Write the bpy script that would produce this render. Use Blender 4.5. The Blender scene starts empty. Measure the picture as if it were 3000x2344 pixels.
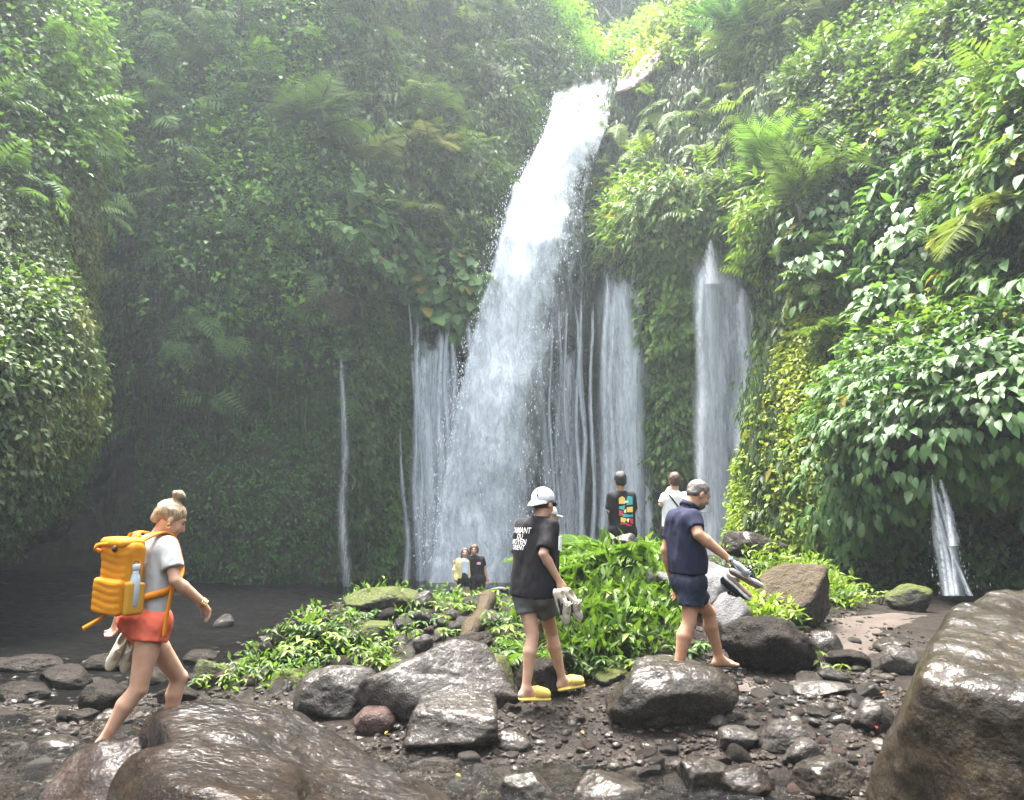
import bpy, bmesh, math, random
import numpy as np
from mathutils import Vector, Matrix

# ------------------------------------------------------------------ camera, world, sun, exposure
scene = bpy.context.scene
C = scene.collection
PITCH = math.radians(8.4); FOC = 2250.0; CX, CY, CZ = 1500.0, 1172.0, 1.6
cam_d = bpy.data.cameras.new('camera'); cam = bpy.data.objects.new('camera', cam_d); C.objects.link(cam)
cam_d.sensor_width = 36.0; cam_d.lens = 36.0*FOC/3000.0
cam_d.clip_start = 0.05; cam_d.clip_end = 400.0
cam.location = (0, 0, CZ); cam.rotation_euler = (math.radians(90)+PITCH, 0, 0)
scene.camera = cam

SUN_EL, SUN_AZ = math.radians(75), math.radians(-34)     # azimuth from +Y clockwise: high, ahead and left of the camera
world = bpy.data.worlds.new('World'); scene.world = world; world.use_nodes = True
wn = world.node_tree.nodes; wl = world.node_tree.links
for n in list(wn): wn.remove(n)
sky = wn.new('ShaderNodeTexSky'); sky.sky_type = 'NISHITA'; sky.sun_disc = False
sky.sun_elevation = SUN_EL; sky.sun_rotation = SUN_AZ
sky.air_density = 1.0; sky.dust_density = 6.0; sky.ozone_density = 1.0
hs = wn.new('ShaderNodeHueSaturation'); hs.inputs['Saturation'].default_value = 0.45
bg = wn.new('ShaderNodeBackground'); bg.inputs['Strength'].default_value = 0.15
wo = wn.new('ShaderNodeOutputWorld')
wl.new(sky.outputs[0], hs.inputs['Color']); wl.new(hs.outputs[0], bg.inputs['Color']); wl.new(bg.outputs[0], wo.inputs['Surface'])

sun_d = bpy.data.lights.new('sun', 'SUN'); sun_d.energy = 2.8; sun_d.angle = math.radians(24); sun_d.color = (1.0, 0.95, 0.87)
sun = bpy.data.objects.new('sun', sun_d); C.objects.link(sun)
sdir = Vector((math.sin(SUN_AZ)*math.cos(SUN_EL), math.cos(SUN_AZ)*math.cos(SUN_EL), math.sin(SUN_EL)))
sun.rotation_euler = sdir.to_track_quat('Z', 'Y').to_euler()
sun.location = (0, 0, 40)

scene.view_settings.view_transform = 'Standard'; scene.view_settings.look = 'None'
scene.view_settings.gamma = 1.0; scene.view_settings.use_curve_mapping = False
scene.view_settings.exposure = 2.95
scene.render.engine = 'CYCLES'
scene.cycles.use_denoising = True
scene.cycles.max_bounces = 8; scene.cycles.diffuse_bounces = 3; scene.cycles.glossy_bounces = 3
scene.cycles.transmission_bounces = 4; scene.cycles.transparent_max_bounces = 24; scene.cycles.volume_bounces = 0
scene.cycles.sample_clamp_indirect = 4.0
scene.cycles.caustics_reflective = False; scene.cycles.caustics_refractive = False

# ------------------------------------------------------------------ helpers
SP, CP = math.sin(PITCH), math.cos(PITCH)
def P(px, py, Y):
    """World point on the photograph's pixel (3000 x 2344) at depth Y metres."""
    xc = (px-CX)/FOC; yc = (CY-py)/FOC
    t = Y/(CP-yc*SP)
    return np.array([xc*t, Y, CZ+t*(SP+yc*CP)])
def proj(p):
    p = np.asarray(p, float)
    x, y, z = p[..., 0], p[..., 1], p[..., 2]-CZ
    d = np.maximum(y*CP+z*SP, 1e-3); v = -y*SP+z*CP
    return CX+FOC*x/d, CY-FOC*v/d, d
def nrm(v):
    v = np.asarray(v, float)
    return v/np.maximum(np.linalg.norm(v, axis=-1, keepdims=True), 1e-9)

def _hash(ix, iy, iz, seed):
    h = (ix*374761393 + iy*668265263 + iz*1274126177 + seed*362437) & 0xffffffff
    h = ((h ^ (h >> 13))*1274126177) & 0xffffffff
    h = ((h ^ (h >> 16))*2246822519) & 0xffffffff
    return ((h ^ (h >> 15)) & 0xffffff)/float(0xffffff)
def vnoise(p, seed=0):
    p = np.asarray(p, float); i = np.floor(p).astype(np.int64); f = p-i; f = f*f*(3-2*f)
    x, y, z = i[..., 0], i[..., 1], i[..., 2]; r = 0
    for dx in (0, 1):
        for dy in (0, 1):
            for dz in (0, 1):
                w = (f[..., 0] if dx else 1-f[..., 0])*(f[..., 1] if dy else 1-f[..., 1])*(f[..., 2] if dz else 1-f[..., 2])
                r = r+w*_hash(x+dx, y+dy, z+dz, seed)
    return r*2-1
def fbm(p, octaves=4, seed=0, gain=0.5):
    p = np.asarray(p, float); a, r, s = 1.0, 0.0, 0.0
    for o in range(octaves):
        r = r+a*vnoise(p*(2.03**o)+17.3*o, seed+o*7); s += a; a *= gain
    return r/s
def sstep(a, b, x):
    t = np.clip((x-a)/(b-a), 0, 1); return t*t*(3-2*t)

def tag(o, label=None, cat=None, group=None, kind=None):
    if label: o['label'] = label
    if cat: o['category'] = cat
    if group: o['group'] = group
    if kind: o['kind'] = kind
    return o
def make_mesh(name, V, F, mat=None, smooth=True, col=None, uv=None):
    V = np.asarray(V, np.float32); me = bpy.data.meshes.new(name)
    F = np.asarray(F, np.int32); k = F.shape[1]; n = len(F)
    me.vertices.add(len(V)); me.vertices.foreach_set('co', V.ravel())
    me.loops.add(n*k); me.loops.foreach_set('vertex_index', F.ravel())
    me.polygons.add(n); me.polygons.foreach_set('loop_start', np.arange(0, n*k, k, dtype=np.int32))
    try: me.polygons.foreach_set('loop_total', np.full(n, k, np.int32))
    except Exception: pass
    if col is not None:
        a = me.color_attributes.new('Col', 'FLOAT_COLOR', 'POINT')
        col = np.asarray(col); c = np.ones((len(V), 4), np.float32); c[:, :col.shape[1]] = col; a.data.foreach_set('color', c.ravel())
    if uv is not None:
        l = me.uv_layers.new(name='UVMap'); l.data.foreach_set('uv', np.asarray(uv, np.float32)[F.ravel()].ravel())
    me.update(calc_edges=True)
    me.polygons.foreach_set('use_smooth', np.full(n, smooth, bool))
    if mat is not None: me.materials.append(mat)
    return me
def link(name, me, parent=None, loc=None):
    o = bpy.data.objects.new(name, me); C.objects.link(o)
    if parent is not None: o.parent = parent
    if loc is not None: o.location = loc
    return o
def obj(name, V, F, mat, parent=None, smooth=True, col=None, uv=None):
    return link(name, make_mesh(name, V, F, mat, smooth, col, uv), parent)
def empty(name, loc=(0, 0, 0)):
    o = bpy.data.objects.new(name, None); C.objects.link(o); o.location = loc; o.empty_display_size = 0.1; return o
def bake_parent(o, parent):
    """parent o (built in world coordinates) under an Empty standing at its base"""
    o.parent = parent; o.matrix_parent_inverse = Matrix.Translation(-Vector(parent.location)); return o
class MB:
    """collects simple shapes into one mesh"""
    def __init__(s): s.V = []; s.F = []; s.n = 0
    def add(s, V, F):
        s.V.append(np.asarray(V, float)); s.F.append(np.asarray(F, int)+s.n); s.n += len(V)
    def tube(s, pts, rad, seg=8, flat=1.0, updir=(0, 0, 1)):
        pts = np.asarray(pts, float); n = len(pts); rad = np.broadcast_to(np.asarray(rad, float), (n,))
        V = []
        for i in range(n):
            t = nrm(pts[min(i+1, n-1)]-pts[max(i-1, 0)])
            a = np.cross(t, updir)
            if np.linalg.norm(a) < 1e-3: a = np.cross(t, (1, 0, 0))
            a = nrm(a); b = np.cross(a, t)
            for k in range(seg):
                th = 2*math.pi*k/seg
                V.append(pts[i]+rad[i]*(math.cos(th)*a+flat*math.sin(th)*b))
        V.append(pts[0]); V.append(pts[-1]); F = []
        for i in range(n-1):
            for k in range(seg):
                a, b = i*seg+k, i*seg+(k+1) % seg
                F.append((a, b, b+seg)); F.append((a, b+seg, a+seg))
        for k in range(seg):
            F.append((n*seg, (k+1) % seg, k)); F.append((n*seg+1, (n-1)*seg+k, (n-1)*seg+(k+1) % seg))
        s.add(V, F)
    def ribbon(s, pts, side, w, th):
        """flat strap along pts: side vector across, width w, thickness th"""
        pts = np.asarray(pts, float); n = len(pts); V = []
        for i in range(n):
            t = nrm(pts[min(i+1, n-1)]-pts[max(i-1, 0)]); sd = np.asarray(side[i] if np.ndim(side) == 2 else side, float)
            sd = nrm(sd-t*np.dot(sd, t)); b = np.cross(sd, t)
            for u, v in ((-1, -1), (1, -1), (1, 1), (-1, 1)): V.append(pts[i]+sd*u*w/2+b*v*th/2)
        F = []
        for i in range(n-1):
            for k in range(4):
                a, b = i*4+k, i*4+(k+1) % 4
                F.append((a, b, b+4)); F.append((a, b+4, a+4))
        F += [(0, 2, 1), (0, 3, 2), (n*4-4, n*4-3, n*4-2), (n*4-4, n*4-2, n*4-1)]
        s.add(V, F)
    def box(s, c, h, R=None):
        V = np.array([(x, y, z) for x in (-1, 1) for y in (-1, 1) for z in (-1, 1)], float)*np.asarray(h)
        if R is not None: V = V@np.asarray(R).T
        F = [(0, 1, 3), (0, 3, 2), (4, 6, 7), (4, 7, 5), (0, 4, 5), (0, 5, 1), (2, 3, 7), (2, 7, 6), (0, 2, 6), (0, 6, 4), (1, 5, 7), (1, 7, 3)]
        s.add(V+np.asarray(c), F)
    def build(s, name, mat, parent=None, smooth=True):
        return obj(name, np.concatenate(s.V), np.concatenate(s.F), mat, parent, smooth)

# ---- signed-distance grids, meshed with surface nets (boulders, people, shoes, bags)
class Grid:
    def __init__(s, lo, hi, h):
        s.lo = np.asarray(lo, float); s.h = h
        s.n = np.maximum(np.ceil((np.asarray(hi, float)-s.lo)/h).astype(int)+1, 4)
        s.S = np.full(s.n, 1.0, np.float32)
    def like(s):
        T = Grid(s.lo, s.lo, s.h); T.n = s.n.copy(); T.S = np.full(s.n, 1.0, np.float32); return T
    def sub(s, lo, hi, m=0.08):
        a = np.clip(np.floor((np.asarray(lo)-m-s.lo)/s.h).astype(int), 0, s.n-1)
        b = np.clip(np.ceil((np.asarray(hi)+m-s.lo)/s.h).astype(int)+1, 1, s.n)
        b = np.maximum(b, a+1)
        sl = tuple(slice(a[i], b[i]) for i in range(3))
        ax = [s.lo[i]+s.h*np.arange(a[i], b[i]) for i in range(3)]
        X = np.stack(np.meshgrid(*ax, indexing='ij'), -1)
        return sl, X
    def all(s):
        return s.sub(s.lo, s.lo+s.h*(s.n-1), 0)
    def union(s, sl, d, k):
        a = s.S[sl]
        if k <= 0: s.S[sl] = np.minimum(a, d); return
        h = np.clip(0.5+0.5*(a-d)/k, 0, 1); s.S[sl] = a*(1-h)+d*h-k*h*(1-h)
    def cut(s, sl, d, k=0.0):
        """keep where d < 0"""
        a = s.S[sl]
        if k <= 0: s.S[sl] = np.maximum(a, d); return
        h = np.clip(0.5-0.5*(a-d)/k, 0, 1); s.S[sl] = a*(1-h)+d*h+k*h*(1-h)
    def cone(s, a, b, ra, rb, k=0.02):
        a = np.asarray(a, float); b = np.asarray(b, float); r = max(ra, rb)
        sl, X = s.sub(np.minimum(a, b)-r, np.maximum(a, b)+r)
        ab = b-a; t = np.clip(((X-a)@ab)/max(ab@ab, 1e-9), 0, 1)
        d = np.linalg.norm(X-a-t[..., None]*ab, axis=-1)-(ra+(rb-ra)*t)
        s.union(sl, d, k)
    def chain(s, pts, rad, k=0.02):
        for i in range(len(pts)-1): s.cone(pts[i], pts[i+1], rad[i], rad[i+1], k)
    def _ell(s, c, r, R):
        c = np.asarray(c, float); r = np.asarray(r, float); m = r.max()
        sl, X = s.sub(c-m, c+m)
        q = (X-c)@(np.eye(3) if R is None else np.asarray(R))
        k0 = np.linalg.norm(q/r, axis=-1); k1 = np.linalg.norm(q/(r*r), axis=-1)
        return sl, k0*(k0-1)/np.maximum(k1, 1e-6)
    def ell(s, c, r, R=None, k=0.02):
        sl, d = s._ell(c, r, R); s.union(sl, d, k)
    def ell_cut(s, c, r, R=None, k=0.01):
        sl, d = s._ell(c, r, R); s.cut(sl, -d, k)
    def box(s, c, hf, R=None, rnd=0.02, k=0.0):
        c = np.asarray(c, float); hf = np.asarray(hf, float); m = np.linalg.norm(hf)+rnd
        sl, X = s.sub(c-m, c+m)
        q = np.abs((X-c)@(np.eye(3) if R is None else np.asarray(R)))-(hf-rnd)
        d = np.linalg.norm(np.maximum(q, 0), axis=-1)+np.minimum(q.max(-1), 0)-rnd
        s.union(sl, d, k)
    def plane(s, p, n, k=0.0, lo=None, hi=None):
        """cut away the side the normal points to"""
        n = nrm(n)
        sl, X = s.all() if lo is None else s.sub(lo, hi, 0)
        s.cut(sl, (X-np.asarray(p))@n, k)
    def noise(s, amp, freq, seed=0, octaves=3, aniso=(1, 1, 1)):
        sl, X = s.all()
        m = np.abs(s.S) < amp*3+3*s.h
        s.S[m] += amp*fbm(X[m]*np.asarray(aniso)*freq, octaves, seed)
    def mesh(s):
        S = s.S; neg = S < 0
        nx, ny, nz = S.shape
        cnt = np.zeros((nx-1, ny-1, nz-1), np.int8)
        for dx in (0, 1):
            for dy in (0, 1):
                for dz in (0, 1):
                    cnt += neg[dx:nx-1+dx, dy:ny-1+dy, dz:nz-1+dz]
        act = (cnt > 0) & (cnt < 8); ids = np.argwhere(act); idx = np.full(act.shape, -1, np.int64); idx[act] = np.arange(len(ids))
        acc = np.zeros((len(ids), 3)); num = np.zeros(len(ids))
        co = [(0, 0, 0), (1, 0, 0), (0, 1, 0), (1, 1, 0), (0, 0, 1), (1, 0, 1), (0, 1, 1), (1, 1, 1)]
        val = [S[ids[:, 0]+c[0], ids[:, 1]+c[1], ids[:, 2]+c[2]] for c in co]
        for a, b in ((0, 1), (2, 3), (4, 5), (6, 7), (0, 2), (1, 3), (4, 6), (5, 7), (0, 4), (1, 5), (2, 6), (3, 7)):
            va, vb = val[a], val[b]; m = (va < 0) != (vb < 0)
            t = np.where(m, va/np.where(np.abs(va-vb) < 1e-9, 1e-9, va-vb), 0)
            pa = np.array(co[a], float); pb = np.array(co[b], float)
            acc += np.where(m[:, None], pa+(pb-pa)*t[:, None], 0); num += m
        V = s.lo+s.h*(ids+acc/num[:, None]); Q = []
        for ax in range(3):
            u, v = [(1, 2), (2, 0), (0, 1)][ax]
            A = np.take(neg, range(S.shape[ax]-1), ax); B = np.take(neg, range(1, S.shape[ax]), ax)
            e = np.argwhere(A != B)
            e = e[(e[:, u] > 0) & (e[:, v] > 0) & (e[:, u] < S.shape[u]-1) & (e[:, v] < S.shape[v]-1)]
            sg = neg[e[:, 0], e[:, 1], e[:, 2]]
            du = np.zeros(3, int); du[u] = 1; dv = np.zeros(3, int); dv[v] = 1
            q = np.stack([idx[tuple((e-du-dv).T)], idx[tuple((e-dv).T)], idx[tuple(e.T)], idx[tuple((e-du).T)]], 1)
            q[~sg] = q[~sg][:, ::-1]
            Q.append(q)
        return V, np.concatenate(Q)
    def build(s, name, mat, parent=None):
        V, Q = s.mesh(); return obj(name, V, Q, mat, parent)
# ------------------------------------------------------------------ procedural materials
def new_mat(name):
    m = bpy.data.materials.new(name); m.use_nodes = True
    nt = m.node_tree; b = nt.nodes['Principled BSDF']; return m, nt, b
def node(nt, t, **kw):
    n = nt.nodes.new(t)
    for k, v in kw.items():
        if k in n.inputs: n.inputs[k].default_value = v
        else: setattr(n, k, v)
    return n
def ramp(nt, fac, stops, interp='LINEAR'):
    r = nt.nodes.new('ShaderNodeValToRGB'); r.color_ramp.interpolation = interp
    e = r.color_ramp.elements
    while len(e) < len(stops): e.new(0.5)
    for el, (p, c) in zip(e, stops):
        el.position = p; el.color = (c, c, c, 1) if np.isscalar(c) else (*c, 1)
    nt.links.new(fac, r.inputs['Fac']); return r.outputs['Color']
def obj_noise(nt, scale, detail=4, rough=0.6, stretch=None, coord='Object', dist=0.0):
    tc = nt.nodes.new('ShaderNodeTexCoord'); out = tc.outputs[coord]
    if stretch is not None:
        mp = nt.nodes.new('ShaderNodeMapping'); mp.inputs['Scale'].default_value = stretch[:3]
        if len(stretch) > 3: mp.inputs['Rotation'].default_value = stretch[3]
        nt.links.new(out, mp.inputs['Vector']); out = mp.outputs[0]
    n = node(nt, 'ShaderNodeTexNoise', Scale=scale, Detail=detail, Roughness=rough, Distortion=dist)
    nt.links.new(out, n.inputs['Vector']); return n.outputs['Fac']
def mixc(nt, fac, a, b, mode='MIX'):
    m = nt.nodes.new('ShaderNodeMix'); m.data_type = 'RGBA'; m.blend_type = mode
    for s, v in ((m.inputs[0], fac), (m.inputs[6], a), (m.inputs[7], b)):
        if hasattr(v, 'is_output'): nt.links.new(v, s)
        elif np.isscalar(v): s.default_value = v
        else: s.default_value = (*v, 1)
    return m.outputs[2]
def bump(nt, b, h, strength=0.5, dist=0.02, prev=None):
    n = node(nt, 'ShaderNodeBump', Strength=strength, Distance=dist); nt.links.new(h, n.inputs['Height'])
    if prev is not None: nt.links.new(prev, n.inputs['Normal'])
    nt.links.new(n.outputs[0], b.inputs['Normal']); return n.outputs[0]

def mat_simple(name, col, rough=0.6, var=0.12, scale=30, bump_s=0.15, spec=0.5, metal=0.0, dist=0.004):
    m, nt, b = new_mat(name)
    n = obj_noise(nt, scale, 4)
    c2 = tuple(min(1, c*(1+var)) for c in col); c1 = tuple(c*(1-var) for c in col)
    nt.links.new(ramp(nt, n, [(0.3, c1), (0.7, c2)]), b.inputs['Base Color'])
    b.inputs['Roughness'].default_value = rough; b.inputs['Specular IOR Level'].default_value = spec; b.inputs['Metallic'].default_value = metal
    if bump_s: bump(nt, b, obj_noise(nt, scale*4, 3), bump_s, dist)
    return m
def mat_cloth(name, col, wr=0.5, rough=0.85, var=0.1):
    m, nt, b = new_mat(name)
    n = obj_noise(nt, 7, 4)
    nt.links.new(ramp(nt, n, [(0.3, tuple(c*(1-var) for c in col)), (0.7, tuple(min(1, c*(1+var)) for c in col))]), b.inputs['Base Color'])
    b.inputs['Roughness'].default_value = rough; b.inputs['Specular IOR Level'].default_value = 0.2
    p = bump(nt, b, obj_noise(nt, 8, 2, 0.4, (1.0, 1.0, 0.55), dist=0.15), min(1.0, wr*1.5), 0.04)
    bump(nt, b, obj_noise(nt, 260, 2), 0.2, 0.002, p)
    return m
def mat_skin(name, col):
    m, nt, b = new_mat(name)
    n = obj_noise(nt, 9, 6, 0.7)
    nt.links.new(ramp(nt, n, [(0.3, (col[0]*0.82, col[1]*0.66, col[2]*0.6)), (0.55, (col[0]*0.95, col[1]*0.9, col[2]*0.88)), (0.75, col)]), b.inputs['Base Color'])
    b.inputs['Roughness'].default_value = 0.5; b.inputs['Specular IOR Level'].default_value = 0.35
    b.inputs['Subsurface Weight'].default_value = 0.12; b.inputs['Subsurface Radius'].default_value = (0.02, 0.008, 0.004); b.inputs['Subsurface Scale'].default_value = 0.5
    bump(nt, b, obj_noise(nt, 120, 3), 0.12, 0.002)
    return m
def mat_hair(name, dark, light):
    m, nt, b = new_mat(name)
    n = obj_noise(nt, 60, 4, 0.7, (1.6, 1.6, 0.25), dist=1.5)
    nt.links.new(ramp(nt, n, [(0.3, dark), (0.72, light)]), b.inputs['Base Color'])
    b.inputs['Roughness'].default_value = 0.5
    bump(nt, b, n, 0.8, 0.012); return m
def mat_rock(name, dark, mid, light, rough=(0.2, 0.5), bs=0.8, bd=0.05, sc=3.0, moss=None, stretch=None, fine=30, mossamt=0.5, pit=1.0, wet=0.0, cf=0.55, ca=0.8, cr=0.06):
    m, nt, b = new_mat(name)
    n1 = obj_noise(nt, sc, 8, 0.65, stretch); n2 = obj_noise(nt, sc*6, 6, 0.7)
    c = ramp(nt, n1, [(0.3, dark), (0.52, mid), (0.74, light)])
    c = mixc(nt, ramp(nt, n2, [(0.35, 0.75), (0.65, 0.0)]), c, dark)
    nt.links.new(ramp(nt, obj_noise(nt, sc*2.3, 5), [(0.35, rough[0]), (0.65, rough[1])]), b.inputs['Roughness'])
    b.inputs['Specular IOR Level'].default_value = 0.15 if wet else 0.3
    if moss is not None:
        g = nt.nodes.new('ShaderNodeNewGeometry'); sx = nt.nodes.new('ShaderNodeSeparateXYZ'); nt.links.new(g.outputs['Normal'], sx.inputs[0])
        ad = node(nt, 'ShaderNodeMath', operation='ADD'); nt.links.new(sx.outputs['Z'], ad.inputs[0]); nt.links.new(obj_noise(nt, 4.5, 6, 0.7), ad.inputs[1])
        f = ramp(nt, ad.outputs[0], [(max(0, 1.02-mossamt*0.5), 0.0), (min(1, 1.14-mossamt*0.5), 1.0)])
        mc = ramp(nt, obj_noise(nt, 40, 4), [(0.3, tuple(x*0.45 for x in moss)), (0.7, moss)])
        c = mixc(nt, f, c, mc)
    nt.links.new(c, b.inputs['Base Color'])
    p = bump(nt, b, obj_noise(nt, sc*2.0, 10, 0.72, stretch), 1.0, bd*1.9)
    p = bump(nt, b, obj_noise(nt, fine*0.6, 6, 0.75, stretch, dist=0.7), 1.0, bd*0.8, p)
    vo = node(nt, 'ShaderNodeTexVoronoi', Scale=fine*1.6, feature='F1'); tc = nt.nodes.new('ShaderNodeTexCoord'); nt.links.new(tc.outputs['Object'], vo.inputs['Vector'])
    p = bump(nt, b, vo.outputs['Distance'], 0.5*pit, 0.012, p)
    if wet:
        nt.links.new(ramp(nt, obj_noise(nt, sc*1.1, 6, 0.7), [(0.38, wet*0.15), (0.55, wet)]), b.inputs['Coat Weight']); b.inputs['Coat Roughness'].default_value = cr; b.inputs['Coat IOR'].default_value = 1.36
        cb = node(nt, 'ShaderNodeBump', Strength=1.0, Distance=bd*ca); nt.links.new(obj_noise(nt, fine*cf, 4, 0.58, stretch, dist=0.3), cb.inputs['Height']); nt.links.new(cb.outputs[0], b.inputs['Coat Normal'])
    return m
def mat_leaf(name, gain=1.0, rough=0.38, trans=0.35, spec=0.5):
    m, nt, b = new_mat(name)
    a = node(nt, 'ShaderNodeVertexColor', layer_name='Col')
    c = mixc(nt, ramp(nt, obj_noise(nt, 5, 4, coord='Object'), [(0.3, 0.72*gain), (0.7, 1.12*gain)]), (0, 0, 0), a.outputs['Color'])
    nt.links.new(c, b.inputs['Base Color'])
    b.inputs['Roughness'].default_value = rough; b.inputs['Specular IOR Level'].default_value = spec
    t = nt.nodes.new('ShaderNodeBsdfTranslucent')
    tcol = mixc(nt, 1.0, c, (1.25, 1.3, 0.5), 'MULTIPLY'); nt.links.new(tcol, t.inputs['Color'])
    mx = nt.nodes.new('ShaderNodeMixShader'); mx.inputs[0].default_value = trans
    out = nt.nodes['Material Output']
    nt.links.new(b.outputs[0], mx.inputs[1]); nt.links.new(t.outputs[0], mx.inputs[2]); nt.links.new(mx.outputs[0], out.inputs['Surface'])
    return m
def mat_water_fall(name, across, along, lo, hi, soft=0.0, col=(0.86, 0.89, 0.91), fa=5, fl=5.5, fw=0.55):
    """white broken water: opacity from noise stretched along the flow (UV in metres) times the sheet's own thickness (colour attribute)"""
    m, nt, b = new_mat(name); nt.nodes.remove(b)
    uv = nt.nodes.new('ShaderNodeUVMap'); uv.uv_map = 'UVMap'
    def nz(sx, sy, detail, rough, dist=0.3):
        mp = nt.nodes.new('ShaderNodeMapping'); mp.inputs['Scale'].default_value = (sx, sy, 1); nt.links.new(uv.outputs[0], mp.inputs['Vector'])
        n = node(nt, 'ShaderNodeTexNoise', Scale=1.0, Detail=detail, Roughness=rough, Distortion=dist); nt.links.new(mp.outputs[0], n.inputs['Vector']); return n.outputs['Fac']
    a = nz(across, along, 5, 0.62); f = nz(across*fa, along*fl, 5, 0.75, 0.6)
    at = node(nt, 'ShaderNodeVertexColor', layer_name='Col')
    mx = node(nt, 'ShaderNodeMath', operation='MULTIPLY_ADD'); nt.links.new(f, mx.inputs[0]); mx.inputs[1].default_value = fw; nt.links.new(a, mx.inputs[2])
    ad = node(nt, 'ShaderNodeMath', operation='ADD'); nt.links.new(mx.outputs[0], ad.inputs[0])
    sb = node(nt, 'ShaderNodeMath', operation='SUBTRACT'); nt.links.new(at.outputs['Color'], sb.inputs[0]); sb.inputs[1].default_value = 0.5
    nt.links.new(sb.outputs[0], ad.inputs[1])
    fac = ramp(nt, ad.outputs[0], [(lo, 0.0), (hi, 1.0)])
    ml = node(nt, 'ShaderNodeMath', operation='MULTIPLY'); nt.links.new(fac, ml.inputs[0]); nt.links.new(at.outputs['Alpha'], ml.inputs[1])
    d = nt.nodes.new('ShaderNodeBsdfDiffuse'); t = nt.nodes.new('ShaderNodeBsdfTranslucent')
    foam = ramp(nt, nz(across*2.6, along*3.2, 6, 0.72, 0.8), [(0.35, (0.5, 0.56, 0.62)), (0.62, col)])
    nt.links.new(foam, d.inputs['Color']); nt.links.new(foam, t.inputs['Color'])
    m1 = nt.nodes.new('ShaderNodeMixShader'); m1.inputs[0].default_value = 0.4
    nt.links.new(d.outputs[0], m1.inputs[1]); nt.links.new(t.outputs[0], m1.inputs[2])
    bp = node(nt, 'ShaderNodeBump', Strength=0.7, Distance=0.12); nt.links.new(mx.outputs[0], bp.inputs['Height']); nt.links.new(bp.outputs[0], d.inputs['Normal'])
    tr = nt.nodes.new('ShaderNodeBsdfTransparent')
    m2 = nt.nodes.new('ShaderNodeMixShader'); nt.links.new(ml.outputs[0], m2.inputs[0]); nt.links.new(tr.outputs[0], m2.inputs[1]); nt.links.new(m1.outputs[0], m2.inputs[2])
    nt.links.new(m2.outputs[0], nt.nodes['Material Output'].inputs['Surface'])
    return m

M = {}
M['rock_brown'] = mat_rock('wet_brown_rock', (0.004, 0.0022, 0.001), (0.021, 0.0108, 0.0036), (0.056, 0.031, 0.012), (0.3, 0.6), 0.9, 0.05, 2.4, stretch=(0.55, 1.0, 1.7, (0.0, 0.55, 0.3)), fine=26, wet=0.75, cf=0.9, ca=0.4, cr=0.07)
M['rock_wet'] = mat_rock('wet_dark_rock', (0.01, 0.0075, 0.005), (0.034, 0.0255, 0.0165), (0.088, 0.069, 0.048), (0.25, 0.55), 0.9, 0.03, 3.0, fine=26, wet=1.0)
M['rock_giant'] = mat_rock('wet_olive_rock', (0.008, 0.0055, 0.0025), (0.034, 0.0225, 0.0095), (0.085, 0.06, 0.029), (0.3, 0.6), 0.9, 0.035, 2.6, fine=24, wet=0.85, ca=0.6, cr=0.09)
M['rock_slab'] = mat_rock('pinkish_brown_rock', (0.018, 0.011, 0.008), (0.055, 0.035, 0.026), (0.14, 0.1, 0.082), (0.1, 0.4), 0.9, 0.03, 2.6, fine=24, wet=1.0)
M['rock_grey'] = mat_rock('grey_rock', (0.028, 0.024, 0.020), (0.068, 0.059, 0.050), (0.145, 0.13, 0.113), (0.25, 0.55), 0.9, 0.03, 4.0, fine=30, wet=0.8)
M['rock_pale'] = mat_rock('pale_rock', (0.07, 0.068, 0.068), (0.15, 0.147, 0.147), (0.25, 0.245, 0.245), (0.35, 0.6), 0.7, 0.03, 4.0, fine=34)
M['rock_red'] = mat_rock('reddish_rock', (0.035, 0.018, 0.014), (0.085, 0.048, 0.038), (0.15, 0.1, 0.085), (0.3, 0.6), 0.7, 0.02, 6.0, fine=40)
M['rock_moss'] = mat_rock('mossy_rock', (0.03, 0.026, 0.02), (0.075, 0.065, 0.052), (0.14, 0.125, 0.105), (0.35, 0.6), 0.9, 0.04, 4.0, moss=(0.085, 0.105, 0.012), mossamt=0.6)
M['rock_rust'] = mat_rock('rusty_moss_rock', (0.015, 0.012, 0.009), (0.045, 0.036, 0.027), (0.11, 0.095, 0.078), (0.35, 0.65), 0.9, 0.03, 4.0, moss=(0.06, 0.036, 0.006), mossamt=0.42)
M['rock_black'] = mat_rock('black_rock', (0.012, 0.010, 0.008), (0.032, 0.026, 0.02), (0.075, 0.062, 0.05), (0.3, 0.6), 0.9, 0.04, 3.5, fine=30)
M['ground'] = mat_rock('gravel_ground', (0.008, 0.006, 0.0045), (0.026, 0.0185, 0.0135), (0.06, 0.045, 0.034), (0.4, 0.7), 1.0, 0.025, 5.0, fine=45, wet=0.22)
M['gravel'] = mat_rock('pebbles', (0.02, 0.016, 0.012), (0.058, 0.047, 0.037), (0.13, 0.108, 0.088), (0.3, 0.6), 0.8, 0.02, 5.0, fine=45, wet=0.25)
M['cliff'] = mat_rock('cliff_face', (0.010, 0.011, 0.008), (0.028, 0.03, 0.02), (0.06, 0.06, 0.042), (0.4, 0.7), 1.0, 0.2, 0.9, moss=(0.03, 0.045, 0.012), mossamt=1.2, fine=9)
M['hollow_shade'] = mat_rock('hollow_shade_paint', (0.002, 0.002, 0.002), (0.006, 0.0058, 0.0055), (0.014, 0.013, 0.012), (0.4, 0.7), 1.0, 0.05, 2.0, fine=20)  # near black so the floor of the left hollow looks shaded
M['hollow_shade'].node_tree.nodes['Principled BSDF'].inputs['Specular IOR Level'].default_value = 0.02
M['rock_black'].node_tree.nodes['Principled BSDF'].inputs['Specular IOR Level'].default_value = 0.12
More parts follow.
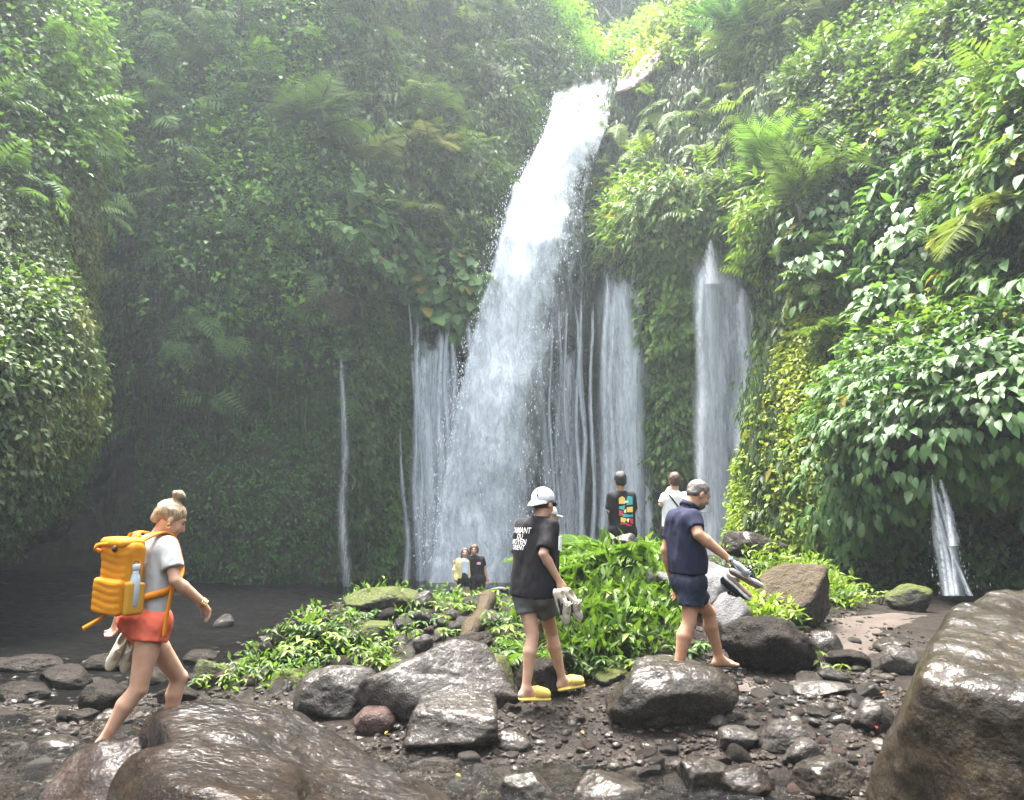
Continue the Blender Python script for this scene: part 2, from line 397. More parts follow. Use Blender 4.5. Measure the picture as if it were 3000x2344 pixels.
M['rock_lip'] = mat_rock('pinkish_dry_rock', (0.1, 0.07, 0.058), (0.2, 0.15, 0.125), (0.32, 0.26, 0.23), (0.5, 0.8), 0.8, 0.08, 1.5, fine=9)
M['dirt'] = mat_simple('wet_dirt', (0.05, 0.037, 0.029), 0.55, 0.3, 6, 0.6, 0.4, dist=0.02)
M['forest'] = mat_simple('forest_canopy', (0.035, 0.06, 0.02), 0.8, 0.5, 1.2, 0.8, 0.2, dist=0.4)
M['leaf'] = mat_leaf('leaf', 1.0, 0.5, 0.34, 0.25)
M['leaf_dull'] = mat_leaf('dull_leaf', 1.0, 0.6, 0.3, 0.18)
M['leaf_gloss'] = mat_leaf('glossy_leaf', 1.0, 0.42, 0.36, 0.36)
M['leaf_lit'] = mat_leaf('thin_leaf', 1.0, 0.5, 0.55, 0.3)
M['bark'] = mat_simple('bark', (0.13, 0.11, 0.085), 0.8, 0.4, 12, 0.8, 0.2, dist=0.03)
M['bark_pale'] = mat_simple('pale_bark', (0.36, 0.3, 0.23), 0.8, 0.25, 8, 0.5, 0.2, dist=0.02)
# ------------------------------------------------------------------ cliffs and ground
rng = np.random.default_rng(11)
def up2(A, k, axis):
    """linear upsampling of a control grid along one axis"""
    A = np.moveaxis(A, axis, 0); n = len(A); t = np.linspace(0, n-1, (n-1)*k+1); i = np.minimum(t.astype(int), n-2); f = (t-i).reshape((-1,)+(1,)*(A.ndim-1))
    return np.moveaxis(A[i]*(1-f)+A[i+1]*f, 0, axis)
def smooth_grid(A, it):
    for _ in range(it):
        B = A.copy(); B[1:-1] = (A[:-2]+2*A[1:-1]+A[2:])/4; A = B.copy(); A[:, 1:-1] = (B[:, :-2]+2*B[:, 1:-1]+B[:, 2:])/4
    return A
def grid_faces(n, m):
    i = np.arange(n*m).reshape(n, m)
    return np.stack([i[:-1, :-1], i[1:, :-1], i[1:, 1:], i[:-1, 1:]], -1).reshape(-1, 4)
def grid_normals(G):
    du = np.gradient(G, axis=0); dv = np.gradient(G, axis=1); return nrm(np.cross(dv, du))
def sheet(cols, ku=16, kv=22, it=14, amp=1.0, seed=1, rib=0.0):
    K = np.array([[(P(*q) if len(q) == 3 else np.array(q[1:], float)) for q in c] for c in cols])
    G = smooth_grid(up2(up2(K, ku, 0), kv, 1), it)
    N = grid_normals(G); N = smooth_grid(N, 6); N = nrm(N)
    toc = np.array([0, 0, CZ])-G; flip = np.sign((N*toc).sum(-1, keepdims=True)); N = N*np.where(np.median(flip) < 0, -1, 1)
    q = G*np.array([0.3, 0.3, 0.16]); a = fbm(q, 3, seed)*1.5
    q = G*np.array([0.9, 0.9, 0.5]); a = a+fbm(q, 3, seed+5)*0.65
    a = a+np.abs(fbm(G*1.9, 2, seed+9))*0.35
    a = a*amp; qx, qy, _ = proj(G); calm = 1-0.75*sstep(2110, 2160, qx)*(1-sstep(2440, 2540, qx))*sstep(620, 760, qy) if rib > 0.6 else 1.0
    if rib: a = a+rib*(1-2.2*np.abs(fbm(G*np.array([0.26, 0.26, 0.05]), 2, seed+11)))+rib*0.5*(1-2.2*np.abs(fbm(G*np.array([0.8, 0.8, 0.12]), 2, seed+13)))
    return G+N*(a*calm)[..., None]
def sheet_obj(name, G, mat, label):
    n, m = G.shape[:2]
    o = obj(name, G.reshape(-1, 3), grid_faces(n, m), mat); tag(o, label, kind='structure'); return o

W = lambda x, y, z: ('w', x, y, z)
main_cols = [
 [W(-34, -6, 30), W(-31, -6, 22), W(-29, -6, 14), W(-28, -6, 8), W(-28, -6, 5), W(-28, -6, 2), W(-28, -6, -2)],
 [W(-34, 12, 30), W(-31, 12, 22), W(-29, 12, 14), W(-28, 12, 8), W(-28, 12, 5), W(-28, 12, 2), W(-28, 12, -2)],
 [(-500, -320, 29), (-500, 200, 27.5), (-500, 700, 26.5), (-500, 1100, 26), (-500, 1250, 28.5), (-500, 1550, 35), (-500, 1800, 35)],
 [(200, -320, 29), (200, 180, 27), (200, 650, 26), (200, 1080, 25), (200, 1260, 28), (200, 1520, 34), (200, 1800, 34)],
 [(450, -320, 29), (450, 150, 26.5), (450, 600, 25), (450, 1050, 23.6), (450, 1260, 25.6), (450, 1480, 25), (450, 1800, 27)],
 [(700, -320, 30), (700, 150, 27), (700, 560, 25), (700, 980, 24.0), (700, 1200, 25.2), (700, 1500, 23), (700, 1800, 25.5)],
 [(880, -320, 31), (880, 150, 28), (880, 500, 26), (880, 850, 25.0), (880, 1080, 25.8), (880, 1500, 24.6), (880, 1800, 26)],
 [(1000, -320, 32), (1000, 100, 29.5), (1000, 430, 27.5), (1000, 660, 26), (1000, 820, 28), (1000, 1350, 27), (1000, 1820, 27.5)],
 [(1180, -320, 34), (1180, 50, 31.5), (1180, 430, 29), (1180, 770, 27), (1180, 910, 29.5), (1180, 1350, 29), (1180, 1820, 29.5)],
 [(1400, -320, 38), (1400, 0, 34.5), (1400, 400, 31.5), (1400, 830, 28.7), (1400, 960, 30.4), (1400, 1350, 30), (1400, 1820, 30.5)],
 [(1530, -100, 41), (1540, 110, 37.5), (1550, 400, 33.5), (1550, 760, 31), (1550, 900, 31.3), (1550, 1350, 31), (1550, 1820, 31)],
 [(1640, 225, 39), (1640, 285, 35.5), (1640, 450, 34), (1640, 720, 32.3), (1640, 850, 31.6), (1640, 1350, 31.2), (1640, 1820, 31)],
 [(1770, 262, 39), (1770, 305, 35.2), (1770, 450, 33.5), (1760, 700, 31.2), (1760, 810, 31.0), (1760, 1350, 30.7), (1760, 1820, 30.5)],
 [(1850, 165, 38), (1850, 280, 34), (1850, 450, 32.2), (1850, 690, 29.8), (1850, 790, 30.2), (1850, 1350, 30), (1850, 1820, 30)],
 [(1960, 30, 37), (1960, 250, 32.5), (1960, 450, 30.5), (1960, 660, 27.8), (1960, 780, 28.7), (1960, 1350, 28.6), (1960, 1820, 28.6)],
 [(2100, -160, 36), (2100, 150, 31), (2100, 430, 28.3), (2100, 620, 25.8), (2100, 740, 27.2), (2100, 1350, 27.2), (2100, 1820, 27.2)],
 [(2310, -250, 33), (2310, 100, 28.5), (2310, 400, 25.8), (2310, 640, 24.0), (2330, 800, 25.5), (2330, 1250, 26), (2330, 1820, 26)],
 [(2330, -280, 32), (2300, 100, 27.6), (2285, 400, 24.4), (2285, 700, 22.0), (2255, 1020, 20.6), (2175, 1360, 19.4), (2150, 1800, 18.8)],
 [(2420, -280, 30), (2400, 100, 25.5), (2390, 400, 22.2), (2390, 700, 19.6), (2380, 1000, 18.4), (2330, 1360, 17.4), (2300, 1800, 16.8)],
 [(2580, -300, 27), (2580, 100, 23.5), (2580, 400, 20.8), (2580, 680, 19.6), (2580, 1000, 17.8), (2580, 1360, 17.2), (2560, 1800, 16.2)],
 [(2800, -300, 24.5), (2800, 100, 20.5), (2800, 400, 18.3), (2800, 700, 16.9), (2800, 1000, 16.6), (2800, 1360, 16.6), (2800, 1800, 15.0)],
 [(3100, -300, 21.5), (3100, 100, 17.3), (3100, 400, 15.3), (3100, 700, 14.3), (3100, 1000, 14.0), (3100, 1360, 14), (3100, 1800, 13)],
 [W(17, 11, 15), W(14.5, 11, 11), W(13, 11, 8), W(12.2, 11, 5.5), W(11.8, 11, 4), W(11.4, 11, 2.4), W(11, 11, 0)],
 [W(18, 2, 15), W(15.5, 2, 11), W(14, 2, 8), W(13, 2, 5.5), W(12.5, 2, 4), W(12, 2, 2.4), W(12, 2, -0.3)],
 [W(20, -10, 15), W(17, -10, 11), W(15, -10, 8), W(14, -10, 5.5), W(13.5, -10, 4), W(13, -10, 2.4), W(13, -10, -0.3)],
]
G_main = sheet(main_cols, 14, 22, 14, 0.9, 3, 0.8)
sheet_obj('cliff', G_main, M['cliff'], 'overgrown gorge cliff wrapping round behind the waterfalls')
butt_cols = [
 [W(-174, -8, 24), W(-170, -8, 15), W(-167, -8, 9), W(-15.5, -8, 5.5), W(-165, -8, 4.2), W(-167, -8, 3), W(-172, -8, 1)],
 [W(-172, 4, 24), W(-168, 4, 15), W(-165, 4, 9), W(-13.5, 4, 5.5), W(-163, 4, 4.2), W(-165, 4, 3.2), W(-172, 4, 1)],
 [(-960, -330, 15), (-860, 250, 13.2), (-820, 800, 12), (-780, 1250, 11.2), (-740, 1620, 11.0), (-760, 1720, 14), (-760, 1780, 22)],
 [(-450, -330, 18), (-450, 250, 15.2), (-450, 750, 13), (-450, 1200, 12), (-450, 1640, 11.8), (-410, 1700, 15), (-390, 1740, 24)],
 [(-110, -330, 20), (-120, 250, 17), (-130, 700, 14.2), (-130, 1100, 12.8), (-130, 1440, 12.6), (-110, 1560, 16), (-110, 1680, 25)],
 [(40, -330, 21.5), (40, 200, 18.4), (40, 650, 15.6), (30, 1050, 13.8), (30, 1290, 13.8), (40, 1400, 17), (40, 1600, 25)],
 [(135, -330, 23), (140, 180, 20), (150, 620, 17), (135, 1000, 14.9), (150, 1200, 14.9), (150, 1320, 18), (150, 1560, 25)],
 [(170, -330, 25), (175, 180, 23), (185, 620, 20), (168, 1000, 18), (175, 1190, 18), (175, 1300, 21), (175, 1540, 26)],
 [(180, -330, 29), (180, 180, 27.5), (185, 620, 26.5), (170, 1000, 26), (180, 1180, 26), (180, 1280, 26), (180, 1520, 27)],
]
G_butt = sheet(butt_cols, 14, 20, 8, 0.5, 23, 0.4)
sheet_obj('cliff', G_butt, M['cliff'], 'nearer overhanging cliff buttress at the left with a dark hollow under it')
# wooded valley side behind the viewpoint, closing the gorge downstream
back_cols = [[W(-34, -8, 30), W(-33, -8, 14), W(-31, -8, 0)], [W(-30, -34, 22), W(-27, -30, 10), W(-24, -26, -1)], [W(-10, -46, 20), W(-9, -38, 9), W(-8, -30, -1)], [W(10, -46, 20), W(9, -38, 9), W(8, -30, -1)], [W(28, -34, 20), W(25, -28, 10), W(21, -24, -1)], [W(26, -10, 18), W(20, -10, 10), W(14, -10, -0.5)]]
G_back = sheet(back_cols, 10, 12, 4, 1.0, 61)
sheet_obj('hillside', G_back, M['forest'], 'wooded valley side downstream of the falls')
# hillside seen through the notch above the lip
hill_cols = [[(1150, -330, 60), (1150, -100, 56), (1150, 200, 50), (1150, 330, 44)], [(1480, -330, 60), (1480, -100, 55), (1480, 180, 48), (1480, 330, 41)],
             [(1700, -330, 62), (1700, -100, 57), (1700, 200, 50), (1700, 335, 40)], [(1950, -330, 60), (1950, -100, 55), (1950, 200, 48), (1950, 330, 41)],
             [(2300, -330, 60), (2300, -100, 56), (2300, 200, 50), (2300, 330, 44)]]
G_hill = sheet(hill_cols, 10, 14, 6, 1.0, 31)
sheet_obj('hillside', G_hill, M['cliff'], 'forested hillside seen through the notch above the falls')
# lobe at the lower right that carries the big-leaved shrub
lobe_cols = [
 [(2470, 1240, 17.5), (2470, 1320, 15.8), (2475, 1390, 15.4), (2490, 1450, 16.2), (2490, 1490, 17.5)],
 [(2560, 1120, 17.0), (2550, 1240, 14.8), (2550, 1360, 14.2), (2560, 1460, 15.0), (2560, 1510, 16.6)],
 [(2660, 1040, 16.6), (2660, 1160, 14.0), (2660, 1290, 13.2), (2670, 1380, 14.2), (2670, 1440, 16.4)],
 [(2800, 985, 16.0), (2800, 1110, 13.4), (2800, 1240, 12.6), (2790, 1330, 13.8), (2790, 1390, 16.2)],
 [(2940, 935, 15.5), (2940, 1070, 12.8), (2950, 1220, 12.0), (2960, 1310, 13.2), (2960, 1370, 15.6)],
 [(3150, 890, 15.0), (3150, 1040, 12.2), (3160, 1200, 11.4), (3170, 1310, 12.6), (3170, 1370, 15.0)],
]
G_lobe = sheet(lobe_cols, 10, 12, 5, 0.35, 41)
sheet_obj('cliff', G_lobe, M['cliff'], 'bulging ledge at the lower right covered in glossy leaves')

# ---- ground: thin-plate spline through survey points
ctrl = [(-9, 1, 0.2), (-4, 1, -0.1), (0, 1, -0.2), (4, 1, 0), (9, 1, 0.6),
        (-7, 4, -0.1), (-2.5, 4.4, -0.3), (0, 4.6, -0.32), (1.4, 4.8, -0.3), (3, 4.6, -0.12), (7, 4, 0.5),
        (-7, 7, -0.2), (-4, 7, -0.2), (-2.6, 6.4, -0.2), (-1.2, 6.2, -0.16), (0, 5.9, -0.17), (1.0, 5.9, -0.14), (0.15, 6.6, 0), (1.2, 6.55, 0.03), (2.2, 6.2, 0.02), (3.6, 6.2, 0.12), (7, 7, 0.7),
        (-9, 12, -0.45), (-5, 10, -0.3), (-3.2, 9, -0.22), (-6, 13.5, -0.5), (-2.5, 12.5, -0.45), (-9, 20, -0.5), (-4.5, 17, -0.5), (-14, 16, -0.4), (0, 16, -0.8), (0, 21, -0.9), (4, 17, -0.5), (-9, 27, -0.5), (0, 27, -1.2), (5, 24, -1.0), (8, 17, 0), (9, 12, 0.6)]
ctrl += [tuple(P(*q)) for q in ((570, 2010, 8.2), (740, 1893, 9.0), (880, 1808, 9.8), (1000, 1768, 10.2), (1200, 1758, 10.6), (1400, 1760, 10.5), (1520, 1765, 10.2), (1650, 1735, 9.9), (1800, 1680, 9.8), (1900, 1690, 10.2), (2000, 1705, 10.6),
        (800, 2010, 8.0), (1000, 1935, 8.6), (1200, 1880, 8.9), (1400, 1850, 9.0), (1650, 1850, 8.3), (1850, 1840, 8.4), (1700, 2000, 7.25), (1500, 2020, 7.1), (1150, 2055, 7.3), (900, 2080, 7.2),
        (1950, 1985, 7.1), (2150, 1985, 7.3), (2380, 1905, 8.4), (2500, 1845, 9.6), (2610, 1790, 11), (2450, 1775, 11.3), (2350, 1720, 11.8), (2220, 1640, 12.2), (2150, 1750, 10.4), (2700, 1790, 12), (2720, 1930, 8.5))]
ctrl = np.array(ctrl, float)
def _tps(XY, Z, lam=0.02):
    n = len(XY); d = np.linalg.norm(XY[:, None]-XY[None], axis=-1); K = np.where(d > 0, d*d*np.log(d+1e-12), 0)+lam*np.eye(n)
    A = np.zeros((n+3, n+3)); A[:n, :n] = K; A[:n, n] = A[n, :n] = 1; A[:n, n+1:] = XY; A[n+1:, :n] = XY.T
    return np.linalg.solve(A, np.concatenate([Z, np.zeros(3)]))
_w = _tps(ctrl[:, :2], ctrl[:, 2])
def ground_z(x, y, rough=True):
    x = np.asarray(x, float); y = np.asarray(y, float); q = np.stack([x, y], -1)
    d = np.linalg.norm(q[..., None, :]-ctrl[:, :2], axis=-1); n = len(ctrl)
    z = (d*d*np.log(d+1e-12))@_w[:n]+_w[n]+x*_w[n+1]+y*_w[n+2]
    z = np.clip(z, -1.6, 3.0)
    if rough:
        q3 = np.stack([x, y, x*0], -1)
        z = z+0.05*fbm(q3*1.6, 4, 77)+0.018*fbm(q3*9, 2, 78)
    return z
def ground_hit(px, py):
    Y = np.arange(3.5, 15, 0.05); q = P(px, py, 1.0)-np.array([0, 0, CZ]); q = q[None]*Y[:, None]+np.array([0, 0, CZ])
    k = np.nonzero(q[:, 2] <= ground_z(q[:, 0], q[:, 1]))[0]
    return q[k[0]] if len(k) else (ground_hit(px, py+8) if py < 2000 else None)
gx = np.concatenate([np.linspace(-45, -8, 20)[:-1], np.linspace(-8, 8, 190), np.linspace(8, 45, 20)[1:]])
gy = np.concatenate([np.linspace(-30, 3, 14)[:-1], np.linspace(3, 14, 150), np.linspace(14, 40, 60)[1:]])
GX, GY = np.meshgrid(gx, gy, indexing='ij'); GZ = ground_z(GX, GY)
o = obj('ground', np.stack([GX, GY, GZ], -1).reshape(-1, 3), grid_faces(len(gx), len(gy)), M['ground']); tag(o, 'stony stream bank and gravel floor of the gorge', kind='structure')

# ------------------------------------------------------------------ leaves
def tmpl_leaf(w=0.5, fold=0.12, droop=0.18, n=2):
    """leaf along +Y, length 1; n cross sections between base and tip"""
    V = [(0, 0, 0)]; F = []
    for i in range(1, n+1):
        t = i/(n+1.0); hw = w*0.5*math.sin(math.pi*(t**0.85)); z = -droop*t*t
        V += [(-hw, t, z+fold*hw*2-0.0), (0, t, z), (hw, t, z+fold*hw*2)]
    V.append((0, 1, -droop)); L = len(V)-1
    F += [(0, 2, 1), (0, 3, 2)]
    for i in range(n-1):
        a = 1+3*i; b = a+3
        F += [(a, a+1, b+1), (a, b+1, b), (a+1, a+2, b+2), (a+1, b+2, b+1)]
    a = 1+3*(n-1); F += [(a, a+1, L), (a+1, a+2, L)]
    V = np.array(V, float); F = np.array(F)
    return V, F
def tmpl_fold(w, fold):
    return np.array([(0, 0, 0), (-w*0.5, 0.45, fold*w), (0, 1, -0.12), (w*0.5, 0.45, fold*w)], float), np.array([(0, 2, 1), (0, 3, 2)])
T_SMALL = tmpl_fold(0.62, 0.18)
T_NARROW = tmpl_fold(0.36, 0.2)
T_BIG = tmpl_leaf(0.52, 0.16, 0.34, 2)
T_LANCE = tmpl_leaf(0.32, 0.2, 0.4, 3)
T_HEART = tmpl_leaf(0.9, 0.1, 0.25, 3)
def frames(fwd, nor):
    f = nrm(fwd); s = nrm(np.cross(f, nor)); n = np.cross(s, f); return np.stack([s, f, n], -1)      # columns: side, forward, normal
def bake_leaves(name, tm, pos, R, sc, col, mat, parent=None):
    V, F = tm; n = len(pos); k = len(V)
    W_ = pos[:, None, :]+np.einsum('nij,kj->nki', R, V)*sc[:, None, None]
    FF = (F[None]+(np.arange(n)*k)[:, None, None]).reshape(-1, 3)
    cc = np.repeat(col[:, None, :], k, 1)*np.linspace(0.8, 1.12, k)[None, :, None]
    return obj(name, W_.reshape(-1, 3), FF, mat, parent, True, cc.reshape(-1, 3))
class Surf:
    """samples points on a sheet, evenly as seen from the stream bank"""
    def __init__(s, G):
        s.G = G; s.N = grid_normals(G); toc = np.array([0, 0, CZ])-G
        if np.median((s.N*toc).sum(-1)) < 0: s.N = -s.N
        a = G[:-1, :-1]; b = G[1:, :-1]; c = G[:-1, 1:]
        ar = np.linalg.norm(np.cross(b-a, c-a), axis=-1); px, py, d = proj(a)
        w = ar/np.maximum(d, 3)**2
        w = w*((px > -120) & (px < 3120) & (py > -120) & (py < 2150) & (a[..., 1] > 3))
        v = nrm(toc[:-1, :-1]); face = (s.N[:-1, :-1]*v).sum(-1); w = w*(face > -0.15)
        s.w = w; s.px = px; s.py = py; s.c = None
    def sample(s, n, mask=None, rg=None):
        rg = rg or rng
        w = s.w if mask is None else s.w*mask(s.px, s.py)
        w = w.ravel()
        if w.sum() <= 0: return np.zeros((0, 3)), np.zeros((0, 3))
        k = rg.choice(len(w), n, p=w/w.sum()); i, j = np.unravel_index(k, s.w.shape)
        u = rg.random((n, 1)); v = rg.random((n, 1)); G, N = s.G, s.N
        bl = lambda A: A[i, j]*(1-u)*(1-v)+A[i+1, j]*u*(1-v)+A[i, j+1]*(1-u)*v+A[i+1, j+1]*u*v
        return bl(G), nrm(bl(N))
S_main, S_butt, S_hill, S_lobe = Surf(G_main), Surf(G_butt), Surf(G_hill), Surf(G_lobe)
UP = np.array([0, 0, 1.0])
def box_mask(x0, x1, y0, y1, soft=40):
    return lambda px, py: sstep(x0-soft, x0+soft, px)*(1-sstep(x1-soft, x1+soft, px))*sstep(y0-soft, y0+soft, py)*(1-sstep(y1-soft, y1+soft, py))
def sprigs(S, ncl, per, mask, size, colA, colB, droop=0.6, out=0.7, spread=0.35, lift=(0.0, 0.35), lateral=0.3, clump=1.2, seed=0, gaps=0.0, yellow=0.0):
    """leaves gathered in sprigs on a surface. Returns pos, R, scale, colour"""
    rg = np.random.default_rng(seed)
    p, n = S.sample(ncl, mask, rg)
    if gaps > 0:
        keep = fbm(p*clump, 3, seed+3)+rg.random(len(p))*0.5 > gaps-0.25; p, n = p[keep], n[keep]
    m = len(p); lf = lift[0]+(lift[1]-lift[0])*rg.random((m, 1))**1.5
    p = p+n*lf
    stem = nrm(n*out+UP*-droop*0.4+rg.normal(size=(m, 3))*(0.35+lateral))
    cl = fbm(p*0.55, 3, seed+1)[:, None]*0.9+rg.normal(size=(m, 1))*0.25
    t = rg.random((m, per, 1)); q = p[:, None]+stem[:, None]*spread*t+rg.normal(size=(m, per, 3))*spread*0.22
    fw = nrm(n[:, None]*out*0.8-UP*droop+stem[:, None]*0.3+rg.normal(size=(m, per, 3))*0.42)
    nn = nrm(n[:, None]*0.7+UP*0.75+rg.normal(size=(m, per, 3))*0.3)
    q = q.reshape(-1, 3); R = frames(fw.reshape(-1, 3), nn.reshape(-1, 3))
    sc = size*(0.6+0.8*rg.random(len(q)))
    f = np.clip(0.5+0.5*np.repeat(cl, per, 0)[:, 0]+rg.normal(size=len(q))*0.18, 0, 1)[:, None]
    col = np.asarray(colA)*(1-f)+np.asarray(colB)*f
    if yellow > 0:
        y = rg.random(len(q)) < yellow; col[y] = np.array([0.28, 0.22, 0.03])*(0.6+0.6*rg.random((y.sum(), 1)))
    return q, R, sc, col
def rows(S, ncl, per, mask, size, colA, colB, seed=0, tilt=0.22, gaps=0.0, yellow=0.02, lift=(0.1, 0.9)):
    """arching leafy stems in tiers: leaves hang side by side like scallops"""
    rg = np.random.default_rng(seed)
    p, n = S.sample(ncl, mask, rg)
    if gaps > 0:
        keep = fbm(p*0.8, 3, seed+3)+rg.random(len(p))*0.4 > gaps-0.3; p, n = p[keep], n[keep]
    m = len(p); p = p+n*(lift[0]+(lift[1]-lift[0])*rg.random((m, 1)))
    lat = nrm(np.cross(UP, n)); sgn = np.where(rg.random((m, 1)) < 0.75, 1.0, -1.0)
    stem = nrm(lat*sgn*(0.8+0.3*rg.random((m, 1)))+UP*(tilt*sgn+rg.normal(size=(m, 1))*0.1)+n*0.35)
    L = size*per*0.36*(0.8+0.4*rg.random((m, 1, 1)))
    t = (np.arange(per)/(per-1.0))[None, :, None]
    q = p[:, None]+stem[:, None]*L*t-UP*(L*0.22*t*t)+rg.normal(size=(m, per, 3))*size*0.08
    alt = np.where(np.arange(per) % 2 == 0, 1.0, -1.0)[None, :, None]
    fw = nrm(-UP*0.75+n[:, None]*0.75+stem[:, None]*(0.15+0.35*t)+n[:, None]*alt*0.25+rg.normal(size=(m, per, 3))*0.2)
    nn = nrm(n[:, None]*0.6+UP*0.9+rg.normal(size=(m, per, 3))*0.15)
    q = q.reshape(-1, 3); R = frames(fw.reshape(-1, 3), nn.reshape(-1, 3)); sc = size*(0.7+0.6*rg.random(len(q)))
    cl = np.repeat(fbm(p*0.6, 2, seed+1)[:, None]*0.8+rg.normal(size=(m, 1))*0.25, per, 0)
    f = np.clip(0.5+0.5*cl[:, 0]+rg.normal(size=len(q))*0.15, 0, 1)[:, None]
    col = np.asarray(colA)*(1-f)+np.asarray(colB)*f
    y = np.repeat(rg.random(m) < yellow, per); col[y] = np.array([0.3, 0.26, 0.03])
    return q, R, sc, col
def cat_l(*a): return [np.concatenate(x) for x in zip(*a)]
def stuff_leaves(name, label, tm, data, mat):
    o = bake_leaves(name, tm, *data, mat); tag(o, label, 'foliage', kind='stuff'); return o
def leaf_parts(parent, tm, data, mat, nmax=300, name='leaf', pick=None):
    """the leaves that show largest become objects of their own; the rest one joined part"""
    q, R, sc, col = data; px, py, d = proj(q); vis = (px > 0) & (px < 3000) & (py > 0) & (py < 2344)
    # the outermost layer: nearest to the camera in each small patch of wall, then by size
    score = sc/d*vis; order = np.argsort(-score)
    cell = {}
    for i in np.argsort(d):
        c = (int(px[i]//26), int(py[i]//26))
        if vis[i] and c not in cell: cell[c] = i
    cand = np.array(list(cell.values())) if cell else np.zeros(0, int)
    cand = cand[np.argsort(-score[cand])][:nmax]
    rest = np.ones(len(q), bool); rest[cand] = False
    cols = {}
    base = Vector(parent.location)
    for i in cand:
        key = tuple(np.round(col[i]/0.03).astype(int))
        if key not in cols:
            V, F = tm; c = np.array(key)*0.03
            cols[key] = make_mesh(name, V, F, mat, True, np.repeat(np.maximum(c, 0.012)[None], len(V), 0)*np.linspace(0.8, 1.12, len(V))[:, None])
        o = bpy.data.objects.new(name, cols[key]); C.objects.link(o); o.parent = parent
        m4 = np.eye(4); m4[:3, :3] = R[i]*sc[i]; m4[:3, 3] = q[i]-np.array(base); o.matrix_basis = Matrix(m4.tolist())
    if rest.any():
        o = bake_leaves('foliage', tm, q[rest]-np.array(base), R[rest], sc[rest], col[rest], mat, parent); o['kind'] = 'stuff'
# ------------------------------------------------------------------ plants on the cliffs
def bare(px, py):
    """1 where the wet rock behind the lower cascades shows"""
    a = sstep(1165, 1195, px)*(1-sstep(2225, 2260, px))*sstep(800, 880, py+0.13*(px-1700))
    col1 = sstep(1905, 1925, px)*(1-sstep(2025, 2050, px))
    return a*(1-col1)
left_m = lambda px, py: (1-sstep(960, 1060, px))*(1-sstep(1760, 1800, py))*(1-0.5*sstep(1150, 1300, py))*(1-sstep(1230, 1330, py)*(1-sstep(380, 470, px)))
back_m = lambda px, py: sstep(980, 1040, px)*(1-sstep(2280, 2330, px))*(1-bare(px, py))*(1-0.85*box_mask(1010, 1180, 720, 860, 25)(px, py))*(1-sstep(1740, 1800, py))*(1-0.8*box_mask(1780, 2040, -200, 230, 30)(px, py))
right_m = lambda px, py: sstep(2270, 2320, px)
D1, D2 = (0.022, 0.06, 0.016), (0.06, 0.15, 0.032)
stuff_leaves('cliff_creepers', 'fine dark green creepers and moss covering the misty left cliff', T_SMALL,
    cat_l(sprigs(S_main, 22000, 4, left_m, 0.125, D1, D2, 0.8, 0.5, 0.35, (0, 0.4), seed=1),
          sprigs(S_main, 5200, 6, lambda x, y: left_m(x, y)*(1-sstep(900, 1200, y)), 0.2, (0.04, 0.09, 0.025), (0.11, 0.24, 0.05), 0.5, 0.7, 0.6, (0.1, 1.3), seed=2, gaps=0.45),
          sprigs(S_main, 1400, 7, lambda x, y: left_m(x, y)*(1-sstep(700, 1000, y))*sstep(550, 700, x)*(1-sstep(880, 960, x)), 0.22, (0.1, 0.21, 0.03), (0.2, 0.38, 0.05), 0.4, 0.7, 0.6, (0.2, 1.0), seed=3, gaps=0.4)), M['leaf_dull'])
stuff_leaves('cliff_creepers', 'drooping leaves and ferns on the dark wall left of the main fall', T_NARROW,
    cat_l(sprigs(S_main, 15000, 4, lambda x, y: back_m(x, y)*(1-sstep(1650, 1720, x)), 0.26, (0.03, 0.058, 0.018), (0.08, 0.14, 0.035), 0.95, 0.5, 0.4, (0, 0.5), seed=4, yellow=0.01),
          sprigs(S_main, 2600, 6, lambda x, y: back_m(x, y)*(1-sstep(1650, 1720, x))*(1-sstep(700, 850, y)), 0.34, (0.05, 0.09, 0.03), (0.11, 0.19, 0.05), 0.7, 0.6, 0.6, (0.2, 1.0), seed=5, gaps=0.45)), M['leaf_dull'])
stuff_leaves('cliff_creepers', 'green leaves and hanging growth right of the main fall', T_NARROW,
    cat_l(sprigs(S_main, 13000, 4, lambda x, y: back_m(x, y)*sstep(1650, 1720, x), 0.30, (0.02, 0.042, 0.013), (0.075, 0.135, 0.03), 1.8, 0.35, 0.4, (0, 0.4), seed=6, yellow=0.012),
          sprigs(S_main, 2400, 6, lambda x, y: back_m(x, y)*sstep(1720, 1780, x)*box_mask(1700, 2300, 560, 760, 40)(x, y), 0.32, (0.08, 0.15, 0.025), (0.2, 0.33, 0.05), 0.6, 0.7, 0.5, (0.2, 1.0), seed=7, yellow=0.05)), M['leaf'])
stuff_leaves('sunlit_grass', 'yellow green grass and scrub on the slope beside the lip of the fall', T_NARROW,
    cat_l(sprigs(S_main, 1800, 6, lambda x, y: box_mask(1830, 2090, -60, 300, 20)(x, y)*(np.abs(y-(262-1.02*(x-1790))-30) < 60)*sstep(1850, 1890, x), 0.30, (0.15, 0.25, 0.03), (0.34, 0.42, 0.06), 0.5, 0.7, 0.5, (0.0, 0.4), seed=8),
          sprigs(S_main, 1500, 6, box_mask(1960, 2250, -40, 170, 50), 0.3, (0.07, 0.13, 0.02), (0.2, 0.32, 0.05), 0.5, 0.7, 0.5, (0.1, 0.7), seed=9)), M['leaf'])
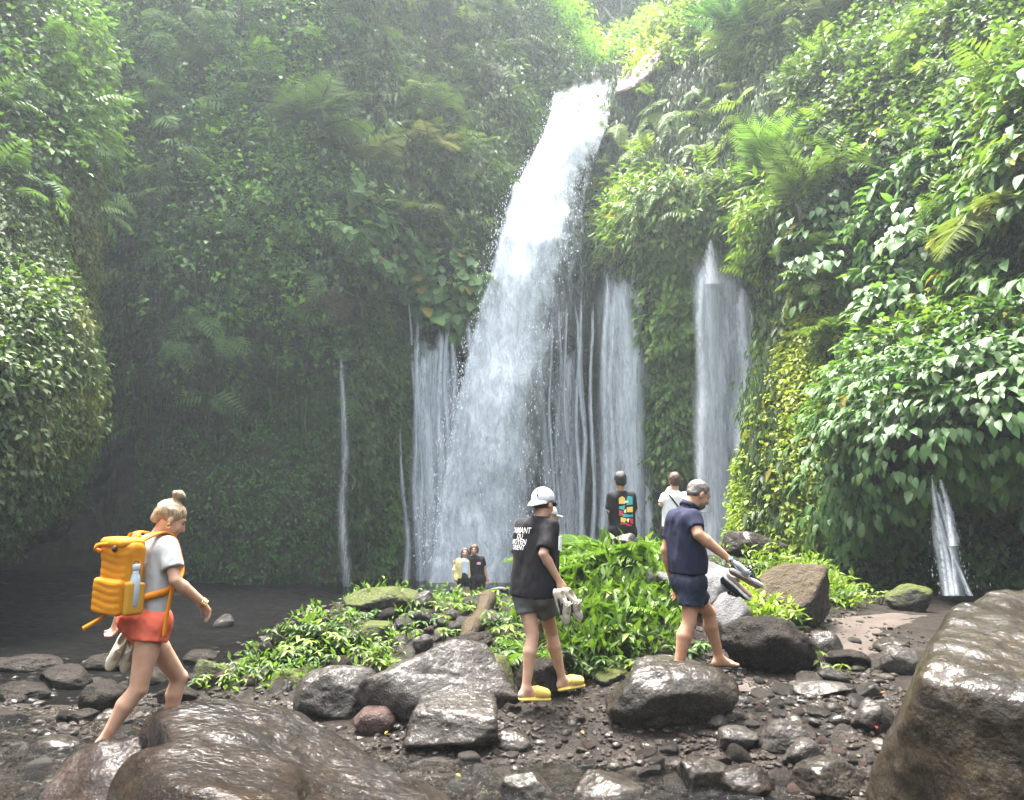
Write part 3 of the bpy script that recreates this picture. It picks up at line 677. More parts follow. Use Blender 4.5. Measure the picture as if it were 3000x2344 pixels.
# right wall: small yellow-green creeper on the bulge, medium bushes above, tiers of big leaves
bulge = lambda x, y: sstep(2130, 2170, x)*(1-sstep(2450, 2560, x-0.1*(1400-y)))*sstep(640, 800, y)*(1-sstep(1640, 1720, y))
stuff_leaves('bulge_creeper', 'small bright yellow green creeper over the rounded rock bulge', T_SMALL,
    cat_l(sprigs(S_main, 15000, 3, lambda x, y: bulge(x, y)*sstep(2120, 2140, x), 0.13, (0.13, 0.19, 0.015), (0.32, 0.38, 0.03), 0.6, 0.6, 0.2, (0, 0.2), seed=10, gaps=0.2),
          sprigs(S_main, 3500, 4, lambda x, y: bulge(x, y)*sstep(2120, 2140, x)*sstep(1300, 1400, y), 0.15, (0.1, 0.17, 0.015), (0.24, 0.33, 0.03), 0.6, 0.6, 0.2, (0, 0.3), seed=11)), M['leaf'])
stuff_leaves('wall_bushes', 'medium leaved bushes covering the upper right cliff', T_SMALL,
    cat_l(sprigs(S_main, 9000, 5, lambda x, y: right_m(x, y)*(1-sstep(620, 800, y))*(1-0.7*box_mask(2480, 2760, 480, 680, 50)(x, y)), 0.17, (0.022, 0.045, 0.014), (0.075, 0.13, 0.032), 0.6, 0.7, 0.4, (0, 0.5), seed=12, yellow=0.01),
          sprigs(S_main, 3600, 6, lambda x, y: right_m(x, y)*(1-sstep(380, 560, y-0.25*(x-2600))), 0.19, (0.06, 0.125, 0.03), (0.17, 0.27, 0.065), 0.5, 0.7, 0.55, (0.2, 1.0), seed=13, gaps=0.35, yellow=0.01),
          sprigs(S_main, 6000, 5, lambda x, y: right_m(x, y)*sstep(600, 800, y)*(1-bulge(x, y)), 0.15, (0.018, 0.036, 0.011), (0.055, 0.095, 0.022), 0.6, 0.7, 0.35, (0, 0.3), seed=14)), M['leaf'])
bl = lambda x, y: sstep(2330, 2420, x)*sstep(430, 560, y+0.30*(x-2500))*(1-sstep(960, 1010, y))*(1-0.9*box_mask(2440, 2680, 540, 640, 30)(x, y))
t = empty('climbing_shrub', tuple(P(2650, 1000, 17))); tag(t, 'tiers of big pale green scalloped leaves climbing the upper right cliff', 'climber')
leaf_parts(t, T_BIG, rows(S_main, 1350, 6, bl, 0.34, (0.06, 0.14, 0.04), (0.155, 0.29, 0.08), seed=15, gaps=0.4, yellow=0.05, lift=(0.1, 1.0)), M['leaf_gloss'])
t = empty('glossy_shrub', tuple(P(2700, 1480, 14))); tag(t, 'dense glossy leaved shrub bulging out above the small right spout', 'shrub')
leaf_parts(t, T_BIG, cat_l(rows(S_lobe, 1900, 6, None, 0.22, (0.045, 0.105, 0.03), (0.12, 0.225, 0.065), seed=16, tilt=0.05, yellow=0.01, lift=(0.0, 0.9)),
    sprigs(S_lobe, 500, 6, lambda x, y: 1-sstep(1000, 1120, y+0.2*(x-2700)), 0.2, (0.09, 0.16, 0.03), (0.2, 0.29, 0.06), 0.4, 0.8, 0.4, (0.2, 0.7), seed=17, yellow=0.03)), M['leaf_gloss'])
stuff_leaves('wall_creeper', 'dark leafy creeper on the wet wall round the small right spout', T_SMALL,
    sprigs(S_main, 6500, 5, lambda x, y: sstep(2380, 2480, x)*sstep(1330, 1420, y)*(1-sstep(1740, 1770, y)), 0.15, (0.04, 0.08, 0.02), (0.11, 0.2, 0.045), 0.7, 0.6, 0.25, (0, 0.35), seed=18, gaps=0.3), M['leaf'])
# left buttress
stuff_leaves('buttress_creeper', 'dull green creepers and hanging moss on the left buttress', T_SMALL,
    cat_l(sprigs(S_butt, 12000, 4, lambda x, y: 1-sstep(1500, 1620, y+0.5*x), 0.12, (0.03, 0.055, 0.018), (0.085, 0.13, 0.035), 0.85, 0.5, 0.3, (0, 0.3), seed=19),
          sprigs(S_butt, 2500, 6, lambda x, y: 1-sstep(380, 520, y), 0.2, (0.06, 0.12, 0.03), (0.13, 0.24, 0.06), 0.5, 0.7, 0.5, (0.1, 0.8), seed=20, gaps=0.35)), M['leaf_dull'])
stuff_leaves('hanging_moss', 'yellowish moss and roots trailing down the edge of the left buttress', T_NARROW,
    cat_l(sprigs(S_butt, 4200, 4, box_mask(190, 345, 480, 980, 30), 0.22, (0.09, 0.11, 0.03), (0.19, 0.2, 0.06), 1.6, 0.25, 0.25, (0, 0.25), seed=21, gaps=0.2),
          sprigs(S_butt, 2500, 4, box_mask(40, 300, 1120, 1330, 30), 0.16, (0.08, 0.1, 0.02), (0.17, 0.18, 0.035), 1.5, 0.3, 0.25, (0, 0.2), seed=22)), M['leaf_dull'])
t = empty('cliff_shrub', tuple(P(100, 1250, 13.2))); tag(t, 'leafy shrub with pale shining leaves hanging on the lower left buttress', 'shrub')
leaf_parts(t, T_BIG, cat_l(rows(S_butt, 1100, 6, lambda x, y: sstep(560, 700, y-0.9*x+120)*(1-sstep(1120, 1230, y+0.2*x)), 0.11, (0.03, 0.075, 0.025), (0.095, 0.185, 0.065), seed=24, tilt=-0.15, yellow=0.02, gaps=0.55, lift=(0.02, 0.35)),
    sprigs(S_butt, 700, 6, lambda x, y: (1-sstep(60, 180, x))*sstep(800, 950, y)*(1-sstep(1080, 1160, y)), 0.13, (0.06, 0.12, 0.025), (0.15, 0.24, 0.05), 0.5, 0.7, 0.3, (0.05, 0.3), seed=25)), M['leaf_gloss'])
# overhanging plants with heart-shaped leaves on the ledge left of the fall, and green leaf columns between the cascades
t = empty('ledge_vine', tuple(P(1250, 860, 27.5))); tag(t, 'heart leaved vine trailing over the dark ledge left of the main fall', 'vine')
band = lambda x, y: sstep(980, 1020, x)*(1-sstep(1400, 1430, x))*(np.abs(y-(650+0.62*(x-1000))) < 85)
leaf_parts(t, T_HEART, sprigs(S_main, 520, 6, band, 0.34, (0.07, 0.15, 0.04), (0.17, 0.31, 0.09), 0.6, 0.8, 0.5, (0.5, 1.3), seed=26, yellow=0.025), M['leaf_gloss'])
t = empty('leaf_column', tuple(P(1975, 1380, 28.6))); tag(t, 'thick column of bright green leaves between the two right cascades', 'climber')
leaf_parts(t, T_BIG, cat_l(sprigs(S_main, 1100, 6, box_mask(1920, 2030, 690, 1020, 20), 0.3, (0.07, 0.15, 0.02), (0.19, 0.31, 0.045), 0.8, 0.7, 0.4, (0.2, 0.8), seed=27),
    sprigs(S_main, 1500, 6, box_mask(1925, 2035, 960, 1380, 20), 0.22, (0.05, 0.11, 0.02), (0.13, 0.24, 0.04), 0.8, 0.7, 0.35, (0.1, 0.6), seed=28)), M['leaf'])
stuff_leaves('mossy_creeper', 'strip of green creeper down the wall left of the small cascades', T_SMALL,
    cat_l(sprigs(S_main, 4200, 5, lambda x, y: box_mask(1030, 1175, 880, 1740, 18)(x, y), 0.2, (0.03, 0.075, 0.018), (0.09, 0.18, 0.035), 0.8, 0.6, 0.35, (0.05, 0.7), seed=29, gaps=0.25),
          sprigs(S_main, 2600, 5, lambda x, y: box_mask(1105, 1185, 1000, 1740, 14)(x, y), 0.2, (0.05, 0.13, 0.02), (0.12, 0.25, 0.04), 0.8, 0.6, 0.35, (0.2, 0.8), seed=30)), M['leaf'])
stuff_leaves('wall_moss', 'scattered moss and small plants on the wet rock behind the cascades', T_SMALL,
    sprigs(S_main, 6000, 4, lambda x, y: bare(x, y)*sstep(1180, 1200, x)*(1-sstep(1700, 1740, y)), 0.13, (0.03, 0.055, 0.015), (0.08, 0.13, 0.03), 0.8, 0.5, 0.2, (0, 0.15), seed=31, gaps=0.4), M['leaf_dull'])

# fronds: ferns and palms
def frond_mesh(name, L, pairs, leaf_len, arch, col, mat, narrow=0.13, hang=0.3, fwdlean=0.55, tip=0.25, seed=0, raw=False):
    rg = np.random.default_rng(seed); V = []; F = []; cc = []
    def add(v, f, c):
        n = sum(len(x) for x in V); V.append(np.asarray(v)); F.append(np.asarray(f)+n); cc.append(np.repeat(np.asarray(c)[None], len(v), 0))
    def pt(t): return np.array([0, L*t*(1-0.18*arch*t), L*(0.42*t-arch*t*t)])
    n = 8; R0 = 0.012*L
    for i in range(n):
        a, b = pt(i/n), pt((i+1)/n); ra, rb = R0*(1-i/n)+0.002, R0*(1-(i+1)/n)+0.002
        add([a+(ra, 0, 0), a-(ra, 0, 0), a+(0, 0, -ra), b+(rb, 0, 0), b-(rb, 0, 0), b+(0, 0, -rb)], [(0, 3, 4), (0, 4, 1), (1, 4, 5), (1, 5, 2), (2, 5, 3), (2, 3, 0)], np.asarray(col)*0.8)
    for i in range(pairs):
        t = 0.14+0.86*(i+0.5)/pairs; p = pt(t); d = nrm(pt(min(t+0.02, 1))-pt(t-0.02))
        ll = leaf_len*(math.sin(math.pi*(0.12+0.86*t)**0.8)*(1-tip)+tip*(1-t)+0.12)*(0.9+0.2*rg.random())
        for s in (-1, 1):
            dr = nrm(np.array([s, 0, 0])*1.0+d*fwdlean+np.array([0, 0, -hang+0.15*rg.normal()])); w = nrm(np.cross(dr, np.array([0, 0, 1.0])))*narrow*ll
            m = p+dr*ll*0.45+np.array([0, 0, 0.02*ll]); e = p+dr*ll-np.array([0, 0, ll*hang*0.5])
            add([p, m+w*0.5, e, m-w*0.5], [(0, 1, 2), (0, 2, 3)], np.asarray(col)*(0.8+0.4*rg.random()))
    if raw: return np.concatenate(V), np.concatenate(F)
    return make_mesh(name, np.concatenate(V), np.concatenate(F), mat, False, np.concatenate(cc))
FR = {}
def get_frond(key, **kw):
    if key not in FR: FR[key] = [frond_mesh('frond', seed=i, **kw) for i in range(2)]
    return FR[key]
def frond_plant(name, label, cat, loc, facing, n, size, key, spread=(0.2, 0.9), trunk=None, group=None, seed=0, az=None, **kw):
    rg = random.Random(seed); t = empty(name, tuple(loc)); tag(t, label, cat, group); ms = get_frond(key, **kw)
    if trunk:
        mb = MB(); h, r = trunk; mb.tube([(0, 0, -h), (0.05*h, 0, -0.5*h), (0, 0, 0)], [r*1.2, r, r*0.9], 8); mb.build('trunk', M['bark'], t)
    a0 = math.atan2(facing[0], facing[1])
    for i in range(n):
        a = a0+((i+0.5)/n-0.5)*(az or 2*math.pi)+rg.uniform(-0.2, 0.2)
        o = bpy.data.objects.new('frond', ms[i % 2]); C.objects.link(o); o.parent = t
        s = size*rg.uniform(0.8, 1.15); el = rg.uniform(*spread)
        o.rotation_euler = (el, rg.uniform(-0.3, 0.3), -a); o.scale = (s, s, s)
    return t
def wall_at(px, py, S=None, lift=0.3):
    """point on the cliff at a pixel: nearest visible sheet sample"""
    best = None
    for s in ([S] if S else [S_main, S_butt, S_lobe]):
        d = (s.px-px)**2+(s.py-py)**2+np.where(s.w > 0, 0, 1e9)
        c = np.argwhere(d < max(d.min()*3, 400))
        for i, j in c:
            g = s.G[i, j]
            if s.w[i, j] > 0 and (best is None or g[1] < best[0][1]): best = (g, s.N[i, j])
    return best[0]+best[1]*lift, best[1]
PALM = dict(L=1.0, pairs=26, leaf_len=0.36, arch=0.5, mat=M['leaf'], narrow=0.11, hang=0.22)
palms = [(2300, 540, 2.4, 9, (0.17, 0.3, 0.05), 'areca palm with upright bright fronds in front of the right cliff', 0.9, (0.3, 1.35)),
         (2370, 640, 1.9, 8, (0.13, 0.2, 0.05), 'smaller palm just below the bright areca palm on the right', 0.6, (0.1, 1.1)),
         (2240, 690, 1.7, 7, (0.1, 0.18, 0.045), 'palm leaning over the top of the right cascade', 0.5, (0.0, 0.9)),
         (2190, 130, 2.6, 7, (0.07, 0.16, 0.06), 'blue green palm high on the right cliff', 0.6, (0.1, 1.2)),
         (2260, 60, 2.2, 6, (0.08, 0.16, 0.06), 'topmost palm at the upper right near the frame edge', 0.6, (0.2, 1.2)),
         (900, 430, 2.6, 8, (0.05, 0.09, 0.03), 'large palm with long arching fronds on the left wall', 0.8, (0.0, 1.0)),
         (975, 70, 2.6, 7, (0.08, 0.16, 0.045), 'hazy palm at the top of the left wall', 0.6, (0.2, 1.2)),
         (1240, 360, 2.2, 6, (0.07, 0.11, 0.04), 'small palm on the dark wall beside the upper fall', 0.4, (0.0, 0.8)),
         (1150, 640, 2.4, 7, (0.08, 0.11, 0.045), 'palm drooping just above the heart leaved vine', 0.3, (-0.4, 0.5)),
         (1250, 470, 1.8, 5, (0.13, 0.14, 0.07), 'pale tipped palm low on the wall left of the fall', 0.3, (-0.3, 0.5)),
         (1060, 500, 2.0, 6, (0.09, 0.12, 0.06), 'grey palm between the large left palm and the fall', 0.3, (-0.2, 0.6)),
         (985, 830, 1.6, 5, (0.09, 0.09, 0.05), 'withered palm fronds hanging over the left recess', 0.3, (-1.2, -0.5)),
         (380, 390, 2.2, 6, (0.07, 0.14, 0.05), 'palm seen edge on against the left buttress', 0.4, (0.0, 0.8)),
         (640, 240, 1.8, 6, (0.05, 0.09, 0.035), 'misty palm in the middle of the left wall', 0.4, (-0.2, 0.8)),
         (2480, 110, 2.2, 7, (0.12, 0.16, 0.06), 'pale palm among the bushes at the top right', 0.5, (0.0, 1.0)),
         (2990, 640, 1.6, 6, (0.14, 0.18, 0.06), 'pale drooping fronds at the right edge of the picture', 0.3, (-0.8, 0.1))]
for i, (px, py, s, n, c, lab, tr, sp) in enumerate(palms):
    p, nn = wall_at(px, py, S_main, 0.6)
    frond_plant('palm', lab, 'palm', p, (nn[0], nn[1]), n, s, ('palm', c), sp, (tr, 0.07), 'palms on the cliffs', i, az=4.2, col=c, **PALM)
# hanging sword ferns right of the upper fall
fern_rg = random.Random(5)
k = 0
for px, py in [(1830, 370), (1850, 430), (1895, 390), (1925, 330), (1960, 290), (1985, 330), (2010, 380), (1870, 480), (1900, 520), (1940, 460), (1975, 500), (2040, 430), (1830, 560), (1880, 590), (1930, 560), (2005, 520), (2060, 330), (2030, 290), (2075, 500), (1795, 620)]:
    p, nn = wall_at(px, py, S_main, 0.35)
    c = (0.12, 0.21, 0.035) if k % 3 else (0.19, 0.27, 0.05)
    frond_plant('hanging_fern', 'hanging sword fern on the wall right of the upper fall', 'fern', p, (nn[0], nn[1]), 5, fern_rg.uniform(1.5, 2.2), ('hang', c), (-1.3, -0.75), None, 'hanging ferns right of the upper fall', 40+k, az=1.6,
                col=c, L=1.0, pairs=20, leaf_len=0.17, arch=0.3, mat=M['leaf'], narrow=0.42, hang=0.25, fwdlean=0.2, tip=0.5); k += 1
for px, py, lab in [(2440, 770, 'drooping fern on the right wall above the yellow bulge'), (2400, 840, 'arching fern beside the top of the yellow bulge'), (2490, 830, 'feathery fern right of the yellow bulge'), (2540, 1060, 'fern in shade above the glossy shrub'), (2480, 1010, 'small fern at the edge of the creeper bulge'), (2150, 690, 'fern overhanging the left side of the right cascade')]:
    p, nn = wall_at(px, py, S_main, 0.4)
    frond_plant('cliff_fern', lab, 'fern', p, (nn[0], nn[1]), 7, 1.3, ('cf', 1), (-0.6, 0.5), None, None, 90+k, az=3.6, col=(0.12, 0.19, 0.04), L=1.0, pairs=22, leaf_len=0.32, arch=0.6, mat=M['leaf'], narrow=0.2, hang=0.3); k += 1

# far ferns and trailing roots: too many to count
T_FROND = frond_mesh('f', 1.0, 9, 0.3, 0.6, (1, 1, 1), None, 0.22, 0.3, raw=True)
T_STRAND = tmpl_fold(0.035, 0.0)
def frond_scatter(S, n, mask, size, colA, colB, seed):
    d = sprigs(S, n, 3, mask, size, colA, colB, 0.25, 0.8, 0.15, (0.3, 1.0), 0.6, 1.2, seed); return d
stuff_leaves('cliff_ferns', 'arching ferns scattered over the misty left and middle cliff', T_FROND, cat_l(
    frond_scatter(S_main, 130, lambda x, y: left_m(x, y)*(1-sstep(1000, 1250, y))*sstep(330, 420, x), 1.3, (0.05, 0.1, 0.03), (0.12, 0.22, 0.06), 71),
    frond_scatter(S_main, 130, lambda x, y: back_m(x, y)*(1-sstep(1500, 1600, x))*(1-sstep(620, 760, y)), 1.2, (0.05, 0.09, 0.03), (0.13, 0.2, 0.06), 72),
    frond_scatter(S_butt, 60, lambda x, y: 1-sstep(500, 700, y), 0.9, (0.05, 0.1, 0.03), (0.12, 0.22, 0.06), 73)), M['leaf_dull'])
stuff_leaves('cliff_ferns', 'arching ferns scattered over the upper right cliff', T_FROND, cat_l(
    frond_scatter(S_main, 110, lambda x, y: right_m(x, y)*(1-sstep(700, 900, y)), 1.0, (0.08, 0.15, 0.03), (0.2, 0.3, 0.06), 74),
    frond_scatter(S_main, 60, lambda x, y: back_m(x, y)*sstep(1750, 1820, x)*(1-sstep(700, 800, y)), 1.1, (0.08, 0.14, 0.03), (0.18, 0.26, 0.05), 75)), M['leaf'])
stuff_leaves('trailing_roots', 'thin roots and vines trailing down the left and middle cliff', T_STRAND, cat_l(
    sprigs(S_main, 420, 3, lambda x, y: left_m(x, y)*sstep(300, 380, x)*(1-sstep(1200, 1400, y)), 1.3, (0.04, 0.075, 0.025), (0.09, 0.13, 0.045), 5.0, 0.3, 0.3, (0.2, 0.8), seed=76),
    sprigs(S_main, 420, 3, lambda x, y: back_m(x, y)*(1-sstep(1560, 1640, x)), 1.1, (0.04, 0.075, 0.025), (0.09, 0.13, 0.045), 5.0, 0.3, 0.3, (0.2, 0.8), seed=77)), M['leaf_dull'])

# trees in the notch above the lip
def tree(name, label, base, h, blobs, n, size, colA, colB, trunk_pts, seed, bark, rad=0.18, group='trees above the lip of the fall'):
    rg = np.random.default_rng(seed); t = empty(name, tuple(base)); tag(t, label, 'tree', group); b = np.array(base)
    mb = MB()
    for pts in trunk_pts:
        pts = np.array(pts, float)-b; mb.tube(pts, np.linspace(rad, rad*0.35, len(pts)), 7)
    mb.build('trunk', bark, t)
    q = []; nn = []
    for c, r in blobs:
        m = int(n*r*r/sum(x[1]**2 for x in blobs)); d = nrm(rg.normal(size=(m, 3))); rr = r*(0.45+0.6*rg.random((m, 1))**0.6)*(1+0.35*fbm(d*2.2+np.array(c), 2, seed)[:, None])
        q.append(np.array(c)-b+d*rr*np.array([1.15, 1.15, 0.75])); nn.append(d)
    q = np.concatenate(q); nn = np.concatenate(nn); fw = nrm(nn*0.5-UP*0.35+rg.normal(size=q.shape)*0.6); R = frames(fw, nrm(nn*0.5+UP+rg.normal(size=q.shape)*0.4))
    f = np.clip(0.5+fbm(q*0.7, 2, seed)+rg.normal(size=len(q))*0.2, 0, 1)[:, None]
    bake_leaves('crown', T_SMALL, q, R, size*(0.6+0.8*rg.random(len(q))), np.asarray(colA)*(1-f)+np.asarray(colB)*f, M['leaf_lit'], t)
BR1, BR2 = (0.16, 0.33, 0.03), (0.36, 0.58, 0.06)
tree('broadleaf_tree', 'bright lime green tree leaning over the left of the lip', P(1600, 330, 41), 8, [(P(1560, 60, 40), 2.6), (P(1620, 130, 40.5), 2.4), (P(1690, 190, 41), 2.0), (P(1590, -60, 40), 2.5), (P(1650, 250, 41), 1.4), (P(1545, 160, 39), 1.8)], 9000, 0.28, BR1, BR2, [[P(1600, 330, 41), P(1600, 200, 40.6), P(1580, 20, 40.2)]], 50, M['bark'])
tree('broadleaf_tree', 'rounded green tree right behind the lip of the fall', P(1775, 310, 43), 6, [(P(1775, 200, 42.5), 1.8), (P(1810, 180, 43), 1.4), (P(1740, 235, 42), 1.3)], 3500, 0.28, (0.08, 0.18, 0.03), (0.2, 0.36, 0.06), [[P(1775, 310, 43), P(1775, 180, 42.6)]], 51, M['bark'])
tree('broadleaf_tree', 'slender pale trunked tree in the notch, left of the two', P(1775, 200, 50), 12, [(P(1730, -60, 50), 2.6), (P(1790, -90, 50), 2.4), (P(1760, 20, 51), 1.6)], 3600, 0.34, (0.09, 0.18, 0.04), (0.24, 0.38, 0.09), [[P(1775, 140, 50), P(1760, 70, 50), P(1745, 20, 50), P(1725, -60, 50)], [P(1760, 70, 50), P(1772, 30, 50), P(1775, -40, 50)]], 52, M['bark_pale'], 0.13)
tree('broadleaf_tree', 'slender pale trunked tree in the notch, right of the two', P(1815, 200, 49), 12, [(P(1840, -60, 49), 2.4), (P(1900, -40, 49), 2.2), (P(1890, 60, 50), 1.6), (P(1930, 10, 49), 1.5)], 3800, 0.34, (0.12, 0.2, 0.05), (0.3, 0.42, 0.1), [[P(1812, 150, 49), P(1820, 90, 49), P(1822, 20, 49), P(1815, -80, 49)], [P(1815, 100, 49), P(1795, 55, 49), P(1768, 20, 49)]], 53, M['bark_pale'], 0.15)
tree('broadleaf_tree', 'light green tree in front of the right slope of the notch', P(1900, 240, 44), 8, [(P(1880, 120, 44), 1.7), (P(1930, 80, 44), 1.6), (P(1850, 160, 44), 1.1)], 3200, 0.28, (0.12, 0.22, 0.04), (0.26, 0.42, 0.08), [[P(1890, 240, 44), P(1890, 110, 44)]], 54, M['bark'])
stuff_leaves('hillside_forest', 'hazy forest foliage on the hillside behind the notch', T_SMALL,
    sprigs(S_hill, 7000, 6, lambda x, y: sstep(1400, 1450, x)*(1-sstep(2150, 2200, x)), 0.42, (0.07, 0.14, 0.03), (0.22, 0.36, 0.07), 0.5, 0.7, 0.9, (0.0, 1.8), seed=55), M['leaf'])
# ------------------------------------------------------------------ falling water
M['fall'] = mat_water_fall('fall_water', 1.9, 0.6, 0.56, 1.0, fa=6, fl=6, fw=0.6)
M['fall_thin'] = mat_water_fall('thin_fall_water', 5.0, 0.34, 0.68, 1.05, fa=4, fl=9, fw=0.8)
M['fall_near'] = mat_water_fall('spout_water', 9.0, 2.6, 0.82, 1.12, fa=3, fl=4, fw=0.9)
M['drops'] = mat_simple('water_drops', (0.88, 0.91, 0.94), 0.35, 0.03, 5, 0.0)
def pl(tab, x):
    a = np.array(tab, float); return np.interp(x, a[:, 0], a[:, 1])
def fall_sheet(name, left, right, depth, dens, n=(40, 120), parent=None, mat=None, jit=0.25, seed=0, off=0.0, uvo=0.0, alpha=None, bow=0.5, ragged=0.012):
    """curtain between two pixel outlines (py, px), depth(py, u) in metres; dens(u, py) = water thickness 0..1"""
    y0, y1 = left[0][0], left[-1][0]; nu, nv = n
    py = np.linspace(y0, y1, nv)[None, :].repeat(nu, 0); u = np.linspace(0, 1, nu)[:, None].repeat(nv, 1)
    px = pl(left, py)*(1-u)+pl(right, py)*u; Y = depth(py, u)-bow*np.sin(math.pi*u)+off
    xc = (px-CX)/FOC; yc = (CY-py)/FOC; t = Y/(CP-yc*SP)
    G = np.stack([xc*t, Y, CZ+t*(SP+yc*CP)], -1)
    G[..., 1] += jit*fbm(G*np.array([1.1, 1.1, 0.35])+seed*3.1, 3, seed)
    G[..., 0] += jit*0.4*fbm(G*np.array([0.9, 0.9, 0.5])+seed*5.7, 2, seed+2)
    L = np.concatenate([np.zeros((nu, 1)), np.cumsum(np.linalg.norm(np.diff(G, axis=1), axis=-1), 1)], 1)
    uv = np.stack([G[..., 0]+uvo, L+uvo*1.7], -1)
    d = np.clip(dens(u, py), 0, 1); a = np.ones_like(d) if alpha is None else alpha(u, py)
    edge = sstep(0, 0.035, u)*(1-sstep(0.965, 1, u))*sstep(0, 0.03, (py-y0)/(y1-y0)-ragged*(1+1.6*fbm(np.stack([u*7, u*0, u*0+seed], -1), 2, seed)))
    col = np.stack([d, d, d, np.clip(a*edge, 0, 1)], -1)
    return obj(name, G.reshape(-1, 3), grid_faces(nu, nv), mat, parent, True, col.reshape(-1, 4), uv.reshape(-1, 2))
ML = [(225, 1650), (275, 1622), (330, 1612), (400, 1590), (480, 1548), (560, 1500), (620, 1478), (700, 1458), (830, 1425), (960, 1395), (1150, 1345), (1300, 1312), (1500, 1280), (1850, 1225)]
MR = [(225, 1800), (275, 1796), (330, 1788), (400, 1768), (480, 1742), (560, 1720), (620, 1712), (700, 1708), (830, 1675), (960, 1660), (1150, 1655), (1300, 1660), (1500, 1655), (1850, 1660)]
mdep = lambda py, u: np.interp(py, [225, 300, 400, 700, 1100, 1850], [35.2, 33.2, 30.2, 27.2, 26.2, 25.8])+u*0.6
def mdens(u, py):
    core = np.exp(-((u-0.30)/0.30)**2); top = 1-sstep(300, 800, py)
    right_thin = sstep(0.45, 0.95, u)
    d = 0.55+0.27*core+0.05*top-0.33*right_thin*sstep(300, 500, py)-0.12*sstep(900, 1250, py)*sstep(0.3, 0.6, u)
    d = d+0.12*sstep(1300, 1800, py)*(1-sstep(0.3, 0.6, u))
    return d
wf = empty('waterfall', tuple(P(1440, 1800, 29))); tag(wf, 'tall main waterfall pouring in a white arc from the notch', 'waterfall')
for i, (o_, dd, js) in enumerate([(0.0, 0.03, 0.3), (0.35, 0.0, 0.45), (0.7, -0.02, 0.5), (1.1, -0.04, 0.5), (-0.35, -0.10, 0.5)]):
    f = fall_sheet('water_curtain', ML, MR, mdep, (lambda u, py, dd=dd: mdens(u, py)+dd), (30, 130), None, M['fall'], js, 10+i, o_, 7.3*i)
    bake_parent(f, wf)
# thin veil drifting to the right of the main column
VL = [(560, 1600), (700, 1590), (900, 1560), (1200, 1500), (1500, 1450), (1850, 1420)]; VR = [(560, 1730), (700, 1745), (900, 1725), (1200, 1715), (1500, 1720), (1850, 1740)]
f = fall_sheet('water_curtain', VL, VR, lambda py, u: 30.2+0*py, lambda u, py: 0.36+0.16*np.exp(-((u-0.35)/0.3)**2)+0*py, (36, 120), None, M['fall_thin'], 0.4, 31, 0, 3.3, lambda u, py: 0.5+0*u); bake_parent(f, wf)
# flung drops and torn water along the edges of the main fall
rgw = np.random.default_rng(77)
def drops(n, spread, smin, smax, uf):
    v = rgw.random(n)**0.8; py = 262+v*1400; u = uf(n); px = pl(ML, py)*(1-u)+pl(MR, py)*u
    Y = mdep(py, u)-0.5*np.sin(math.pi*np.clip(u, 0, 1))+rgw.normal(size=n)*spread
    xc = (px-CX)/FOC; yc = (CY-py)/FOC; t = Y/(CP-yc*SP); q = np.stack([xc*t, Y, CZ+t*(SP+yc*CP)], -1)+rgw.normal(size=(n, 3))*spread*0.3
    s = smin+(smax-smin)*rgw.random(n)**3; B = np.array([(1, 0, 0), (-0.5, 0.87, 0), (-0.5, -0.87, 0), (0, 0, 1.8), (0, 0, -2.6)])
    F = np.array([(0, 1, 3), (1, 2, 3), (2, 0, 3), (1, 0, 4), (2, 1, 4), (0, 2, 4)])
    V = q[:, None]+B[None]*(s[:, None, None]*(0.6+0.8*rgw.random((n, 5, 1))))+rgw.normal(size=(n, 1, 3))*0
    return V.reshape(-1, 3), (F[None]+5*np.arange(n)[:, None, None]).reshape(-1, 3)
V1, F1 = drops(7000, 0.45, 0.006, 0.026, lambda n: np.where(rgw.random(n) < 0.55, rgw.normal(size=n)*0.05, 0.2+0.75*rgw.random(n)))
o = obj('spray', V1, F1, M['drops'], None, False); bake_parent(o, wf); o['kind'] = 'stuff'
# small cascades on the wet wall
def cascade(label, strands, base, seed, mat='fall_thin'):
    t = empty('waterfall', tuple(base)); tag(t, label, 'waterfall', 'small cascades beside the main fall')
    for i, (Lp, Rp, Y, dn, al) in enumerate(strands):
        for k in range(2):
            f = fall_sheet('water_curtain', Lp, Rp, lambda py, u, Y=Y: np.interp(py, [Lp[0][0], Lp[-1][0]], [Y, Y-0.7])-(0.9 if Y > 20 else 0)+0*u, lambda u, py, dn=dn: dn+0.18*np.exp(-((u-0.5)/0.25)**2)-0.09, (9, 80), None, M[mat], 0.18, seed+i*3+k, -0.35*k, 1.7*i+5.1*k+seed, lambda u, py, al=al: al*np.exp(-((u-0.5)/0.36)**4), 0.5, 0.045)
            bake_parent(f, t)
    return t
def st(x0, y0, x1, y1, w0, w1, Y, dn=0.56, al=0.9, mid=None):
    ys = np.linspace(y0, y1, 9); xm = np.interp(ys, [y0, y1], [x0, x1])+6*np.sin(ys*0.013+x0); w = np.interp(ys, [y0, y0+(y1-y0)*0.35, y1], [w0, (w0+w1)/2*1.05, w1])
    return ([(y, x-q/2) for y, x, q in zip(ys, xm, w)], [(y, x+q/2) for y, x, q in zip(ys, xm, w)], Y, dn, al)
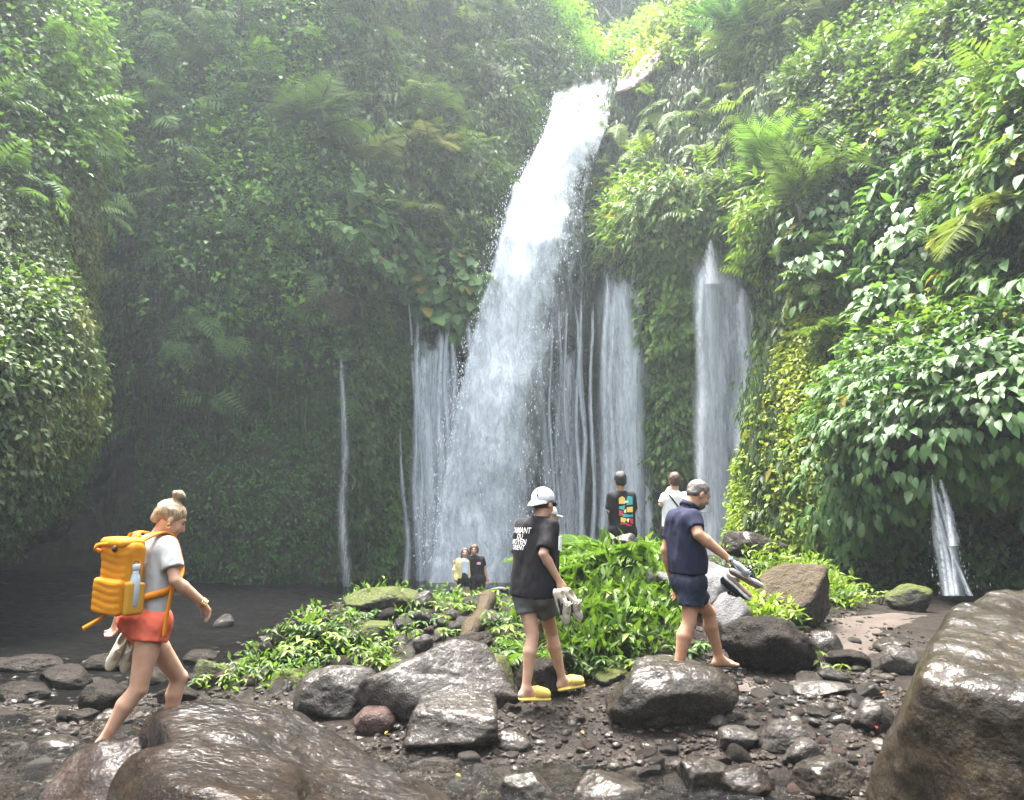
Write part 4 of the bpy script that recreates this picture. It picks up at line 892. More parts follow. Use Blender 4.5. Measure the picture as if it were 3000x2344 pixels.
cascade('veil of thin cascades down the dark wall left of the main fall', [st(1275, 970, 1275, 1800, 130, 200, 28.6, 0.5, 0.75), st(1222, 930, 1240, 1800, 20, 60, 28.4, 0.56, 0.85), st(1310, 900, 1312, 1800, 16, 44, 28.5, 0.6), st(1290, 930, 1295, 1800, 26, 60, 28.4), st(1240, 1010, 1270, 1800, 46, 80, 28.3, 0.54, 0.8), st(1325, 960, 1330, 1800, 20, 50, 28.6, 0.52), st(1205, 1010, 1235, 1800, 16, 40, 28.3, 0.48, 0.7), st(1375, 890, 1385, 1100, 34, 34, 28.9, 0.56), st(1195, 870, 1200, 1010, 6, 8, 28.3, 0.56, 0.7), st(1175, 1210, 1195, 1800, 8, 34, 28.2, 0.46, 0.6)], P(1270, 1800, 28.3), 100)
cascade('faint trickle in the misty recess at the left', [st(1003, 1000, 1010, 1740, 16, 46, 26.2, 0.44, 0.45)], P(1005, 1760, 26), 130)
cascade('narrow trickles on black rock just right of the main fall', [st(1640, 850, 1632, 1700, 10, 22, 30.2, 0.55), st(1685, 850, 1700, 1700, 8, 26, 30.0, 0.55), st(1700, 850, 1715, 1750, 10, 24, 29.8, 0.56, 0.9), st(1580, 840, 1600, 1500, 30, 60, 30.3, 0.46, 0.6), st(1660, 1000, 1665, 1750, 60, 170, 29.9, 0.42, 0.6), st(1610, 870, 1618, 1700, 8, 20, 30.0, 0.58), st(1730, 860, 1738, 1750, 8, 22, 29.8, 0.56), st(1655, 860, 1660, 1300, 6, 14, 30.0, 0.58)], P(1680, 1800, 30), 160)
cascade('left of the two broad cascades at the right, split round rock', [st(1835, 785, 1840, 1800, 175, 195, 29.5, 0.52, 0.8), st(1868, 775, 1850, 1800, 56, 96, 29.4, 0.62), st(1835, 800, 1860, 1800, 50, 90, 29.4, 0.54, 0.8), st(1775, 785, 1775, 1800, 18, 50, 29.7, 0.58), st(1800, 800, 1790, 1500, 14, 50, 29.6, 0.5, 0.8), st(1895, 1250, 1925, 1750, 20, 70, 29.2, 0.48, 0.7)], P(1840, 1800, 29.4), 200)
cascade('right cascade fanning out below a leafy notch', [st(2088, 700, 2086, 830, 14, 90, 26.5, 0.5, 0.6), st(2125, 745, 2130, 1800, 150, 235, 26.6, 0.52, 0.8), st(2080, 740, 2110, 1800, 100, 130, 26.4, 0.62), st(2105, 745, 2120, 1800, 110, 120, 26.5, 0.54, 0.85), st(2180, 830, 2190, 1330, 60, 90, 26.3, 0.53, 0.85), st(2060, 760, 2065, 1500, 40, 60, 26.4, 0.5, 0.8), st(2200, 860, 2200, 1500, 24, 60, 26.3, 0.55, 0.7)], P(2100, 1800, 26.4), 240)
spout = cascade('short frothy spout gushing from the wall at the far right', [st(2738, 1385, 2790, 1745, 22, 60, 13.6, 0.62), st(2730, 1410, 2770, 1745, 14, 40, 13.7, 0.55, 0.85), st(2745, 1420, 2815, 1745, 18, 46, 13.5, 0.58, 0.85), st(2755, 1500, 2838, 1745, 10, 26, 13.4, 0.56, 0.8), st(2748, 1400, 2800, 1600, 26, 50, 13.4, 0.5, 0.7)], P(2790, 1760, 13.4), 280, 'fall_near')
def spout_drops():
    n = 900; v = rgw.random(n); py = 1390+v*360; px = 2738+70*v**1.2+rgw.normal(size=n)*(8+26*v); Y = 13.5+rgw.normal(size=n)*0.15
    q = np.array([P(a, b, c) for a, b, c in zip(px, py, Y)]); s_ = 0.004+0.013*rgw.random(n)**3; B = np.array([(1, 0, 0), (-0.5, 0.87, 0), (-0.5, -0.87, 0), (0, 0, 1.8), (0, 0, -2.6)]); F = np.array([(0, 1, 3), (1, 2, 3), (2, 0, 3), (1, 0, 4), (2, 1, 4), (0, 2, 4)])
    V = q[:, None]+B[None]*(s_[:, None, None]*(0.6+0.8*rgw.random((n, 5, 1)))); o = obj('spray', V.reshape(-1, 3), (F[None]+5*np.arange(n)[:, None, None]).reshape(-1, 3), M['drops'], None, False); bake_parent(o, spout); o['kind'] = 'stuff'
spout_drops()
# pool at the foot of the falls and the stream in front
def mat_stream(name, tint, scale, strength, dist):
    m, nt, b = new_mat(name); nt.nodes.remove(b)
    bp = node(nt, 'ShaderNodeBump', Strength=strength, Distance=dist)
    nt.links.new(obj_noise(nt, scale, 5, 0.6, (0.8, 1.9, 1), dist=0.6), bp.inputs['Height'])
    g = node(nt, 'ShaderNodeBsdfGlossy', Roughness=0.06); nt.links.new(bp.outputs[0], g.inputs['Normal'])
    tr = nt.nodes.new('ShaderNodeBsdfTransparent'); tr.inputs['Color'].default_value = (*tint, 1)
    fr = node(nt, 'ShaderNodeFresnel', IOR=1.4); nt.links.new(bp.outputs[0], fr.inputs['Normal'])
    mx = nt.nodes.new('ShaderNodeMixShader'); nt.links.new(fr.outputs[0], mx.inputs[0]); nt.links.new(tr.outputs[0], mx.inputs[1]); nt.links.new(g.outputs[0], mx.inputs[2])
    nt.links.new(mx.outputs[0], nt.nodes['Material Output'].inputs['Surface']); return m
M['stream'] = mat_stream('stream_water', (0.8, 0.74, 0.64), 14, 1.0, 0.08)
M['pool'] = mat_stream('pool_water', (0.06, 0.075, 0.08), 2.5, 0.6, 0.12)
sx = np.linspace(-5.5, 3.6, 270); sy = np.linspace(3.4, 7.4, 150); SX, SY = np.meshgrid(sx, sy, indexing='ij')
q3 = np.stack([SX*1.0, SY*2.0, SX*0], -1)
SZ = -0.165+0.035*fbm(q3*2.2, 3, 91)+0.024*fbm(q3*6, 2, 92)+0.02*(SY-5.5)*sstep(-1, 3, SX)
o = obj('water', np.stack([SX, SY, SZ], -1).reshape(-1, 3), grid_faces(270, 150), M['stream']); tag(o, 'shallow rippling stream over stones in the foreground', kind='structure')
px_ = np.linspace(-30, 8, 40); py_ = np.linspace(8.5, 36, 40); PX, PY = np.meshgrid(px_, py_, indexing='ij')
PZ = -0.62+0.03*fbm(np.stack([PX, PY, PX*0], -1)*0.8, 2, 95)
o = obj('water', np.stack([PX, PY, PZ], -1).reshape(-1, 3), grid_faces(40, 40), M['pool']); tag(o, 'dark plunge pool at the foot of the falls', kind='structure')
# ------------------------------------------------------------------ boulders and stones
def ico(sub):
    bm = bmesh.new(); bmesh.ops.create_icosphere(bm, subdivisions=sub, radius=1.0)
    V = np.array([v.co[:] for v in bm.verts]); F = np.array([[v.index for v in f.verts] for f in bm.faces]); bm.free(); return nrm(V), F
ICO = {k: ico(k) for k in (2, 3, 4, 5, 6)}
def rock_shape(seed, sub=4, planes=14, k=9.0, rough=0.05, rnd=0.25, freq=2.0):
    """boulder of unit half-size: facets cut by random planes, edges worn, surface uneven"""
    rg = np.random.default_rng(seed); V, F = ICO[sub]
    n = nrm(rg.normal(size=(planes, 3))); d = 0.72+0.33*rg.random(planes)
    s = np.maximum(V@n.T, 0.02)/d
    r = (s**k).sum(1)**(-1.0/k)
    r = np.minimum(r, 1.25)*(1-rnd)+rnd*1.0
    r = r*(1+rough*fbm(V*freq+seed, 4, seed)+rough*0.5*fbm(V*freq*4+seed, 4, seed+3)-rough*0.35*np.abs(fbm(V*freq*2.5+seed, 3, seed+5)))
    X = V*r[:, None]; lo, hi = X.min(0), X.max(0); X = (X-(lo+hi)/2)/((hi-lo)/2); return X, F
def boulder(label, px, py, w, h, Y, mat, seed, tilt=0.0, yaw=None, depth=0.8, sub=5, rough=0.09, rnd=0.08, planes=12, k=26, name='boulder', group=None, sink=0.0):
    """px,py centre and w,h size in photo pixels, at depth Y; real size follows from the distance"""
    if w < 140: sub = min(sub, 4)
    X, F = rock_shape(seed, sub, planes, k, rough, rnd)
    gh = ground_hit(px, py+0.40*h)
    if gh is not None and abs(gh[1]-Y) < 1.3: Y = gh[1]+0.25*max(w, h)/FOC*Y*depth
    c = P(px, py, Y); m = Y/FOC*1.0
    if tilt:
        ct, st_ = math.cos(tilt), math.sin(tilt); X = X@np.array([[ct, 0, st_], [0, 1, 0], [-st_, 0, ct]]).T
        X = X/np.abs(X[:, [0, 2]]).max(0).mean()
    S = np.array([w*m/2, max(w, h)*m/2*depth, h*m/2]); X = X*S
    g = float(ground_z(c[0], c[1]))-0.06-c[2]; zm = X[:, 2].min(); lowr = X[:, 2] < 0
    f = np.clip(-X[:, 2]/max(-zm, 1e-3), 0, 1); X[:, :2] *= (1+0.08*f)[:, None]
    if g < zm and g > zm-1.5: X[lowr, 2] *= min(g/zm, 1.35)
    o = obj(name, X, F, M[mat]); o.location = c; tag(o, label, 'boulder' if name == 'boulder' else 'stone', group); return o
def hull_boulder(label, hulls, mat, h=0.03, k=0.12, uk=0.15, noise=((0.06, 1.6), (0.02, 6.0)), seed=0, clear=None):
    """boulder from convex pieces: each a list of (px, py, Y) corner points; edges worn round"""
    pts = [np.array([P(*q) if len(q) == 3 else q[1:] for q in hl], float) for hl in hulls]
    A = np.concatenate(pts); G = Grid(A.min(0)-0.25, A.max(0)+0.25, h); sl, X = G.all(); first = True
    for pt in pts:
        bm = bmesh.new()
        for p in pt: bm.verts.new(p)
        r = bmesh.ops.convex_hull(bm, input=bm.verts[:]); bm.normal_update()
        pl_ = {}
        for f in bm.faces:
            n = np.array(f.normal); 
            if np.linalg.norm(n) < 0.5: continue
            pl_[tuple(np.round(n, 2))] = (n, np.dot(n, np.array(f.verts[0].co)))
        bm.free(); cen = pt.mean(0); D = None; acc = 0
        for n, d in pl_.values():
            if n@cen > d: n, d = -n, -d
            acc = acc+np.exp(np.clip((X@n-d)/k*3.0, -60, 60))
        D = np.log(acc+1e-30)*k/3.0
        G.S = D.astype(np.float32) if first else G.S
        if not first: G.union(sl, D, uk)
        first = False
    d = G.S
    for amp, fr in noise: d = d+amp*fbm(X*fr, 3, seed+int(fr*10))
    G.S = d.astype(np.float32)
    V, Q = G.mesh(); b = np.array([A[:, 0].mean(), A[:, 1].mean(), A[:, 2].min()])
    o = obj('boulder', V-b, Q, M[mat]); o.location = b; tag(o, label, 'boulder'); return o
# the two giants in front
hull_boulder('huge wet brown boulder filling the lower left foreground', [
   [(420, 2095, 4.6), (520, 2045, 4.7), (680, 2022, 4.9), (820, 2040, 5.0), (960, 2100, 4.9), (1100, 2185, 4.7), (1380, 2360, 4.5), (1300, 2500, 3.8), (700, 2250, 3.9), (500, 2170, 4.0), (450, 2180, 4.3), (700, 2750, 3.6), (1450, 2750, 3.9), (1400, 2700, 4.9), (450, 2500, 4.7)],
   [(310, 2235, 4.2), (400, 2165, 4.2), (560, 2158, 4.3), (900, 2230, 4.2), (270, 2380, 3.9), (520, 2280, 3.5), (900, 2420, 3.4), (260, 2800, 3.7), (900, 2900, 3.3), (600, 2700, 4.6)],
   [(400, 2110, 4.85), (440, 2072, 4.9), (500, 2070, 4.9), (410, 2150, 4.7), (520, 2140, 4.6), (500, 2060, 5.1), (420, 2250, 4.8)]],
   'rock_brown', 0.02, 0.07, 0.05, ((0.06, 1.3), (0.024, 4.0), (0.014, 11.0)), 5, (1.0, 1.0, 1.0))
hull_boulder('huge wet boulder with shining top and dark face at the right edge', [
   [(2748, 1772, 4.45), (2800, 1752, 4.6), (3010, 1712, 4.75), (3400, 1690, 4.8), (3400, 2110, 3.5), (3000, 2045, 3.6), (2700, 1985, 3.85), (2640, 2080, 4.0), (2560, 2210, 4.3), (2510, 2310, 4.45), (2560, 2440, 4.3), (3000, 2600, 3.55), (3400, 2700, 3.4), (2600, 2500, 5.3), (3400, 2300, 5.4), (2760, 2200, 5.2)]],
   'rock_giant', 0.02, 0.05, 0.06, ((0.06, 1.4), (0.03, 4.5), (0.016, 12.0)), 9)
hull_boulder('pinkish brown slab the backpack hiker steps onto, left of the giant boulder', [
   [(225, 2185, 4.8), (320, 2138, 4.8), (450, 2130, 4.85), (560, 2150, 5.2), (290, 2215, 5.2), (150, 2270, 4.75), (100, 2370, 4.6), (200, 2480, 4.3), (560, 2480, 4.3), (600, 2300, 4.6), (100, 2500, 4.9), (600, 2400, 5.4)]], 'rock_slab', 0.022, 0.06, 0.06, ((0.05, 1.8), (0.025, 6.0), (0.01, 14)), 13)
boulder('broad grey slab leaning in the middle of the bank', 1275, 2010, 500, 235, 7.0, 'rock_grey', 103, -0.42, depth=0.6, sub=5, planes=9)
boulder('grey boulder half hidden left of the broad leaning slab', 990, 2030, 240, 165, 7.1, 'rock_grey', 107, 0.2)
boulder('wet olive boulder in front of the slab at the stream edge', 1330, 2122, 290, 165, 6.2, 'rock_wet', 112, -0.35, planes=10)
boulder('long wet boulder in front of the man in the navy polo', 1975, 2045, 410, 215, 6.35, 'rock_wet', 118, -0.5, depth=0.55, sub=5, planes=8, k=40)
boulder('flat grey rock under the foot of the navy polo man', 1965, 1985, 260, 120, 6.95, 'rock_grey', 121, -0.1, depth=1.0)
boulder('black boulder with a pale top right of the navy polo man', 2255, 1905, 300, 190, 7.0, 'rock_black', 126, 0.1, planes=11)
boulder('rust mossy boulder above the black one', 2330, 1752, 220, 195, 9.6, 'rock_rust', 131, 0.0)
boulder('large pale grey boulder behind the navy polo man', 2010, 1725, 300, 170, 9.2, 'rock_pale', 137, 0.1)
boulder('pale wedge stone between the navy polo man and the black boulder', 2135, 1815, 130, 170, 8.6, 'rock_pale', 138, 0.3)
boulder('smooth dark boulder at the foot of the right cascade', 2215, 1605, 200, 95, 11.2, 'rock_wet', 141, 0.15)
boulder('small grey boulder in front of the man in the black graphic shirt', 1832, 1592, 85, 60, 10.0, 'rock_grey', 144)
boulder('low mossy boulder at the end of the dirt path', 2660, 1755, 140, 90, 10.5, 'rock_moss', 147, -0.1)
boulder('smooth oval grey stone against the right giant boulder', 2640, 1938, 130, 100, 7.6, 'rock_grey', 151, -0.4, rnd=0.6)
boulder('angular grey stone wedged beside the right giant boulder', 2555, 2105, 130, 110, 5.6, 'rock_grey', 153, -0.5)
boulder('upright mossy stone at the far left tip of the green bank', 618, 1972, 95, 80, 8.2, 'rock_moss', 156)
boulder('dark rock under the mossy log in the bank', 1375, 1885, 140, 75, 8.3, 'rock_black', 159, 0.2)
boulder('moss topped boulder at the right end of the slab', 1440, 1985, 150, 150, 7.5, 'rock_moss', 163, 0.5)
boulder('reddish angular stone at the foot of the leaning slab', 1095, 2112, 130, 80, 6.4, 'rock_red', 166, -0.4)
boulder('round brown stone sitting in the stream', 1500, 2172, 120, 60, 5.8, 'rock_wet', 169, rnd=0.5)
boulder('pointed grey stone at the bottom middle of the picture', 1545, 2320, 170, 120, 4.8, 'rock_wet', 172, 0.2)
boulder('flat rock half drowned at the bottom, right of the pointed one', 1780, 2320, 200, 90, 4.85, 'rock_wet', 175, 0.0)
boulder('dark oval stone at the left edge of the gravel', 165, 2190, 130, 60, 6.3, 'rock_wet', 178, rnd=0.4)
boulder('dim boulder behind the legs of the backpack hiker', 290, 2050, 130, 100, 8.2, 'rock_black', 181)
boulder('mossy rock at the top of the green bank, left', 1100, 1760, 190, 80, 10.4, 'rock_moss', 184)
boulder('mossy hump beside the couple', 1185, 1755, 90, 60, 10.6, 'rock_moss', 187)
boulder('grey stone on top of the bank left of the couple', 1240, 1762, 80, 60, 10.4, 'rock_grey', 190)
boulder('brown boulder on the gravel just right of the stream', 2060, 2290, 160, 130, 5.05, 'rock_wet', 193, 0.2)
boulder('olive brown stone at the lower right of the stream', 2190, 2305, 150, 110, 4.9, 'rock_brown', 196, 0.1, rnd=0.4)
boulder('wide olive slab in front of the right giant boulder', 2430, 2280, 190, 110, 4.75, 'rock_wet', 199, 0.1)
boulder('rounded grey boulder among the shingle, the largest there', 2300, 2160, 150, 105, 5.7, 'rock_grey', 202, -0.2, rnd=0.35)
boulder('rounded stone left of the largest in the shingle', 2160, 2165, 110, 70, 5.6, 'rock_grey', 205, rnd=0.4)
boulder('grey stone in front of the shingle boulders', 2360, 2215, 130, 100, 5.3, 'rock_grey', 208, 0.3, rnd=0.3)
boulder('dark stone near the path bend', 2480, 1935, 130, 60, 7.5, 'rock_black', 211, 0.1)
boulder('brown stone on the path side', 2420, 1890, 90, 80, 8.0, 'rock_grey', 214)
boulder('dark stone at the shady end of the path', 2610, 1895, 100, 50, 8.2, 'rock_wet', 217)
boulder('flat grey rock on the path by the shingle', 2400, 2020, 160, 50, 6.7, 'rock_grey', 220)
boulder('small dark stone in front of the yellow slides', 1500, 2080, 55, 40, 6.3, 'rock_black', 223)
boulder('dark hollow stone behind the legs of the cap wearer', 1585, 1990, 150, 120, 7.3, 'rock_black', 226)
boulder('grey stone on the green bank above the slab', 1240, 1888, 60, 60, 8.4, 'rock_grey', 229)
boulder('moss covered stone in the middle of the green bank', 1095, 1855, 110, 70, 9.2, 'rock_moss', 232)
boulder('mossy slab at the lower left of the green bank', 850, 1990, 170, 60, 8.0, 'rock_moss', 235, -0.3)
boulder('pale rock peeping out of the bushes near the knees of the navy polo man', 1830, 1870, 60, 60, 8.0, 'rock_pale', 238)
boulder('flat olive stone under the bushes', 1795, 1985, 110, 50, 7.2, 'rock_moss', 241)
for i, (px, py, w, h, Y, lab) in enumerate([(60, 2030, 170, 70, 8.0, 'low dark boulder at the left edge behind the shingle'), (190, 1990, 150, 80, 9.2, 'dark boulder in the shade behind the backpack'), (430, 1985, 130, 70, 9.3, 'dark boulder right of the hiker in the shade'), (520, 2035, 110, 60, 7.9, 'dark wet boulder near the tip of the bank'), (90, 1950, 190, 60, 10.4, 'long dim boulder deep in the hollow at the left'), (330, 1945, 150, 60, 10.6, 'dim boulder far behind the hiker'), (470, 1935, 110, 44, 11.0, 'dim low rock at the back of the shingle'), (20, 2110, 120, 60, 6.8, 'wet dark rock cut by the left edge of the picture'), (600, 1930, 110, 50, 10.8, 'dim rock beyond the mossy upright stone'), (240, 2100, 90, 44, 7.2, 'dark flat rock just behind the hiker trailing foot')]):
    boulder(lab, px, py, w, h, Y, 'rock_black', 900+i, 0.15*(i % 3-1))  # black rock colour carries the shade of the hollow here
hull_boulder('bare pinkish rock shoulder right of the lip of the fall', [[(1785, 262, 31.6), (1800, 225, 32.0), (1850, 185, 32.0), (1915, 125, 32.4), (1950, 150, 31.6), (1900, 215, 30.6), (1860, 262, 30.4), (1815, 285, 30.8), (1790, 300, 32.9), (1930, 260, 32.9)]], 'rock_lip', 0.12, 0.25, 0.3, ((0.25, 0.6), (0.1, 2.0), (0.05, 5.0)), 21)
hull_boulder('small pale rock left of the lip of the fall', [[(1605, 215, 36.5), (1640, 228, 36), (1660, 262, 36), (1640, 275, 35.4), (1600, 262, 35.6), (1610, 290, 36.8)]], 'rock_lip', 0.12, 0.25, 0.3, ((0.15, 0.8), (0.06, 3.0)), 22)
# logs
def log(label, a, b, r, mat, seed):
    mb = MB(); a = np.array(a); b = np.array(b); n = 10; pts = [a+(b-a)*i/n+np.array([0, 0, 0.05*math.sin(i*0.9+seed)]) for i in range(n+1)]
    mb.tube(pts, [r*(1+0.12*math.sin(i*1.7+seed)) for i in range(n+1)], 12); o = mb.build('log', M[mat]); tag(o, label, 'log')
log('mossy fallen log slanting down the green bank', P(1430, 1765, 9.6), P(1365, 1880, 8.6), 0.10, 'rock_rust', 1)
log('grey log lying along the crest in front of the couple', P(1320, 1738, 10.8), P(1540, 1737, 10.6), 0.035, 'rock_grey', 2)
# countable stones of the stream bed and shingle, then gravel
SH = [rock_shape(300+i, 3, 10+i % 4, 14, 0.1, 0.12+0.3*(i % 3)/2) for i in range(14)]
kinds = ['rock_wet', 'rock_wet', 'rock_grey', 'rock_grey', 'rock_black', 'rock_red', 'rock_wet']
SM = {}
def stone_mesh(i, mk):
    if (i, mk) not in SM: SM[(i, mk)] = make_mesh('stone', SH[i][0], SH[i][1], M[mk])
    return SM[(i, mk)]
srg = np.random.default_rng(8)
stone_lab = {'rock_wet': 'small wet dark stone lying in the stream bed', 'rock_grey': 'small grey stone in the shingle', 'rock_black': 'small black stone in the shingle', 'rock_red': 'small reddish stone in the shingle'}
spots = []
region_names = ['in the shallow stream at the bottom', 'in the shingle left of the right giant boulder', 'on the dark shingle at the far left', 'on the gravel in front of the yellow slides', 'beside the dirt path at the right', 'on the left green bank', 'under the thicket bushes', 'near the crest of the bank', 'beside the navy polo man']
regions = [((850, 2050, 2175, 2344), 80, (20, 80)), ((1950, 2560, 2000, 2340), 90, (30, 105)), ((0, 330, 2060, 2344), 45, (16, 60)), ((1200, 2000, 2040, 2190), 50, (10, 34)), ((2150, 2620, 1850, 2010), 30, (14, 44)), ((620, 1500, 1800, 2060), 44, (20, 80)), ((1600, 2000, 1750, 2000), 8, (30, 70)), ((1050, 1500, 1770, 1900), 14, (24, 70)), ((1950, 2250, 1800, 1960), 10, (20, 50))]
for ((x0, x1, y0, y1), n, (s0, s1)), rname in zip(regions, region_names):
    for _ in range(n):
        px, py = srg.uniform(x0, x1), srg.uniform(y0, y1); p = ground_hit(px, py)
        if p is None: continue
        s = (s0+(s1-s0)*srg.random()**2.0)/FOC*p[1]*0.5
        if any((p[0]-q[0])**2+(p[1]-q[1])**2 < (0.72*(s+q[2]))**2 for q in spots): continue
        spots.append((p[0], p[1], s)); mk = kinds[srg.integers(len(kinds))] if py < 2200 or px > 2050 else ('rock_wet' if srg.random() < 0.75 else 'rock_grey')
        o = bpy.data.objects.new('stone', stone_mesh(int(srg.integers(14)), mk)); C.objects.link(o)
        o.location = (p[0], p[1], p[2]+s*0.3); o.rotation_euler = (srg.normal()*0.25, srg.normal()*0.25, srg.uniform(0, 6.3)); o.scale = (s*srg.uniform(1.0, 1.35), s*srg.uniform(0.8, 1.1), s*srg.uniform(0.5, 0.8))
        sw = 'tiny' if s < 0.05 else ('small' if s < 0.085 else 'fist sized' if s < 0.12 else 'large loose')
        lab = '%s %s stone %s' % (sw, {'wet': 'wet dark', 'grey': 'grey', 'black': 'black', 'red': 'reddish'}[mk[5:]], rname); tag(o, lab, 'stone', lab.replace('stone', 'stones'))
# further cobbles, joined
def cobbles(n, poly, smin, smax, mat, seed, label):
    rg = np.random.default_rng(seed); T = [rock_shape(600+i, 2, 10, 12, 0.1, 0.25) for i in range(6)]; Vs = []; Fs = []; m = 0; got = 0
    x0, x1, y0, y1 = poly
    while got < n:
        p = ground_hit(rg.uniform(x0, x1), rg.uniform(y0, y1)); got += 1
        if p is None: continue
        s = (smin+(smax-smin)*rg.random()**2)/FOC*p[1]*0.5
        if any((p[0]-q[0])**2+(p[1]-q[1])**2 < (0.8*(s+q[2]))**2 for q in spots): continue
        spots.append((p[0], p[1], s)); V, F = T[int(rg.integers(6))]; a = rg.uniform(0, 6.28); R = np.array([[math.cos(a), -math.sin(a), 0], [math.sin(a), math.cos(a), 0], [0, 0, 1]])
        V = (V*np.array([1.25, 0.95, 0.62])*s)@R.T+np.array([p[0], p[1], p[2]+0.22*s]); Vs.append(V); Fs.append(F+m); m += len(V)
    o = obj('cobbles', np.concatenate(Vs), np.concatenate(Fs), M[mat]); tag(o, label, 'stones', kind='stuff')
cobbles(260, (1950, 2600, 1960, 2344), 22, 60, 'rock_wet', 21, 'wet cobbles packed between the boulders at the right')
cobbles(130, (1950, 2600, 1960, 2344), 18, 44, 'rock_grey', 22, 'grey cobbles packed between the boulders at the right')
cobbles(260, (820, 2050, 2120, 2344), 16, 46, 'rock_wet', 23, 'wet cobbles across the stream bed')
cobbles(90, (0, 620, 1940, 2040), 20, 55, 'rock_black', 25, 'dim cobbles in the shade at the far left')  # shade of the hollow is put into the black cobble colour
cobbles(160, (0, 420, 2030, 2344), 16, 46, 'rock_wet', 24, 'wet cobbles on the shore at the far left')
# gravel: joined
def gravel(n, region, smin, smax, mat, seed, label):
    rg = np.random.default_rng(seed); V0, F0 = rock_shape(500, 2, 9, 8, 0.1, 0.3); V0, F0 = ico(1); q = []
    x0, x1, y0, y1 = region
    x = rg.uniform(x0, x1, n); y = rg.uniform(y0, y1, n); z = ground_z(x, y); s = smin+(smax-smin)*rg.random(n)**2.5
    px, py, d = proj(np.stack([x, y, z], -1)); k = (px > -60) & (px < 3060) & (py < 2420); x, y, z, s = x[k], y[k], z[k], s[k]; n = len(x)
    A = nrm(rg.normal(size=(n, 3))); B = nrm(np.cross(A, rg.normal(size=(n, 3)))); R = np.stack([A, B, np.cross(A, B)], -1)
    V = V0[None]*(0.75+0.5*rg.random((n, len(V0), 1)))*np.array([1, 0.8, 0.55]); V = np.einsum('nij,nkj->nki', R, V)*s[:, None, None]; V[..., 2] *= 0.7
    V = V+np.stack([x, y, z+s*0.15], -1)[:, None]
    o = obj('gravel', V.reshape(-1, 3), (F0[None]+len(V0)*np.arange(n)[:, None, None]).reshape(-1, 3), M[mat], None, False); tag(o, label, 'gravel', kind='stuff')
gravel(5000, (-1.2, 3.4, 4.6, 8.2), 0.01, 0.045, 'gravel', 1, 'grey gravel and pebbles along the bank path')
gravel(1600, (-1.5, 3.4, 4.4, 7.6), 0.010, 0.045, 'gravel', 2, 'reddish pebbles mixed into the bank gravel')
gravel(3200, (-6.5, -1.6, 5.0, 10.5), 0.012, 0.07, 'gravel', 3, 'dark wet shingle at the left of the pool')
gravel(1800, (1.6, 4.8, 7.0, 12), 0.012, 0.06, 'gravel', 4, 'stony edge of the dirt path')
# near-black sheet over the left hollow floor: its shade painted as colour
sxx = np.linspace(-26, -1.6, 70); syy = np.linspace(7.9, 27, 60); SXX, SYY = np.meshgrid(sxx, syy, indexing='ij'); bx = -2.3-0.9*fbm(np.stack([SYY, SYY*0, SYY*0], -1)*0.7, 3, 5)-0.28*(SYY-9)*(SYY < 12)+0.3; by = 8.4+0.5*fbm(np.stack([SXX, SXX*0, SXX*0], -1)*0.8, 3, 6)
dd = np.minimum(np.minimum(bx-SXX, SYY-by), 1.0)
o = obj('ground', np.stack([SXX, SYY, ground_z(SXX, SYY)+np.clip(dd*0.2, -0.2, 0.03)], -1).reshape(-1, 3), grid_faces(70, 60), M['hollow_shade']); tag(o, 'near black sheet painting shade on the floor of the left hollow', kind='structure')
# dirt path sheet on the ground
pu = np.linspace(0, 1, 40); pv = np.linspace(-1, 1, 14); cen = np.array([ground_hit(*q)[:2] for q in ((2120, 2030), (2330, 1960), (2420, 1930), (2490, 1850), (2600, 1800))] )
cx_ = np.interp(pu*4, range(5), cen[:, 0]); cy_ = np.interp(pu*4, range(5), cen[:, 1]); wd = np.interp(pu, [0, 0.5, 1], [0.6, 0.55, 0.95])
PXX = cx_[:, None]+wd[:, None]*pv[None]; PYY = cy_[:, None]+0.25*pv[None]*wd[:, None]
edge = 1-np.abs(pv)[None]**2
o = obj('path', np.stack([PXX, PYY, ground_z(PXX, PYY)+0.035*edge-0.02], -1).reshape(-1, 3), grid_faces(40, 14), M['dirt']); tag(o, 'trodden brown dirt path curving up at the right', kind='structure')
